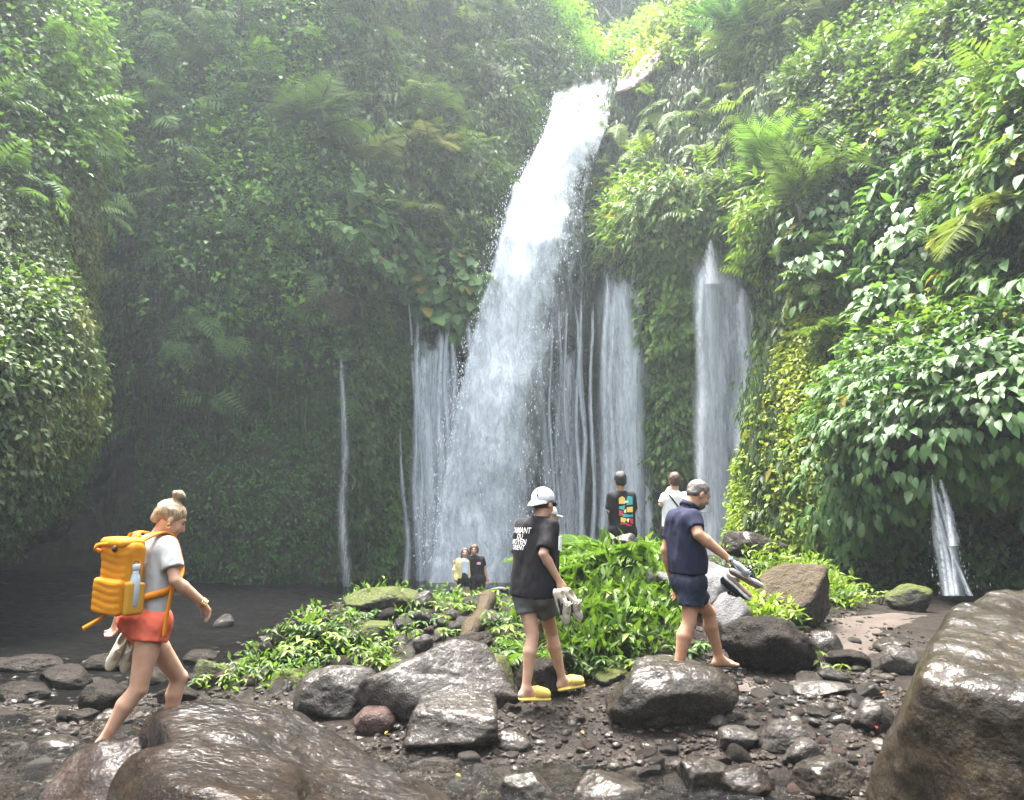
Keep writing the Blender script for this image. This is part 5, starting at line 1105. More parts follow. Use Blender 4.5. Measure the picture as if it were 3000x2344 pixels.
# ------------------------------------------------------------------ plants on the bank
def whorl_plant(label, base, h, stems, per, size, colA, colB, seed, group=None, tm=T_LANCE, name='leafy_plant', mat='leaf', lean=0.45, rad=0.25, limit=70):
    """upright leafy stems, each ending in whorls of drooping leaves; every leaf its own part"""
    rg = np.random.default_rng(seed); b = np.asarray(base, float); t = empty(name, tuple(b)); tag(t, label, 'plant', group)
    mb = MB(); q = []; fw = []; nn = []
    for i in range(stems):
        a = rg.uniform(0, 6.28); d = np.array([math.cos(a), math.sin(a)*0.8-0.25, 0]); hh = h*rg.uniform(0.55, 1.1)
        p0 = np.array([math.cos(a)*rad*rg.random(), math.sin(a)*rad*rg.random(), -0.05]); p2 = p0+d*hh*lean+UP*hh; p1 = (p0+p2)/2+UP*hh*0.12
        mb.tube([p0, p1, p2], [0.008, 0.006, 0.003], 4)
        for lv, f in ((1.0, 1.0), (0.68, 0.8)) if per > 4 else ((1.0, 1.0),):
            c = p0*(1-lv)**2+2*p1*lv*(1-lv)+p2*lv*lv; m = max(3, int(per*f)); a0 = rg.uniform(0, 6.28)
            for k in range(m):
                th = a0+6.283*k/m+rg.normal()*0.2; dr = np.array([math.cos(th), math.sin(th), -0.15+0.35*rg.random()])
                q.append(c); fw.append(dr); nn.append(UP+rg.normal(size=3)*0.15+d*0.3)
    mb.build('stem', M['stem'], t)
    q = np.array(q); R = frames(np.array(fw), np.array(nn)); sc = size*(0.7+0.6*rg.random(len(q)))
    f = np.clip(0.5+rg.normal(size=len(q))*0.3, 0, 1)
    V, F = tm; key0 = (id(V), tuple(colA), tuple(colB), mat)
    for i in range(len(q)):
        lv = int(f[i]*3.999); key = key0+(lv,)
        if key not in LM:
            c = np.asarray(colA)+(np.asarray(colB)-np.asarray(colA))*lv/3.0; LM[key] = make_mesh('leaf', V, F, M[mat], True, np.repeat(c[None], len(V), 0)*np.linspace(0.85, 1.1, len(V))[:, None])
        o = bpy.data.objects.new('leaf', LM[key]); C.objects.link(o); o.parent = t
        m4 = np.eye(4); m4[:3, :3] = R[i]*sc[i]; m4[:3, 3] = q[i]; o.matrix_basis = Matrix(m4.tolist())
    return t
LM = {}
M['stem'] = mat_simple('green_stem', (0.08, 0.11, 0.03), 0.6, 0.2, 20, 0.0)
GA, GB = (0.017, 0.045, 0.008), (0.075, 0.145, 0.022)
YA, YB = (0.045, 0.09, 0.01), (0.16, 0.225, 0.03)
def gp(px, py, dz=0.0):
    p = ground_hit(px, py); return (p[0], p[1], p[2]+dz)
plants = [(680, 1995, 0.3, 7, 6, 0.15, 1, 'low clump between the left tip and the mossy slab'), (770, 1990, 0.3, 7, 6, 0.15, 0, 'dark low clump left of the mossy slab'), (830, 1920, 0.34, 8, 6, 0.16, 1, 'bright clump above the mossy slab'), (900, 1960, 0.32, 8, 6, 0.16, 0, 'dark clump behind the mossy slab'), (1000, 1900, 0.34, 8, 6, 0.16, 1, 'bright clump above the half hidden grey boulder, higher up'), (1130, 1900, 0.3, 8, 6, 0.16, 1, 'bright clump left of the small bank stone'), (1310, 1860, 0.3, 7, 6, 0.16, 1, 'bright clump right of the small bank stone'), (1060, 1810, 0.3, 8, 6, 0.15, 0, 'dark clump behind the moss covered stone'), (1150, 1800, 0.3, 7, 6, 0.15, 1, 'bright clump behind the mossy hump'),
 # px, py of the root, height, stems, leaves per whorl, leaf length, bright?, label
 (640, 2005, 0.25, 7, 6, 0.13, 1, 'low bright plant at the left tip of the bank'), (720, 1975, 0.3, 8, 6, 0.14, 1, 'bright leafy clump second from the left tip of the bank'),
 (800, 1940, 0.35, 9, 6, 0.15, 0, 'leafy clump on the left slope of the bank'), (870, 1890, 0.38, 9, 6, 0.16, 0, 'tall leafy clump on the left shoulder of the bank'),
 (940, 1840, 0.36, 9, 6, 0.16, 1, 'pale leafy clump below the mossy crest rock'), (1010, 1850, 0.33, 8, 6, 0.16, 0, 'leafy clump right of the mossy crest rock'),
 (950, 1930, 0.3, 8, 6, 0.15, 1, 'leafy clump above the half hidden grey boulder'), (1080, 1930, 0.33, 8, 6, 0.16, 1, 'leafy clump at the left end of the leaning slab'),
 (1140, 1960, 0.26, 7, 6, 0.14, 1, 'small clump growing against the leaning slab'), (1180, 1850, 0.34, 8, 6, 0.16, 0, 'leafy clump in the middle of the bank'),
 (1270, 1830, 0.34, 8, 6, 0.16, 0, 'leafy clump left of the mossy log'), (1330, 1790, 0.34, 9, 6, 0.17, 1, 'bright clump at the feet of the couple'),
 (1400, 1790, 0.32, 8, 6, 0.17, 1, 'bright clump under the crest log'), (1260, 1775, 0.26, 7, 6, 0.15, 0, 'small clump on the crest left of the couple'),
 (1480, 1850, 0.5, 9, 7, 0.2, 0, 'bushy plant left of the cap wearer'), (1480, 1940, 0.42, 9, 7, 0.18, 0, 'bushy plant behind the left leg of the cap wearer'), (1540, 1900, 0.5, 8, 7, 0.2, 1, 'pale bush behind the shorts of the cap wearer'),
 (1450, 1960, 0.25, 6, 5, 0.14, 1, 'little plant on the moss topped boulder'), (1650, 1960, 0.5, 9, 7, 0.2, 0, 'dark bush between the cap wearer and the navy polo man'), (1720, 1980, 0.42, 9, 7, 0.19, 0, 'low bush at the foot of the green thicket'),
 (1680, 1880, 0.55, 10, 7, 0.2, 0, 'thick bush in the middle of the thicket'), (1760, 1890, 0.55, 10, 7, 0.2, 1, 'bright bush right of the carried white shoes'), (1840, 1900, 0.5, 9, 7, 0.22, 1, 'bush with fanned leaves left of the navy shorts'),
 (1630, 1780, 0.5, 9, 7, 0.2, 1, 'bright bush beside the white carried shoes'), (1720, 1790, 0.5, 10, 7, 0.2, 1, 'bright bush under the big fern'), (1800, 1790, 0.5, 9, 7, 0.2, 1, 'yellow green bush left of the pale boulder'), (1870, 1800, 0.42, 9, 7, 0.2, 0, 'bush against the pale boulder'),
 (1650, 1720, 0.4, 8, 7, 0.18, 0, 'bush behind the cap wearer near the crest'), (1760, 1680, 0.35, 8, 6, 0.17, 1, 'clump below the grey crest boulder'), (1870, 1650, 0.33, 8, 6, 0.17, 1, 'clump at the feet of the man in the white shirt'), (1930, 1680, 0.35, 8, 6, 0.17, 0, 'dark clump just left of the navy polo man'),
 (2190, 1790, 0.4, 9, 7, 0.19, 1, 'bright leaves right of the dark carried shoes'), (2250, 1800, 0.38, 9, 7, 0.18, 1, 'bright clump in front of the rust mossy boulder'), (2300, 1830, 0.34, 8, 6, 0.16, 1, 'clump on the black boulder'), (2160, 1830, 0.3, 7, 6, 0.17, 0, 'clump behind the pale wedge stone'),
 (2240, 1680, 0.35, 8, 6, 0.18, 1, 'leafy clump under the smooth dark boulder'), (2320, 1670, 0.4, 9, 6, 0.18, 1, 'leafy clump above the rust mossy boulder'), (2420, 1700, 0.4, 9, 7, 0.18, 1, 'yellow green clump on the right slope'), (2480, 1730, 0.38, 9, 7, 0.17, 1, 'yellow green clump near the end of the path'), (2560, 1765, 0.33, 8, 6, 0.16, 1, 'pale clump beside the low mossy boulder'), (2450, 1770, 0.36, 8, 6, 0.17, 0, 'clump at the edge of the dirt path'), (2380, 1640, 0.4, 9, 6, 0.18, 0, 'leafy clump at the foot of the yellow bulge'),
 (2370, 1990, 0.42, 3, 6, 0.15, 1, 'young single plant sprouting from the shingle'), (2040, 1920, 0.26, 7, 5, 0.15, 0, 'small plant between the legs of the navy polo man'), (1800, 1975, 0.3, 6, 6, 0.17, 1, 'low fanned leaves above the flat olive stone'),
 (1560, 1800, 0.45, 8, 7, 0.18, 0, 'leaves hidden behind the cap wearer'), (2120, 1660, 0.3, 7, 6, 0.16, 0, 'low clump by the wrist of the navy polo man')]
for i, (px, py, h, s, per, sz, br, lab) in enumerate(plants):
    g = ground_hit(px, py)
    if g is None: continue
    crest = px < 1450 and py < 1860
    whorl_plant(lab, g, h*(0.5 if crest else 0.56 if 1450 < px < 2010 else 0.7), s if px < 1450 else int(s*1.5), per, sz*(0.54 if px < 1450 else 0.56)*(0.8+0.5*((i*7) % 5)/4), YA if br else GA, YB if br else GB, 700+i, 'leafy plants on the bank')
FERN = dict(L=1.0, pairs=26, leaf_len=0.34, arch=0.62, mat=M['leaf'], narrow=0.2, hang=0.25)
for i, (px, py, s, n, lab) in enumerate([(1740, 1700, 1.25, 10, 'large bright fern on top of the thicket'), (1840, 1690, 0.95, 9, 'fern in front of the grey crest boulder'), (1690, 1740, 0.7, 7, 'fern half behind the cap wearer'), (1780, 1860, 0.7, 8, 'fern in the middle of the thicket'), (1900, 1760, 0.6, 7, 'fern beside the pale boulder'), (1560, 1960, 0.5, 6, 'fern low behind the legs of the cap wearer')]):
    g = np.array(gp(px, py))
    frond_plant('fern', lab, 'fern', g+(0, 0, 0.08), (0, -1), n, s, ('fern', 0), (0.1, 0.7), None, 'ferns on the bank', 800+i, col=(0.11, 0.2, 0.03), **FERN)
# low ground cover between the plants
class Gsurf:
    def __init__(s, x, y): s.x, s.y = x, y
    def sample(s, n, mask, rg):
        x = rg.uniform(*s.x, n*6); y = rg.uniform(*s.y, n*6); z = ground_z(x, y); p = np.stack([x, y, z], -1); px, py, d = proj(p)
        w = mask(px, py); k = rg.random(len(x)) < w; p = p[k][:n]; e = 0.05
        nz = np.stack([ground_z(p[:, 0]-e, p[:, 1])-ground_z(p[:, 0]+e, p[:, 1]), ground_z(p[:, 0], p[:, 1]-e)-ground_z(p[:, 0], p[:, 1]+e), np.full(len(p), 2*e)], -1)
        return p, nrm(nz)
def poly_mask(poly):
    poly = np.array(poly, float)
    def f(px, py):
        ins = np.zeros(np.shape(px), bool); j = len(poly)-1
        for i in range(len(poly)):
            xi, yi = poly[i]; xj, yj = poly[j]
            ins ^= ((yi > py) != (yj > py)) & (px < (xj-xi)*(py-yi)/(yj-yi+1e-9)+xi); j = i
        return ins.astype(float)
    return f
bank_poly = [(560, 2015), (700, 1930), (850, 1850), (950, 1790), (1100, 1750), (1330, 1745), (1480, 1745), (1600, 1690), (1750, 1610), (1900, 1620), (2010, 1680), (2010, 1900), (1880, 1960), (1780, 2000), (1620, 2000), (1450, 1990), (1250, 1960), (1120, 1960), (900, 2010), (700, 2040)]
right_poly = [(2130, 1620), (2300, 1590), (2450, 1660), (2620, 1755), (2500, 1790), (2380, 1790), (2330, 1850), (2150, 1850)]
GS = Gsurf((-4, 5), (6.5, 13))
stuff_leaves('ground_cover', 'low leafy ground cover over the middle bank', T_NARROW, cat_l(
    sprigs(GS, 1700, 5, poly_mask(bank_poly), 0.09, (0.05, 0.11, 0.015), (0.16, 0.28, 0.035), -0.1, 0.4, 0.16, (0.0, 0.10), 0.5, 1.2, 61, 0.45),
    sprigs(GS, 1500, 5, poly_mask([(1600, 1700), (1750, 1620), (1900, 1640), (2000, 1700), (2000, 1880), (1850, 1960), (1620, 1990), (1560, 1850)]), 0.14, (0.03, 0.075, 0.012), (0.12, 0.2, 0.03), -0.2, 0.5, 0.2, (0.05, 0.3), 0.5, 1.2, 62, 0.2),
    sprigs(GS, 1300, 5, poly_mask(right_poly), 0.12, (0.1, 0.17, 0.018), (0.25, 0.36, 0.045), -0.1, 0.4, 0.18, (0.0, 0.25), 0.5, 1.2, 63, 0.15)), M['leaf'])
# fallen leaves
for px, py, c, lab in [(1140, 2165, (0.55, 0.3, 0.03), 'yellow fallen leaf at the stream edge'), (1336, 2292, (0.5, 0.55, 0.03), 'lime leaf on a stone in the stream'), (1700, 2165, (0.6, 0.25, 0.04), 'orange fallen leaf on the gravel'), (2590, 2050, (0.7, 0.25, 0.04), 'orange scrap beside the right giant boulder'), (1700, 2325, (0.5, 0.12, 0.05), 'red brown leaf at the bottom of the stream'), (2560, 2150, (0.4, 0.03, 0.03), 'dark red leaf by the right giant boulder')]:
    g = np.array(ground_hit(px, py)); V, F = T_BIG; me = make_mesh('fallen_leaf', V*0.05, F, M['leaf'], True, np.repeat(np.array(c)[None], len(V), 0))
    o = link('fallen_leaf', me, None, tuple(g+(0, -0.05, 0.07))); o.rotation_euler = (0.2, 0.15, px); tag(o, lab, 'leaf')
# ------------------------------------------------------------------ people
M['skin_a'] = mat_skin('light_skin', (0.52, 0.32, 0.22))
M['skin_b'] = mat_skin('fair_skin', (0.56, 0.36, 0.255))
M['skin_c'] = mat_skin('tan_skin', (0.45, 0.26, 0.165))
M['hair_blond'] = mat_hair('blond_hair', (0.12, 0.075, 0.04), (0.5, 0.37, 0.22))
M['hair_grey'] = mat_hair('grey_hair', (0.03, 0.024, 0.02), (0.2, 0.175, 0.155))
M['hair_black'] = mat_hair('black_hair', (0.006, 0.005, 0.005), (0.02, 0.017, 0.015))
M['hair_brown'] = mat_hair('brown_hair', (0.03, 0.016, 0.01), (0.11, 0.06, 0.035))
M['tee_grey'] = mat_cloth('pale_grey_tee', (0.42, 0.43, 0.43), 0.6)
M['coral'] = mat_cloth('coral_shorts', (0.76, 0.15, 0.085), 0.7)
M['tee_black'] = mat_cloth('black_tee', (0.011, 0.010, 0.012), 0.6)
M['short_grey'] = mat_cloth('grey_shorts', (0.11, 0.11, 0.105), 0.8)
M['navy'] = mat_cloth('navy_polo', (0.011, 0.013, 0.034), 0.6)
M['navy_dark'] = mat_cloth('dark_navy_shorts', (0.007, 0.012, 0.026), 0.7, 0.6)
M['white_cloth'] = mat_cloth('white_cloth', (0.6, 0.6, 0.6), 0.5)
M['black_cloth'] = mat_cloth('black_cloth', (0.008, 0.008, 0.009), 0.5)
M['cream'] = mat_cloth('pale_yellow_cardigan', (0.62, 0.54, 0.25), 0.5)
M['pale_blue'] = mat_cloth('pale_blue_top', (0.5, 0.6, 0.75), 0.3)
M['slide'] = mat_simple('yellow_foam', (0.7, 0.48, 0.10), 0.6, 0.08, 20, 0.1)
M['dark_rubber'] = mat_simple('dark_rubber', (0.015, 0.015, 0.018), 0.6, 0.2, 20, 0.1)
M['print_white'] = mat_simple('white_print', (0.82, 0.82, 0.8), 0.7, 0.03, 20, 0.0)
M['gold'] = mat_simple('gold', (0.8, 0.55, 0.2), 0.25, 0.05, 20, 0.0, metal=1.0)
M['lens'] = mat_simple('dark_glass', (0.01, 0.01, 0.01), 0.1, 0.1, 20, 0.0)
M['eye_white'] = mat_simple('eye_white', (0.75, 0.72, 0.7), 0.3, 0.02, 20, 0.0)
M['eye_dark'] = mat_simple('eye_dark', (0.03, 0.02, 0.015), 0.2, 0.1, 20, 0.0)
M['lip'] = mat_simple('lip', (0.5, 0.2, 0.17), 0.45, 0.05, 20, 0.0)
A3 = lambda *v: np.array(v, float)
def hframe(f, up=(0, 0, 1)):
    f = nrm(f); r = nrm(np.cross(f, up)); u = np.cross(r, f); return np.stack([r, f, u], 1)       # columns right, forward, up
def lerp(a, b, t): return a+(b-a)*t
def sub_part(o, part):
    o.parent = part; o.matrix_parent_inverse = Matrix.Identity(4); return o
class Person:
    """one continuous body grown from joints; clothes and hair are separate children"""
    def __init__(s, label, base, lo, hi, h, skin, fem=False, size=1.0):
        s.t = empty('person', tuple(base)); tag(s.t, label, 'person'); s.h = h; s.lo, s.hi = np.asarray(lo), np.asarray(hi); s.B = Grid(lo, hi, h); s.skin = skin; s.f = fem; s.z = size
    def grid(s, pts, m=0.2, h=None):
        pts = np.array(pts); return Grid(pts.min(0)-m, pts.max(0)+m, h or s.h)
    def add(s, G, name, mat):
        V, Q = G.mesh(); o = obj(name, V, Q, M[mat]); bake_parent(o, s.t); return o
    def addmb(s, mb, name, mat, smooth=True, parent=None):
        o = mb.build(name, M[mat], None, smooth); bake_parent(o, s.t)
        return o
    def head(s, c, f, up=(0, 0, 1), lips=True, eyes=True, scale=1.0):
        R = hframe(f, up); z = s.z*scale; s.hc, s.hR, s.hz = np.asarray(c, float), R, z; G = s.B
        L = lambda r, f_, u: s.hc+R@(np.array([r, f_, u])*z)
        s.L = L
        G.ell(L(0, -0.012, 0.032), A3(0.076, 0.094, 0.088)*z, R, 0.02)
        G.ell(L(0, 0.028, -0.035), A3(0.060, 0.066, 0.082)*z, R, 0.03)
        G.ell(L(0, 0.058, -0.092), A3(0.026, 0.026, 0.022)*z, R, 0.025)
        G.cone(L(0, 0.088, 0.012), L(0, 0.108, -0.03), 0.009*z, 0.013*z, 0.012)
        G.cone(L(-0.03, 0.078, 0.028), L(0.03, 0.078, 0.028), 0.012*z, 0.012*z, 0.02)
        for sd in (-1, 1):
            G.ell(L(sd*0.079, -0.008, -0.006), A3(0.010, 0.020, 0.033)*z, R, 0.008)
            G.ell_cut(L(sd*0.031, 0.094, 0.006), A3(0.016, 0.012, 0.010)*z, R, 0.01)
            G.ell(L(sd*0.036, 0.062, -0.03), A3(0.022, 0.02, 0.02)*z, R, 0.02)
        if eyes:
            for sd in (-1, 1):
                e = Grid(L(sd*0.031, 0.074, 0.006)-0.03*z, L(sd*0.031, 0.074, 0.006)+0.03*z, 0.004*z); e.ell(L(sd*0.031, 0.074, 0.006), A3(0.0125, 0.0125, 0.009)*z, R, 0); s.add(e, 'eye', 'eye_dark')
                mb = MB(); mb.tube([L(sd*0.015, 0.094, 0.026), L(sd*0.031, 0.091, 0.031), L(sd*0.048, 0.078, 0.027)], [0.0035*z, 0.004*z, 0.003*z], 5); s.addmb(mb, 'eyebrow', s.brow)
        if lips:
            e = Grid(L(0, 0.088, -0.062)-0.05*z, L(0, 0.088, -0.062)+0.05*z, 0.004*z); e.ell(L(0, 0.085, -0.060), A3(0.023, 0.010, 0.009)*z, R, 0); s.add(e, 'mouth', 'lip')
    brow = 'hair_brown'
    def neck(s, nb, r=0.055):
        s.B.cone(s.L(0, -0.02, -0.04), nb, r*0.92*s.z, r*1.1*s.z, 0.03)
    def torso(s, shR, shL, hpR, hpL, r=(0.09, 0.1)):
        G = s.B; c0 = (shR+shL)/2; c1 = (hpR+hpL)/2; dn = nrm(c1-c0)
        for a, b in ((shR, hpR), (shL, hpL)): G.cone(lerp(a, c0, 0.4)+dn*0.07, lerp(b, c1, 0.1), r[0]*0.82*s.z, r[1]*0.86*s.z, 0.03)
        G.cone(shR+dn*0.012, shL+dn*0.012, 0.036*s.z, 0.036*s.z, 0.02); G.cone(c0+dn*0.05, c1, r[0]*0.85*s.z, r[1]*0.86*s.z, 0.03)
    def arm(s, sh, el, wr, r=None):
        r = r or ((0.041, 0.036, 0.039, 0.026) if s.f else (0.049, 0.042, 0.046, 0.031)); z = s.z; G = s.B
        G.cone(sh, el, r[0]*z, r[1]*z, 0.012); m = lerp(el, wr, 0.28); G.cone(el, m, r[1]*z, r[2]*z, 0.01); G.cone(m, wr, r[2]*z, r[3]*z, 0.008)
    def hand(s, wr, d, pn, side=1, curl=0.4, z=None, thumb=0.6):
        """d: direction of the fingers, pn: palm normal; side: +1 thumb towards d x pn"""
        z = z or s.z*(0.92 if s.f else 1.05); d = nrm(d); pn = nrm(pn-d*np.dot(pn, d)); ac = np.cross(d, pn)*side; G = s.B
        for k, (o, L) in enumerate(((0.030, 0.070), (0.010, 0.078), (-0.010, 0.072), (-0.029, 0.056))):
            kn = wr+d*(0.088-0.005*abs(k-1))*z+ac*o*z
            G.cone(wr+d*0.015*z+ac*o*0.55*z, kn, 0.016*z, 0.0115*z, 0.012)
            p = kn; dd = d; 
            for j, fr in enumerate((0.45, 0.31, 0.24)):
                a = curl*(0.75+0.35*j+0.08*k); dd = nrm(dd*math.cos(a)+pn*math.sin(a)); q = p+dd*L*fr*z
                G.cone(p, q, (0.0098-0.0008*j)*z, (0.0092-0.0009*j)*z, 0.003); p = q
        b = wr+d*0.03*z+ac*0.026*z; m = b+nrm(d*0.75+ac*thumb+pn*0.35)*0.04*z; e = m+nrm(d*0.9+ac*0.15+pn*0.45)*0.034*z
        G.cone(wr+d*0.012*z, b, 0.018*z, 0.016*z, 0.012); G.cone(b, m, 0.0145*z, 0.0108*z, 0.006); G.cone(m, e, 0.0105*z, 0.0088*z, 0.003)
    def leg(s, hp, kn, an, toe, back, r=None):
        """toe: direction the foot points, back: direction of the calf bulge"""
        r = r or ((0.086, 0.056, 0.055, 0.034) if s.f else (0.088, 0.058, 0.057, 0.038)); z = s.z; G = s.B; back = nrm(back); toe = nrm(toe)
        G.cone(hp, lerp(hp, kn, 0.5), r[0]*z, lerp(r[0], r[1], 0.45)*z, 0.01); G.cone(lerp(hp, kn, 0.5), kn, lerp(r[0], r[1], 0.45)*z, r[1]*0.95*z, 0.008)
        G.ell(kn-back*0.016*z, A3(1, 1, 1.15)*r[1]*0.76*z, None, 0.015)
        c = lerp(kn, an, 0.3)+back*0.012*z; G.cone(kn, c, r[1]*0.9*z, r[2]*z, 0.01); G.cone(c, lerp(kn, an, 0.74), r[2]*z, r[3]*1.1*z, 0.01); G.cone(lerp(kn, an, 0.74), an, r[3]*1.1*z, r[3]*0.95*z, 0.008)
        F_ = an+A3(0, 0, 0); heel = an-toe*0.035*z-UP*0.05*z; ball = an+toe*0.115*z-UP*0.062*z; tip = an+toe*0.175*z-UP*0.068*z
        G.cone(an, heel, r[3]*0.95*z, 0.03*z, 0.02); G.cone(an+toe*0.02*z-UP*0.02*z, ball, 0.036*z, 0.026*z, 0.03); G.cone(heel, ball, 0.028*z, 0.026*z, 0.02)
        sd = nrm(np.cross(toe, UP)); 
        for o_, l in ((-0.03, 0.9), (-0.012, 1.0), (0.006, 1.0), (0.022, 0.94), (0.036, 0.85)):
            G.cone(ball+sd*o_*z, an+toe*0.185*l*z-UP*0.07*z+sd*o_*1.1*z, 0.019*z, 0.0105*z, 0.008)
        return heel, ball, tip
    def done(s, name='body'): return s.add(s.B, name, s.skin)
    def shirt(s, mat, shR, shL, hpR, hpL, nb, sleeves, hem, r=(0.115, 0.128), name='shirt', hemn=None, wr=0.008, neckr=0.075, seed=1, shr=0.072, k=0.05, openf=None, belly=None):
        """sleeves: list of (shoulder, elbow, fraction, r0, r1)"""
        z = s.z; pts = [shR, shL, hpR, hpL, nb, hem]+[q[1] for q in sleeves]; G = s.grid(pts, 0.26); c0 = (shR+shL)/2; c1 = (hpR+hpL)/2; dn = nrm(c1-c0)
        for a, b in ((shR, hpR), (shL, hpL)): G.cone(lerp(a, c0, 0.34)+dn*0.05, lerp(b, c1, 0.05)+dn*0.12, r[0]*z, r[1]*z, k)
        G.cone(c0+dn*0.03, c1+dn*0.12, r[0]*1.02*z, r[1]*z, k)
        if belly is not None: G.ell(belly[0], belly[1], belly[2], 0.08)
        G.cone(lerp(shR, c0, 0.12)+dn*0.02, c0+dn*0.01, shr*0.86*z, shr*z, 0.04); G.cone(lerp(shL, c0, 0.12)+dn*0.02, c0+dn*0.01, shr*0.86*z, shr*z, 0.04); G.cone(c0, nb, 0.08*z, 0.064*z, 0.05)
        for a, e, fr, r0, r1 in sleeves:
            b = lerp(a, e, fr); T = G.like(); T.cone(a, lerp(a, e, fr+0.12), r0*z, r1*z, 0)
            T.plane(b, e-a, 0.004); G.union((slice(None),)*3, T.S, 0.035)
        G.plane(hem, hemn if hemn is not None else dn, 0.008)
        G.ell_cut(nb+A3(0, 0, 0.055)*z, A3(neckr, neckr, 0.062)*z, None, 0.006)
        G.noise(wr, 7.0, seed, 3, (1, 1, 0.45)); G.noise(wr*0.45, 20.0, seed+4, 2, (1, 1, 0.5))
        s.shirt_grid = G
        return s.add(G, name, mat)
    def shorts(s, mat, hpR, hpL, legs, waist, name='shorts', r=0.115, flare=0.098, seed=3, wr=0.009):
        """legs: list of (hip, knee, fraction)"""
        z = s.z; pts = [hpR, hpL, waist]+[lerp(a, b, f) for a, b, f in legs]; G = s.grid(pts, 0.22); c = (hpR+hpL)/2
        first = True
        for a, b, fr in legs:
            T = G.like(); T.cone(a, lerp(a, b, fr+0.25), r*0.93*z, flare*z, 0); T.plane(lerp(a, b, fr), b-a, 0.004)
            G.union((slice(None),)*3, T.S, 0.015)
        G.cone(hpR, hpL, r*z, r*z, 0.04); G.cone(c, waist, r*1.05*z, r*0.98*z, 0.05)
        G.plane(waist, waist-c, 0.006); G.noise(wr, 10.0, seed, 3, (1, 1, 0.6)); G.noise(wr*0.5, 30, seed+5, 2)
        return s.add(G, name, mat)
    def hair(s, mat, prims, cuts=(), amp=0.006, freq=40, seed=2, name='hair', m=0.2, h=None):
        L, R, z = s.L, s.hR, s.hz; G = Grid(s.hc-m, s.hc+m, h or s.h*0.9)
        for p in prims:
            if p[0] == 'e': G.ell(L(*p[1]), np.array(p[2])*z, R, 0.015)
            else: G.cone(L(*p[1]), L(*p[2]), p[3]*z, p[4]*z, 0.015)
        for c, r in cuts: G.ell_cut(L(*c), np.array(r)*z, R, 0.008)
        G.noise(amp, freq, seed, 3); return s.add(G, name, mat)
def pw(px, py, Y): return P(px, py, Y)
def surf_print(tree, pts2, origin, ux, uy, nd, lift=0.004):
    """lay flat 2-D points onto a shirt: cast against its surface along -nd"""
    out = []
    for x, y in pts2:
        p = origin+ux*x+uy*y+nd*0.4; h = tree.ray_cast(Vector(p), Vector(-nd))
        out.append(np.array(h[0])+nd*lift if h[0] is not None else origin+ux*x+uy*y)
    return np.array(out)
from mathutils.bvhtree import BVHTree
def world_tree(o):
    me = o.data; return BVHTree.FromPolygons([v.co[:] for v in me.vertices], [p.vertices[:] for p in me.polygons])
def poly_print(person, tree, polys, origin, ux, uy, nd, mat, name='print', lift=0.004, sub=1):
    V = []; F = []
    for poly in polys:
        bm = bmesh.new(); vs = [bm.verts.new((x, y, 0)) for x, y in poly]; bm.faces.new(vs); bmesh.ops.triangulate(bm, faces=bm.faces[:])
        if sub: bmesh.ops.subdivide_edges(bm, edges=bm.edges[:], cuts=sub, use_grid_fill=True); bmesh.ops.triangulate(bm, faces=bm.faces[:])
        n = len(V); bm.verts.index_update(); V += [(v.co.x, v.co.y) for v in bm.verts]; F += [[n+v.index for v in f.verts] for f in bm.faces]; bm.free()
    W_ = surf_print(tree, V, origin, ux, uy, nd, lift); o = obj(name, W_, np.array(F), M[mat], None, True); bake_parent(o, person.t); return o

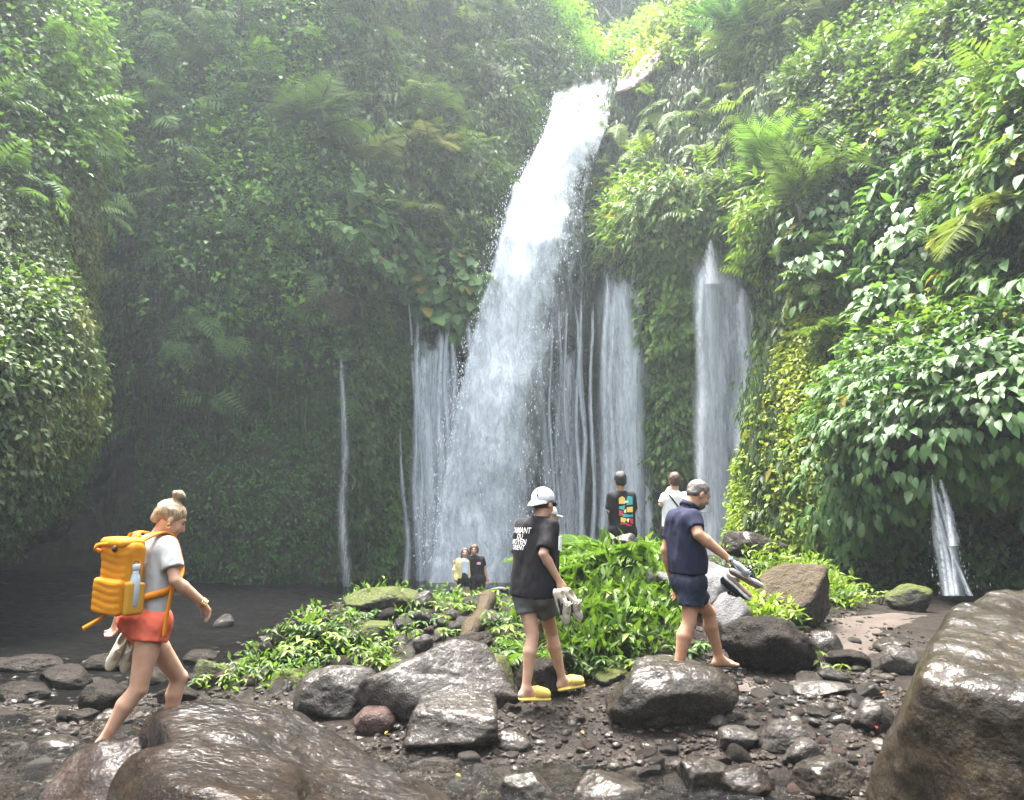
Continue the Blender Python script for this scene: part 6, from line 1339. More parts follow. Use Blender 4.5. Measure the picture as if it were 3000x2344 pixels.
# ---- hiker with the yellow backpack, striding right and away
Y0 = 5.2
def wmn():
    hd = A3(math.cos(math.radians(60)), math.sin(math.radians(60)), 0); rt = A3(hd[1], -hd[0], 0)
    hip = pw(425, 1815, Y0); chest = pw(447, 1598, Y0)
    hpR, hpL = hip+rt*0.085, hip-rt*0.085; shR, shL = chest+rt*0.155, chest-rt*0.155
    knR = pw(405, 2018, Y0-0.10); anR = pw(297, 2178, Y0-0.16); knL = pw(524, 1985, Y0+0.33); anL = pw(495, 2150, Y0+0.32)
    elR = pw(513, 1700, Y0-0.14); wrR = pw(592, 1764, Y0-0.02); elL = pw(385, 1700, Y0+0.16); wrL = pw(345, 1815, Y0+0.16)
    head = pw(500, 1524, Y0+0.02); nb = pw(462, 1576, Y0+0.0)
    allp = [hip, chest, knR, anR, knL, anL, elR, wrR, elL, wrL, head]; A = np.array(allp)
    p = Person('woman with a yellow backpack and coral shorts striding over the left boulder', (hip[0], hip[1], anR[2]-0.07), A.min(0)-0.26, A.max(0)+0.26, 0.0095, 'skin_a', True, 1.0); p.brow = 'hair_brown'
    p.head(head, A3(0.80, 0.45, -0.42), lips=True, scale=0.98); p.neck(nb, 0.05); p.torso(shR, shL, hpR, hpL, (0.078, 0.088))
    p.arm(shR, elR, wrR); p.hand(wrR, wrR-elR-UP*0.10, -UP*0.8-hd*0.5, 1, 0.55); p.arm(shL, elL, wrL); p.hand(wrL, wrL-elL, -hd, -1, 0.9)
    p.leg(hpR, knR, anR, A3(0.8, 0.6, 0), -A3(0.9, 0.4, 0), (0.092, 0.058, 0.056, 0.034)); p.leg(hpL, knL, anL, A3(0.8, 0.6, 0), -A3(0.9, 0.4, 0), (0.09, 0.057, 0.055, 0.034)); p.done()
    waist = pw(441, 1770, Y0)
    p.shirt('tee_grey', shR, shL, hpR+UP*0.05, hpL+UP*0.05, nb, [(shR, elR, 0.68, 0.066, 0.070), (shL, elL, 0.6, 0.066, 0.07)], pw(437, 1790, Y0), (0.088, 0.1), hemn=-UP-A3(0.3, 0, 0), seed=4, shr=0.055, neckr=0.07)
    p.shorts('coral', hpR, hpL, [(hpR, knR, 0.30), (hpL, knL, 0.34)], waist, r=0.115, flare=0.112, seed=6)
    p.hair('hair_blond', [('e', (0, -0.022, 0.045), (0.087, 0.104, 0.09)), ('e', (0, -0.085, 0.0), (0.05, 0.04, 0.06)), ('c', (0, -0.03, 0.12), (0, -0.03, 0.15), 0.026, 0.024), ('e', (0, -0.03, 0.17), (0.044, 0.046, 0.038)), ('e', (0.015, -0.055, 0.185), (0.02, 0.024, 0.02)), ('c', (0.0, -0.1, -0.01), (0.0, -0.115, -0.045), 0.018, 0.008)],
           [((0, 0.10, -0.045), (0.11, 0.085, 0.10)), ((0, 0.02, -0.11), (0.12, 0.09, 0.10))], 0.009, 34, 3)
    mb = MB(); R = p.hR
    e = p.L(0.088, -0.004, -0.04); mb.tube([e+R@A3(0, 0.012*math.cos(a), 0.014*math.sin(a)) for a in np.linspace(0, 6.3, 12)], 0.0028, 5); p.addmb(mb, 'earring', 'gold')
    mb = MB(); d = nrm(wrR-elR); a = nrm(np.cross(d, UP)); b = np.cross(a, d)
    for q in (0.0, 0.016, 0.03): mb.tube([wrR+d*(q-0.01)+(a*math.cos(t)+b*math.sin(t))*0.031 for t in np.linspace(0, 6.3, 18)], 0.003, 5)
    p.addmb(mb, 'bracelet', 'gold')
    return p, hd, rt, hip, chest, wrL, shR, shL
wm, w_hd, w_rt, w_hip, w_chest, w_wrL, w_shR, w_shL = wmn()

# ---- man in the white cap, black tee with lettering
def capman():
    Y = 6.6; hd = A3(math.cos(math.radians(52)), math.sin(math.radians(52)), 0); rt = A3(hd[1], -hd[0], 0)
    hip = pw(1560, 1735, Y); chest = pw(1574, 1541, Y); hpR, hpL = hip+rt*0.085, hip-rt*0.085; shR, shL = chest+rt*0.15, chest-rt*0.15
    knL = pw(1561, 1862, Y-0.02); anL = pw(1541, 2016, Y-0.05); knR = pw(1616, 1850, Y+0.24); anR = pw(1646, 1988, Y+0.36)
    elR = pw(1592, 1622, Y-0.2); wrR = pw(1636, 1700, Y-0.12); elL = pw(1520, 1640, Y+0.12); wrL = pw(1545, 1700, Y+0.3)
    head = pw(1592, 1478, Y+0.03); nb = pw(1583, 1520, Y+0.0)
    A = np.array([hip, chest, knR, anR, knL, anL, elR, wrR, elL, wrL, head])
    p = Person('man in a white backwards cap, black lettered tee and yellow slides', (hip[0], hip[1], anL[2]-0.08), A.min(0)-0.26, A.max(0)+0.26, 0.0105, 'skin_b', False, 1.0); p.brow = 'hair_brown'
    p.head(head, A3(0.66, 0.75, -0.1), scale=1.0); p.neck(nb); p.torso(shR, shL, hpR, hpL)
    p.arm(shR, elR, wrR, (0.048, 0.038, 0.041, 0.028)); p.hand(wrR, wrR-elR+A3(0.05, 0, -0.05), A3(-0.5, 0.5, 0), -1, 0.75); p.arm(shL, elL, wrL); p.hand(wrL, wrL-elL, -hd, -1, 0.6)
    hl = p.leg(hpL, knL, anL, A3(0.92, 0.38, 0), -hd, (0.082, 0.055, 0.058, 0.037)); hr = p.leg(hpR, knR, anR, A3(0.88, 0.40, 0.14), -hd, (0.082, 0.055, 0.057, 0.037)); p.done()
    sh = p.shirt('tee_black', shR, shL, hpR, hpL, nb, [(shR, elR, 0.86, 0.066, 0.072), (shL, elL, 0.8, 0.066, 0.072)], pw(1556, 1744, Y), (0.1, 0.132), hemn=-UP+A3(0.0, 0.12, 0), seed=9, shr=0.06)
    p.shorts('short_grey', hpR-UP*0.03, hpL-UP*0.03, [(hpR, knR, 0.47), (hpL, knL, 0.5)], hip+UP*0.02, r=0.104, flare=0.106, seed=12)
    # cap: crown, brim to the back, strap and the small dark emblem
    R = p.hR; L = p.L; G = Grid(head-0.22, head+0.22, 0.006)
    G.ell(L(0, -0.010, 0.05), A3(0.092, 0.112, 0.098), R, 0); G.plane(L(0, 0, 0.028), -R[:, 2]+R[:, 1]*0.10, 0.004)
    cap_o = p.add(G, 'cap', 'white_cloth')
    V = []; n = 13
    for i in range(n):
        a = math.pi*(i/(n-1)-0.5)
        for rr, dz in ((1.0, 0.0), (1.32, -0.022), (1.62, -0.055)):
            q = A3(0.088*math.sin(a)*(1 if rr == 1 else 1.02-0.1*(rr-1)), -0.01-0.108*math.cos(a)*(rr if rr == 1 else 1+(rr-1)*math.cos(a)**0.5 if math.cos(a) > 0 else 1), 0.026+dz*max(0, math.cos(a))); V.append(L(*q))
    V = np.array(V); F = []
    for i in range(n-1):
        for j in range(2): F += [(i*3+j, i*3+j+1, i*3+4+j), (i*3+j, i*3+4+j, i*3+3+j)]
    V2 = V-R[:, 2]*0.006; F = np.array(F); F2 = np.concatenate([F, F[:, ::-1]+len(V)])
    rim = []
    for i in range(n-1): a, b = i*3+2, i*3+5; rim += [(a, a+len(V), b+len(V)), (a, b+len(V), b)]
    o = obj('cap_brim', np.concatenate([V, V2]), np.concatenate([F2, np.array(rim)]), M['white_cloth']); sub_part(o, cap_o)
    mb = MB(); e = L(0.03, -0.122, 0.066); mb.box(e, (0.0045, 0.003, 0.010), R); mb.box(e+R@A3(0.004, 0, 0.009), (0.003, 0.003, 0.004), R); mb.box(e+R@A3(-0.004, 0.002, -0.006), (0.006, 0.003, 0.003), R); sub_part(p.addmb(mb, 'cap_emblem', 'black_cloth', False), cap_o)
    # sunglasses
    mb = MB()
    for sd in (-1, 1):
        mb.box(L(sd*0.034, 0.1, 0.008), (0.027, 0.004, 0.019), R); mb.tube([L(sd*0.06, 0.098, 0.014), L(sd*0.08, 0.04, 0.014), L(sd*0.082, -0.01, 0.01)], 0.0035, 5)
    mb.tube([L(-0.01, 0.104, 0.012), L(0.01, 0.104, 0.012)], 0.004, 5); p.addmb(mb, 'sunglasses', 'lens', False)
    p.hair('hair_brown', [('e', (0, -0.02, 0.02), (0.081, 0.098, 0.085))], [((0, 0.08, -0.01), (0.12, 0.075, 0.14)), ((0, 0.0, -0.11), (0.13, 0.13, 0.085))], 0.003, 50)
    # slides
    for (heel, ball, tip), toe in ((hl, A3(0.92, 0.38, 0)), (hr, A3(0.88, 0.40, 0.14))):
        toe = nrm(toe); sd = nrm(np.cross(toe, UP)); u2 = np.cross(sd, toe); Rf = np.stack([sd, toe, u2], 1); c = (heel+tip)/2-u2*0.035
        G = Grid(c-0.24, c+0.24, 0.006); 
        for t in np.linspace(0, 1, 18):
            q = lerp(heel, tip+toe*0.015, t)-u2*0.032; G.ell(q, A3(0.049, 0.03, 0.017), Rf, 0.006)
        for t in np.linspace(0.5, 0.98, 7): q = lerp(heel, tip+toe*0.015, t)+u2*(0.012+0.03*(0.95-t)); G.ell(q, A3(0.054, 0.03, 0.036+0.03*(1-t)), Rf, 0.015)
        G.ell_cut(lerp(heel, tip, 0.30)+u2*0.06, A3(0.05, 0.075, 0.062), Rf, 0.006)
        p.add(G, 'slide', 'slide')
    # lettering on the back
    tr = world_tree(sh); nd = -hd; ux = rt; uy = UP
    org = pw(1541, 1562, Y)
    def text(t, x, z, size, wide):
        cu = bpy.data.curves.new('lettering', 'FONT'); cu.body = t; cu.size = size; cu.align_x = 'LEFT'; cu.shear = 0.25; cu.offset = size*0.014; cu.resolution_u = 2
        to = bpy.data.objects.new('lettering', cu); C.objects.link(to); dg = bpy.context.evaluated_depsgraph_get(); me = bpy.data.meshes.new_from_object(to.evaluated_get(dg)); bpy.data.objects.remove(to)
        v = np.array([q.co[:2] for q in me.vertices]); fs = [list(f.vertices) for f in me.polygons]; w = v[:, 0].max()-v[:, 0].min(); v[:, 0] = (v[:, 0]-v[:, 0].min())*wide/w+x; v[:, 1] = v[:, 1]*1.25+z
        Vw = surf_print(tr, v, org, ux, uy, nd, 0.004); me2 = bpy.data.meshes.new('lettering'); me2.from_pydata([tuple(q) for q in Vw], [], fs); me2.materials.append(M['print_white']); o = link('lettering', me2); sub_part(o, sh)
    text("L'AMANT", -0.15, 0.0, 0.056, 0.25); text('DU', -0.06, -0.046, 0.048, 0.07); text('MOYEN', -0.135, -0.092, 0.05, 0.185); text('ORIENT', -0.125, -0.137, 0.047, 0.16)
    return p, wrR, elR
cm, cm_wr, cm_el = capman()

# ---- walker half hidden behind the cap wearer
def hidden():
    Y = 7.9; hip = pw(1590, 1690, Y); chest = pw(1592, 1575, Y); hd = A3(0.8, 0.6, 0); rt = A3(hd[1], -hd[0], 0); g = float(ground_z(hip[0], hip[1]))
    shR, shL = chest+rt*0.16, chest-rt*0.16; hpR, hpL = hip+rt*0.085, hip-rt*0.085; head = pw(1603, 1515, Y); nb = pw(1597, 1552, Y)
    kn = lambda h: lerp(h, A3(h[0], h[1], g+0.08), 0.5); an = lambda h: A3(h[0], h[1], g+0.09); elR = pw(1622, 1632, Y-0.12); wrR = pw(1625, 1575, Y+0.12); elL = shL-UP*0.26+hd*0.05; wrL = elL-UP*0.2+hd*0.12
    A = np.array([hip, chest, head, elR, wrR, wrL, an(hpR), an(hpL)])
    p = Person('white capped walker in striped black top, half hidden behind the cap wearer', (hip[0], hip[1], g), A.min(0)-0.26, A.max(0)+0.26, 0.012, 'skin_a', True, 0.98); p.head(head, A3(0.9, 0.4, -0.15), eyes=False, lips=False); p.neck(nb, 0.05); p.torso(shR, shL, hpR, hpL, (0.078, 0.088))
    p.arm(shR, elR, wrR); p.hand(wrR, wrR-elR, -hd, 1, 0.5); p.arm(shL, elL, wrL); p.hand(wrL, wrL-elL, -hd, -1, 0.5); p.leg(hpR, kn(hpR), an(hpR), hd, -hd); p.leg(hpL, kn(hpL), an(hpL), hd, -hd); p.done()
    sh = p.shirt('black_cloth', shR, shL, hpR, hpL, nb, [(shR, elR, 0.72, 0.062, 0.062), (shL, elL, 0.7, 0.062, 0.062)], hip-UP*0.02, (0.1, 0.11), seed=30)
    p.shorts('black_cloth', hpR, hpL, [(hpR, kn(hpR), 0.45), (hpL, kn(hpL), 0.45)], hip+UP*0.1, r=0.11)
    L, R = p.L, p.hR; G = Grid(head-0.24, head+0.24, 0.009); G.ell(L(0, -0.008, 0.048), A3(0.09, 0.11, 0.09), R, 0); G.plane(L(0, 0, 0.03), -R[:, 2], 0.004); G.ell(L(0, 0.11, 0.026), A3(0.07, 0.075, 0.010), R, 0.01); p.add(G, 'cap', 'white_cloth')
    p.hair('hair_brown', [('e', (0, -0.03, 0.0), (0.084, 0.09, 0.11)), ('c', (0, -0.09, -0.03), (0, -0.1, -0.14), 0.05, 0.03)], [((0, 0.08, -0.02), (0.12, 0.08, 0.15))])
    mb = MB(); mb.ribbon([lerp(shR, elR, t)+rt*0.068+A3(0.02, -0.012, 0.01) for t in np.linspace(-0.05, 0.68, 6)], hd, 0.03, 0.02); p.addmb(mb, 'stripe', 'white_cloth', False)
hidden()

# ---- man in the navy polo
def polo():
    Y = 6.9; a = math.radians(14); hd = A3(math.cos(a), math.sin(a), 0); rt = A3(hd[1], -hd[0], 0)
    hip = pw(2016, 1705, Y); chest = pw(2003, 1516, Y); hpR, hpL = hip+rt*0.09, hip-rt*0.09; shR, shL = chest+rt*0.17, chest-rt*0.17
    knR = pw(2019, 1822, Y-0.12); anR = pw(1985, 1958, Y-0.14); knL = pw(2076, 1795, Y+0.28); anL = pw(2106, 1925, Y+0.34)
    elR = pw(2046, 1566, Y-0.26); wrR = pw(2121, 1627, Y-0.24); elL = pw(1950, 1612, Y+0.18); wrL = pw(1972, 1705, Y+0.28)
    head = pw(2046, 1450, Y+0.0); nb = pw(2018, 1487, Y)
    A = np.array([hip, chest, knR, anR, knL, anL, elR, wrR, elL, wrL, head])
    p = Person('man in a navy polo and dark shorts looking down, carrying shoes and bottle', (hip[0], hip[1], anR[2]-0.08), A.min(0)-0.28, A.max(0)+0.28, 0.0105, 'skin_c', False, 1.04); p.brow = 'hair_grey'
    p.head(head, hd*0.9-UP*0.45, scale=1.0); p.neck(nb, 0.062); p.torso(shR, shL, hpR, hpL, (0.1, 0.11))
    p.arm(shR, elR, wrR, (0.055, 0.044, 0.049, 0.033)); p.hand(wrR, wrR-elR, A3(-0.3, 0.5, -0.6), 1, 0.6); p.arm(shL, elL, wrL); p.hand(wrL, wrL-elL-UP*0.05, -hd, -1, 0.35)
    hr = p.leg(hpR, knR, anR, A3(0.95, 0.25, -0.12), -hd, (0.088, 0.058, 0.064, 0.039)); hl = p.leg(hpL, knL, anL, hd, -hd, (0.088, 0.058, 0.062, 0.039)); p.done()
    psh = p.shirt('navy', shR, shL, hpR, hpL, nb, [(shR, elR, 0.66, 0.072, 0.068), (shL, elL, 0.66, 0.072, 0.068)], pw(2015, 1679, Y), (0.112, 0.12), hemn=-UP, seed=17, shr=0.062, name='polo_shirt', neckr=0.07, belly=(pw(2026, 1640, Y), A3(0.14, 0.14, 0.16), None))
    mb = MB(); R = hframe(nrm(A3(hd[0], hd[1], 0.0)), (0, 0, 1)); up_ = nrm(p.L(0, -0.02, -0.04)-nb)
    a_ = nrm(np.cross(up_, rt)); ring = [nb+up_*0.012+(rt*math.cos(t)*0.083+a_*math.sin(t)*0.083) for t in np.linspace(0, 6.283, 25)]; mb.ribbon(ring, up_, 0.045, 0.008); sub_part(p.addmb(mb, 'collar', 'navy'), psh)
    p.shorts('navy_dark', hpR, hpL, [(hpR, knR, 0.62), (hpL, knL, 0.6)], hip+UP*0.12, r=0.118, flare=0.108, seed=19)
    p.hair('hair_grey', [('e', (0, -0.016, 0.042), (0.082, 0.1, 0.086)), ('e', (0, -0.05, 0.0), (0.077, 0.055, 0.06))], [((0, 0.105, -0.02), (0.12, 0.085, 0.115)), ((0, -0.01, -0.115), (0.13, 0.12, 0.09)), ((0.085, 0.02, -0.03), (0.03, 0.045, 0.05)), ((-0.085, 0.02, -0.03), (0.03, 0.045, 0.05))], 0.009, 45, 5)
    G = Grid(p.L(0, 0.05, -0.08)-0.12, p.L(0, 0.05, -0.08)+0.12, 0.006); G.ell(p.L(0, 0.036, -0.068), A3(0.0605, 0.062, 0.056), p.hR, 0); G.ell_cut(p.L(0, 0.09, -0.035), A3(0.045, 0.04, 0.035), p.hR, 0.004); G.plane(p.L(0, 0, -0.03), p.hR[:, 2], 0); G.noise(0.002, 120, 3, 2); p.add(G, 'beard', 'hair_grey')
    for heel, ball, tip in (hr, hl):
        toe = nrm(tip-heel); sd = nrm(np.cross(toe, UP)); u2 = np.cross(sd, toe); Rf = np.stack([sd, toe, u2], 1); G = Grid((heel+tip)/2-0.24, (heel+tip)/2+0.24, 0.008)
        for t in np.linspace(-0.02, 1.05, 9): G.ell(lerp(heel, tip, t)-u2*0.034, A3(0.05, 0.032, 0.012), Rf, 0.008)
        p.add(G, 'sandal', 'dark_rubber')
    return p, wrR, elR
pm, pm_wr, pm_el = polo()

# ---- two men on the far side of the bank, seen from behind
def back_man(label, Y, head, nb, chest, hip, sw, el, wr, tee, shortm, hairm, skin, seed, hairp, hd=A3(0.05, 1, 0)):
    hd = nrm(hd); rt = A3(hd[1], -hd[0], 0); head, nb, chest, hip = (pw(*q, Y) for q in (head, nb, chest, hip)); g = hip[2]-0.9
    shR, shL = chest+rt*sw, chest-rt*sw; hpR, hpL = hip+rt*0.09, hip-rt*0.09; elR, elL = (pw(q[0], q[1], Y+q[2]) for q in el); wrR, wrL = (pw(q[0], q[1], Y+q[2]) for q in wr)
    an = lambda h: A3(h[0], h[1], g+0.08); kn = lambda h: lerp(h, an(h), 0.52)
    A = np.array([hip, chest, head, elR, elL, wrR, wrL, an(hpR), an(hpL)]); p = Person(label, (hip[0], hip[1], g), A.min(0)-0.28, A.max(0)+0.28, 0.014, skin); p.head(head, hd*1.0-UP*0.15+rt*(-0.25 if seed == 1 else 0), eyes=False, lips=False); p.neck(nb); p.torso(shR, shL, hpR, hpL)
    p.arm(shR, elR, wrR); p.hand(wrR, wrR-elR, -UP, 1, 0.5); p.arm(shL, elL, wrL); p.hand(wrL, wrL-elL, -UP, -1, 0.5); p.leg(hpR, kn(hpR), an(hpR), hd, -hd); p.leg(hpL, kn(hpL), an(hpL), hd, -hd); p.done()
    sh = p.shirt(tee, shR, shL, hpR, hpL, nb, [(shR, elR, 0.9, 0.064, 0.064), (shL, elL, 0.9, 0.064, 0.064)], hip-UP*0.03, (0.098, 0.112), seed=seed, shr=0.058)
    p.shorts(shortm, hpR, hpL, [(hpR, kn(hpR), 0.85), (hpL, kn(hpL), 0.85)], hip+UP*0.1, r=0.12, flare=0.11); p.hair(hairm, *hairp)
    return p, sh, chest, hd, rt, hip
bm_, bsh, bch, bhd, brt, bhip = back_man('man in an oversized black tee with a colourful back print, facing the falls', 11.3, (1817, 1411), (1818, 1440), (1820, 1452), (1823, 1556), 0.15, ((1856, 1498, 0.02), (1784, 1498, 0.0)), ((1842, 1512, 0.24), (1800, 1512, 0.24)), 'tee_black', 'black_cloth', 'hair_black', 'skin_c', 1,
    ([('e', (0, -0.018, 0.055), (0.09, 0.104, 0.092)), ('e', (0, -0.045, -0.005), (0.082, 0.066, 0.075)), ('e', (0.02, 0.02, 0.12), (0.075, 0.075, 0.04))], [((0, 0.1, -0.05), (0.12, 0.085, 0.115)), ((0, 0.05, -0.15), (0.13, 0.13, 0.09))], 0.01, 40))
tr = world_tree(bsh); cols = {'print_yellow': (0.75, 0.5, 0.1), 'print_teal': (0.05, 0.35, 0.36), 'print_red': (0.6, 0.03, 0.06), 'print_cream': (0.75, 0.68, 0.5)}
for k_, v_ in cols.items(): M[k_] = mat_simple(k_, v_, 0.7, 0.05, 20, 0.0)
pr = [('print_yellow', [[(-0.10, 0.02), (-0.01, 0.02), (-0.01, 0.10), (-0.05, 0.13), (-0.10, 0.10)], [(0.01, -0.10), (0.10, -0.10), (0.10, -0.02), (0.01, -0.03)], [(-0.08, -0.17), (0.0, -0.19), (-0.02, -0.25), (-0.08, -0.24)]]),
      ('print_teal', [[(0.01, 0.0), (0.10, 0.01), (0.10, 0.12), (0.03, 0.13), (0.01, 0.09)], [(-0.10, -0.02), (-0.01, 0.0), (-0.03, -0.07), (-0.10, -0.05)], [(-0.06, -0.12), (0.06, -0.14), (0.10, -0.12), (0.10, -0.17), (-0.05, -0.17)]]),
      ('print_red', [[(-0.10, -0.07), (-0.04, -0.09), (-0.06, -0.15), (-0.10, -0.15)], [(-0.09, -0.26), (0.0, -0.25), (0.09, -0.29), (-0.09, -0.32)], [(0.05, -0.19), (0.1, -0.19), (0.1, -0.27), (0.06, -0.26)]]),
      ('print_cream', [[(-0.02, 0.03), (0.04, 0.04), (0.03, 0.07), (-0.02, 0.06)], [(-0.03, -0.07), (0.0, -0.05), (0.0, -0.11), (-0.03, -0.11)], [(0.01, -0.19), (0.045, -0.19), (0.03, -0.25), (0.0, -0.22)]])]
for k_, polys in pr: sub_part(poly_print(bm_, tr, polys, bch-UP*0.14+brt*0.055, brt, UP, -bhd, k_, 'shirt_print', 0.006 if k_ != 'print_cream' else 0.009, 1), bsh)
wm2, wsh, wch, whd, wrt, whip = back_man('man in a white tee with a cross body strap photographing the falls', 11.7, (1977, 1412), (1976, 1440), (1977, 1454), (1978, 1556), 0.15, ((2020, 1500, 0.05), (1938, 1478, 0.0)), ((2000, 1470, 0.26), (1958, 1436, 0.20)), 'white_cloth', 'black_cloth', 'hair_brown', 'skin_a', 2,
    ([('e', (0, -0.018, 0.05), (0.09, 0.106, 0.09)), ('e', (0, -0.045, -0.005), (0.082, 0.066, 0.075)), ('e', (0, -0.01, 0.11), (0.07, 0.08, 0.045))], [((0, 0.1, -0.05), (0.12, 0.085, 0.115)), ((0, 0.05, -0.15), (0.13, 0.13, 0.09))], 0.011, 40))
tr = world_tree(wsh); n_ = 12; pts = surf_print(tr, [(-0.1+0.26*i/n_, 0.02-0.36*i/n_) for i in range(n_+1)], wch, wrt, UP, -whd, 0.006); mb = MB(); mb.ribbon(pts, nrm(np.cross(pts[-1]-pts[0], whd)), 0.022, 0.005); wm2.addmb(mb, 'strap', 'black_cloth', False)
mb = MB(); mb.box(pw(1962, 1428, 11.95), (0.04, 0.006, 0.075)); ph = mb.build('phone', M['lens'], None, False); tag(ph, 'dark phone held up by the man in the white tee', 'phone')

# ---- smiling couple in front of the pool
def couple():
    Y = 19.0; hd = A3(0, -1, 0); rt = A3(-1, 0, 0)      # they face the camera
    def one(label, head, nb, chest, hip, sw, fem, el, wr, skin):
        head, nb, chest, hip = (pw(*q, Y) for q in (head, nb, chest, hip)); z = 0.97 if fem else 1.05; g = hip[2]-0.88*z; shR, shL = chest+rt*sw, chest-rt*sw; hpR, hpL = hip+rt*0.09, hip-rt*0.09
        elR, elL = (pw(q[0], q[1], Y+q[2]) for q in el); wrR, wrL = (pw(q[0], q[1], Y+q[2]) for q in wr); an = lambda h: A3(h[0], h[1], g+0.08); kn = lambda h: lerp(h, an(h), 0.52)
        A = np.array([hip, chest, head, elR, elL, wrR, wrL, an(hpR), an(hpL)]); p = Person(label, (hip[0], hip[1], g), A.min(0)-0.28, A.max(0)+0.28, 0.016, skin, fem, z); p.brow = 'hair_brown'; p.head(head, hd+UP*0.05); p.neck(nb, 0.05); p.torso(shR, shL, hpR, hpL)
        p.arm(shR, elR, wrR); p.hand(wrR, wrR-elR, hd, 1, 0.4); p.arm(shL, elL, wrL); p.hand(wrL, wrL-elL, hd, -1, 0.4); hr = p.leg(hpR, kn(hpR), an(hpR), hd, -hd); p.leg(hpL, kn(hpL), an(hpL), hd, -hd); p.done()
        return p, head, nb, chest, hip, shR, shL, hpR, hpL, elR, elL, kn, wrR, wrL
    p, head, nb, chest, hip, shR, shL, hpR, hpL, elR, elL, kn, wrR, wrL = one('smiling man in a black tee with a small pink chest print beside the pool', (1389, 1612), (1391, 1630), (1395, 1637), (1399, 1694), 0.15, False, ((1350, 1640, 0.14), (1419, 1664, 0.0)), ((1338, 1645, 0.02), (1425, 1693, -0.02)), 'skin_c')
    sh = p.shirt('black_cloth', shR, shL, hpR, hpL, nb, [(shR, elR, 0.7, 0.058, 0.058), (shL, elL, 0.75, 0.058, 0.062)], hip-UP*0.02, (0.094, 0.1), seed=40, shr=0.055); p.shorts('black_cloth', hpR, hpL, [(hpR, kn(hpR), 0.6), (hpL, kn(hpL), 0.6)], hip+UP*0.1)
    p.hair('hair_brown', [('e', (0, -0.02, 0.05), (0.096, 0.106, 0.09)), ('c', (0.085, 0.0, 0.03), (0.08, -0.01, -0.09), 0.028, 0.02), ('c', (-0.085, 0.0, 0.03), (-0.08, -0.01, -0.06), 0.028, 0.02)], [((0, 0.1, -0.045), (0.072, 0.085, 0.115))], 0.008, 40)
    tr = world_tree(sh); M['print_pink'] = mat_simple('print_pink', (0.8, 0.3, 0.45), 0.7, 0.1, 20, 0.0); poly_print(p, tr, [[(-0.05, -0.03), (0.04, -0.035), (0.05, 0.02), (0.0, 0.035), (-0.045, 0.02)]], chest+A3(0.07, 0, -0.1), A3(1, 0, 0), UP, hd, 'print_pink', 'shirt_print', 0.006, 1)
    p, head, nb, chest, hip, shR, shL, hpR, hpL, elR, elL, kn, wrR, wrL = one('smiling long haired woman in a pale yellow cardigan beside the pool', (1363, 1620), (1361, 1636), (1360, 1643), (1360, 1697), 0.13, True, ((1334, 1672, 0.02), (1380, 1670, 0.02)), ((1338, 1704, -0.04), (1384, 1700, 0.0)), 'skin_b')
    p.shirt('pale_blue', shR, shL, hpR, hpL, nb, [], hip+UP*0.12, (0.088, 0.09), seed=42, name='top', shr=0.04); p.shorts('black_cloth', hpR, hpL, [(hpR, kn(hpR), 0.42), (hpL, kn(hpL), 0.42)], hip+UP*0.16, r=0.11, flare=0.11)
    G_ = p.shirt('cream', shR, shL, hpR, hpL, nb, [(shR, elR, 1.0, 0.066, 0.074), (shL, elL, 1.0, 0.066, 0.074), (elR, wrR, 0.95, 0.074, 0.07), (elL, wrL, 0.95, 0.074, 0.07)], hip-UP*0.05, (0.1, 0.115), seed=43, name='cardigan', shr=0.055)
    # open front of the cardigan
    gg = p.shirt_grid; sl, X = gg.all(); c = (shR+shL)/2; d = np.maximum(np.abs(X[..., 0]-c[0]-0.03)-(0.055+0.10*np.clip(c[2]-X[..., 2], 0, 1)*0.5), (X[..., 1]-(c[1]-0.015))); gg.S[sl] = np.maximum(gg.S, -d); bpy.data.objects.remove(G_); p.add(gg, 'cardigan', 'cream')
    p.hair('hair_brown', [('e', (0, -0.02, 0.04), (0.092, 0.104, 0.092)), ('c', (0.082, 0.0, 0.02), (0.085, 0.05, -0.24), 0.035, 0.03), ('c', (-0.082, 0.0, 0.02), (-0.09, 0.04, -0.22), 0.035, 0.03), ('c', (0, -0.08, 0), (0, -0.09, -0.2), 0.06, 0.05)], [((0, 0.1, -0.045), (0.066, 0.085, 0.115))], 0.008, 40, m=0.34)
couple()
# ------------------------------------------------------------------ things carried
M['pack'] = mat_cloth('yellow_pack_fabric', (0.52, 0.20, 0.008), 0.35, 0.6)
M['pack_mesh'] = mat_simple('yellow_mesh', (0.48, 0.24, 0.014), 0.7, 0.15, 140, 0.5)
M['strap'] = mat_cloth('orange_webbing', (0.62, 0.21, 0.010), 0.1, 0.6)
M['badge'] = mat_simple('brown_badge', (0.045, 0.02, 0.015), 0.4, 0.1, 20, 0.0)
M['steel_bottle'] = mat_simple('pale_blue_bottle', (0.42, 0.5, 0.56), 0.35, 0.04, 10, 0.0)
M['lid_grey'] = mat_simple('grey_lid', (0.45, 0.52, 0.56), 0.4, 0.05, 10, 0.0)
M['shoe_cream'] = mat_cloth('cream_knit', (0.48, 0.43, 0.34), 0.2)
M['sole_cream'] = mat_simple('cream_sole', (0.5, 0.46, 0.38), 0.6, 0.06, 30, 0.1)
M['lace'] = mat_cloth('cream_lace', (0.78, 0.72, 0.6), 0.1)
M['sole_white'] = mat_simple('white_sole', (0.78, 0.76, 0.72), 0.6, 0.05, 30, 0.1)
M['outsole'] = mat_simple('brown_outsole', (0.22, 0.15, 0.11), 0.6, 0.2, 40, 0.3)
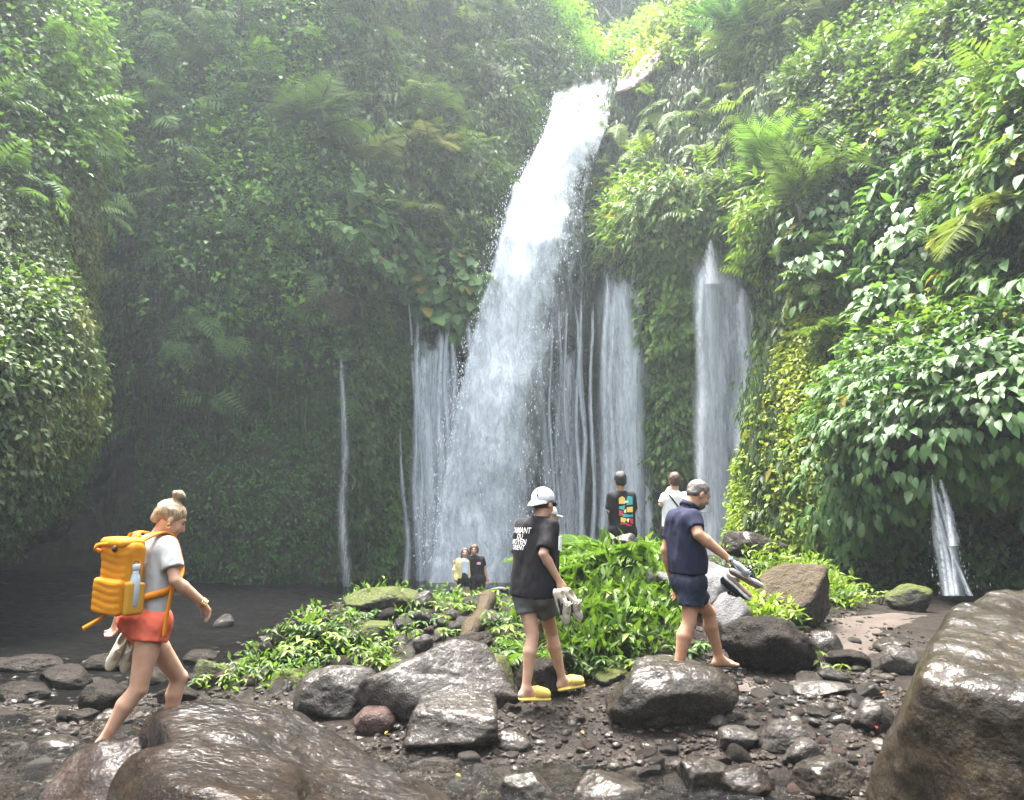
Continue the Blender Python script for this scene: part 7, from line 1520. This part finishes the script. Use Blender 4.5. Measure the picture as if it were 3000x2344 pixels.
def backpack():
    o_ = -w_hd; up_ = nrm(nrm(w_chest-w_hip)+o_*0.02); rt = nrm(np.cross(w_hd, up_)); o_ = np.cross(rt, up_)*-1
    if o_@w_hd > 0: o_ = -o_
    R = np.stack([rt, o_, up_], 1); c = lerp(w_hip, w_chest, 0.60)+o_*0.20-rt*0.0
    base = c-up_*0.24; t = empty('backpack', tuple(base)); tag(t, 'yellow quilted backpack worn by the striding hiker', 'backpack')
    Q = lambda x, y, z: c+R@A3(x, y, z)
    def add(G, name, mat): V, F = G.mesh(); ob = obj(name, V, F, M[mat]); bake_parent(ob, t); return ob
    def quilt(G, y0, amp=0.0035):
        sl, X = G.all(); q = (X-c)@R; m = (np.abs(G.S) < 0.03) & (q[..., 1] > y0)
        wv = q[..., 2]+0.013*np.sin(q[..., 0]*15+0.6)
        G.S[m] -= (amp*np.abs(np.sin(math.pi*wv/0.046)))[m].astype(np.float32)
    G = Grid(c-0.36, c+0.36, 0.0075); G.box(c, A3(0.14, 0.075, 0.225), R, 0.05); G.box(Q(0, 0.0, 0.17), A3(0.132, 0.07, 0.07), R, 0.05, 0.03); quilt(G, 0.055); G.noise(0.005, 8, 3); add(G, 'bag', 'pack')
    G = Grid(c-0.36, c+0.36, 0.0075); G.box(Q(0, 0.075, -0.115), A3(0.138, 0.034, 0.112), R, 0.03); quilt(G, 0.09); add(G, 'front_pocket', 'pack')
    G = Grid(c-0.36, c+0.36, 0.0075); G.box(Q(0.142, 0.0, -0.12), A3(0.026, 0.066, 0.105), R, 0.02); G.plane(Q(0.14, 0, -0.015), R@A3(0, -0.25, 1), 0.005); add(G, 'side_pocket', 'pack_mesh')
    G = Grid(c-0.36, c+0.36, 0.0075); G.box(Q(0, 0.01, 0.215), A3(0.128, 0.085, 0.035), R, 0.033); G.noise(0.004, 12, 5); add(G, 'lid', 'pack')
    def rb(name, pts, side, w, mat='strap', th=0.006):
        # smooth the strap's run
        pts = np.array(pts); k = np.linspace(0, len(pts)-1, len(pts)*4); pts = np.stack([np.interp(k, range(len(pts)), pts[:, i]) for i in range(3)], 1)
        for _ in range(3): pts[1:-1] = (pts[:-2]+2*pts[1:-1]+pts[2:])/4
        mb = MB(); mb.ribbon(pts, side, w, th); ob = mb.build(name, M[mat]); bake_parent(ob, t)
    for sd, sh in ((1, w_shR), (-1, w_shL)):
        s0 = lerp(sh, (w_shR+w_shL)/2, 0.30)
        rb('shoulder_strap', [Q(sd*0.07, -0.03, 0.20), Q(sd*0.075, -0.075, 0.235), s0+UP*0.085+o_*0.05, s0+UP*0.092-o_*0.02, s0+UP*0.045-o_*0.085, s0-UP*0.06-o_*0.125, s0-UP*0.17-o_*0.12+rt*sd*0.045, s0-UP*0.22-o_*0.06+rt*sd*0.085], rt, 0.055, 'strap', 0.012)
        rb('webbing', [s0-UP*0.22-o_*0.06+rt*sd*0.085, s0-UP*0.28+rt*sd*0.10, Q(sd*0.13, -0.05, -0.13), Q(sd*0.13, -0.02, -0.17)], UP, 0.045, 'strap')
    rb('strap_tail', [w_shR-UP*0.205+rt*0.055-o_*0.02, w_shR-UP*0.32+rt*0.07+o_*0.005, w_shR-UP*0.46+rt*0.07+o_*0.03, w_shR-UP*0.57+rt*0.075+o_*0.04], w_hd, 0.028, 'strap', 0.004)
    rb('strap_tail', [Q(-0.05, 0.02, -0.20), Q(-0.08, 0.04, -0.25), Q(-0.15, 0.08, -0.30), Q(-0.2, 0.10, -0.33)], UP, 0.028, 'strap', 0.004)
    rb('grab_handle', [Q(-0.05, -0.06, 0.235), Q(-0.04, -0.07, 0.275), Q(0.04, -0.07, 0.275), Q(0.05, -0.06, 0.235)], o_, 0.03)
    rb('pull_loop', [Q(-0.09, 0.09, 0.16), Q(-0.12, 0.125, 0.175), Q(-0.07, 0.135, 0.205), Q(-0.02, 0.09, 0.21)], up_, 0.026)
    mb = MB(); mb.tube([Q(0.045, 0.086, 0.185), Q(0.045, 0.1, 0.185)], 0.02, 14); ob = mb.build('badge', M['badge']); bake_parent(ob, t)
    mb = MB(); mb.box(w_shR-UP*0.205+rt*0.06-o_*0.02, (0.022, 0.012, 0.018), R); ob = mb.build('buckle', M['badge'], None, False); bake_parent(ob, t)
    # bottle in the side pocket
    b = Q(0.140, 0.0, -0.17); bt = empty('water_bottle', tuple(b)); tag(bt, 'pale blue steel bottle in the side pocket of the yellow backpack', 'bottle')
    mb = MB(); mb.tube([b+up_*z for z in (0, 0.005, 0.15, 0.185, 0.205, 0.225)], [0.030, 0.034, 0.034, 0.028, 0.021, 0.021], 20); ob = mb.build('bottle_body', M['steel_bottle']); bake_parent(ob, bt)
    mb = MB(); mb.tube([b+up_*z for z in (0.222, 0.226, 0.256, 0.26)], [0.022, 0.0255, 0.0255, 0.023], 20); ob = mb.build('bottle_cap', M['lid_grey']); bake_parent(ob, bt)
    mb = MB(); mb.tube([b+up_*(0.262+0.016*math.sin(a))+w_hd*0.018*math.cos(a) for a in np.linspace(0, math.pi, 10)], 0.004, 6); ob = mb.build('carry_loop', M['badge']); bake_parent(ob, bt)
backpack()
def sneaker(label, pos, toe, upv, upper, sole, accent=None, outs=None, L=0.28, group=None):
    toe = nrm(toe); upv = nrm(upv-toe*np.dot(upv, toe)); sd = np.cross(toe, upv); R = np.stack([sd, toe, upv], 1); pos = np.asarray(pos, float); s = L/0.28
    t = empty('sneaker', tuple(pos)); tag(t, label, 'shoe', group); Q = lambda x, y, z: pos+R@(A3(x, y, z)*s)
    def add(G, name, mat): V, F = G.mesh(); ob = obj(name, V, F, M[mat]); bake_parent(ob, t); return ob
    lo, hi = pos-0.2*s, pos+0.2*s
    G = Grid(lo, hi, 0.0055); 
    for y, w, z in ((-0.105, 0.036, 0), (-0.06, 0.036, 0), (-0.01, 0.037, 0), (0.04, 0.043, 0.002), (0.085, 0.045, 0.005), (0.118, 0.036, 0.010)): G.ell(Q(0, y, 0.012+z), A3(w, 0.042, 0.018)*s, R, 0.012)
    so_o = add(G, 'sole', sole)
    G = Grid(lo, hi, 0.0055)
    for y, w, z0, h in ((-0.1, 0.033, 0.045, 0.042), (-0.06, 0.036, 0.05, 0.045), (-0.01, 0.037, 0.045, 0.045), (0.035, 0.04, 0.04, 0.038), (0.08, 0.041, 0.034, 0.028), (0.112, 0.033, 0.03, 0.02)): G.ell(Q(0, y, z0), A3(w, 0.042, h)*s, R, 0.02)
    G.ell_cut(Q(0, -0.075, 0.105), A3(0.026, 0.048, 0.055)*s, R, 0.006); G.noise(0.002, 40, 2); up_o = add(G, 'upper', upper)
    G = Grid(lo, hi, 0.0055); G.cone(Q(0, -0.005, 0.105), Q(0, 0.05, 0.075), 0.018*s, 0.02*s, 0); add(G, 'tongue', upper)
    for k in range(4):
        y = 0.0+0.018*k; z = 0.094-0.009*k; mb = MB(); mb.tube([Q(-0.024, y, z-0.012), Q(0, y+0.004, z+0.008), Q(0.024, y, z-0.012)], 0.0035*s, 5); ob = mb.build('lace', M['lace']); sub_part(ob, up_o)
    mb = MB(); mb.tube([Q(0, 0.0, 0.105), Q(0.02, 0.0, 0.125), Q(0.035, 0.012, 0.105), Q(0.01, 0.01, 0.107), Q(-0.02, 0.0, 0.122), Q(-0.036, 0.012, 0.1)], 0.003*s, 5); ob = mb.build('lace', M['lace']); sub_part(ob, up_o)
    if accent:
        for sx in (-1, 1):
            mb = MB()
            for a, b, w in (((0.041, -0.07, 0.05), (0.044, 0.06, 0.028), 0.022), ((0.039, -0.03, 0.075), (0.044, 0.03, 0.04), 0.014)):
                mb.ribbon([Q(sx*lerp(a[0], b[0], u), lerp(a[1], b[1], u), lerp(a[2], b[2], u)) for u in np.linspace(0, 1, 5)], upv, w*s, 0.005)
            ob = mb.build('side_panel', M[accent]); sub_part(ob, up_o)
    if outs:
        G = Grid(lo, hi, 0.006)
        for y, w in ((-0.1, 0.03), (-0.05, 0.031), (0.0, 0.032), (0.05, 0.038), (0.1, 0.034)): G.ell(Q(0, y, -0.006), A3(w, 0.04, 0.006)*s, R, 0.006)
        sub_part(add(G, 'outsole', outs), so_o)
# hiker's cream trainers hang from her far hand
sneaker('cream knit trainer dangling from the hiker, the left one', pw(348, 1900, 5.33), A3(-0.32, -0.15, -0.9), A3(0.35, -0.9, 0.05), 'shoe_cream', 'sole_cream', L=0.26)
sneaker('cream knit trainer dangling from the hiker, half behind her shorts', pw(376, 1906, 5.36), A3(-0.10, -0.1, -0.95), A3(0.5, -0.8, 0.05), 'shoe_cream', 'sole_cream', L=0.25)
# cap wearer's trainers
sneaker('cream trainer with black panels, nearest the cap wearer', pw(1638, 1776, 6.42), A3(0.32, 0.05, -0.93), A3(0.75, -0.65, 0.25), 'shoe_cream', 'sole_cream', 'dark_rubber', L=0.28)
sneaker('cream trainer with black panels, the outer of the pair in his hand', pw(1670, 1770, 6.48), A3(0.48, 0.1, -0.87), A3(0.6, -0.75, 0.3), 'shoe_cream', 'sole_white', 'dark_rubber', L=0.28)
# navy polo man's dark running shoes and water bottle
sneaker('dark running shoe with white sole, upper of the pair in his hand', pw(2182, 1697, 6.62), A3(0.85, -0.05, -0.48), A3(0.40, 0.45, 0.80), 'navy_dark', 'sole_white', None, 'outsole', L=0.29)
sneaker('dark running shoe with white sole, lower of the pair in his hand', pw(2164, 1716, 6.66), A3(0.74, 0.05, -0.62), A3(-0.50, 0.55, -0.60), 'navy_dark', 'sole_white', None, 'outsole', L=0.29)
m, nt, b_ = new_mat('clear_plastic'); b_.inputs['Base Color'].default_value = (0.8, 0.88, 0.92, 1); b_.inputs['Roughness'].default_value = 0.12; b_.inputs['Transmission Weight'].default_value = 0.75; b_.inputs['IOR'].default_value = 1.25; M['clear'] = m
M['cap_blue'] = mat_simple('blue_cap', (0.08, 0.32, 0.7), 0.4, 0.05, 20, 0.0)
def bottle():
    a = pw(2143, 1640, 6.62); d = nrm(pw(2178, 1672, 6.60)-a); t = empty('water_bottle', tuple(a)); tag(t, 'clear plastic bottle with a blue cap tucked into the dark shoe', 'bottle')
    mb = MB(); mb.tube([a+d*z for z in (0.01, 0.03, 0.06, 0.09, 0.115, 0.13, 0.19)], [0.013, 0.015, 0.028, 0.033, 0.029, 0.033, 0.032], 18); o = mb.build('bottle_body', M['clear']); bake_parent(o, t)
    mb = MB(); mb.tube([a-d*0.014, a-d*0.012, a+d*0.01, a+d*0.012], [0.013, 0.016, 0.016, 0.014], 16); o = mb.build('bottle_cap', M['cap_blue']); bake_parent(o, t)
bottle()
# ------------------------------------------------------------------ haze
def haze():
    m = bpy.data.materials.new('haze_air'); m.use_nodes = True; nt = m.node_tree
    for n in list(nt.nodes): nt.nodes.remove(n)
    out = nt.nodes.new('ShaderNodeOutputMaterial'); v = nt.nodes.new('ShaderNodeVolumePrincipled')
    v.inputs['Color'].default_value = (0.82, 0.93, 1.0, 1); v.inputs['Density'].default_value = HAZE; v.inputs['Anisotropy'].default_value = 0.4
    nt.links.new(v.outputs[0], out.inputs['Volume'])
    bpy.context.view_layer.update(); lo = np.full(3, 1e9); hi = np.full(3, -1e9)
    for ob in scene.objects:
        if ob.type == 'MESH' and ob.parent is None:
            q = np.array([(ob.matrix_world @ Vector(c))[:] for c in ob.bound_box]); lo = np.minimum(lo, q.min(0)); hi = np.maximum(hi, q.max(0))
    lo -= 1.0; hi += 1.0;
    mb = MB(); mb.box((lo+hi)/2, (hi-lo)/2); o = mb.build('haze', m, None, False); tag(o, 'pale spray haze filling the gorge', 'haze', kind='stuff')
HAZE = 0.00125
haze()
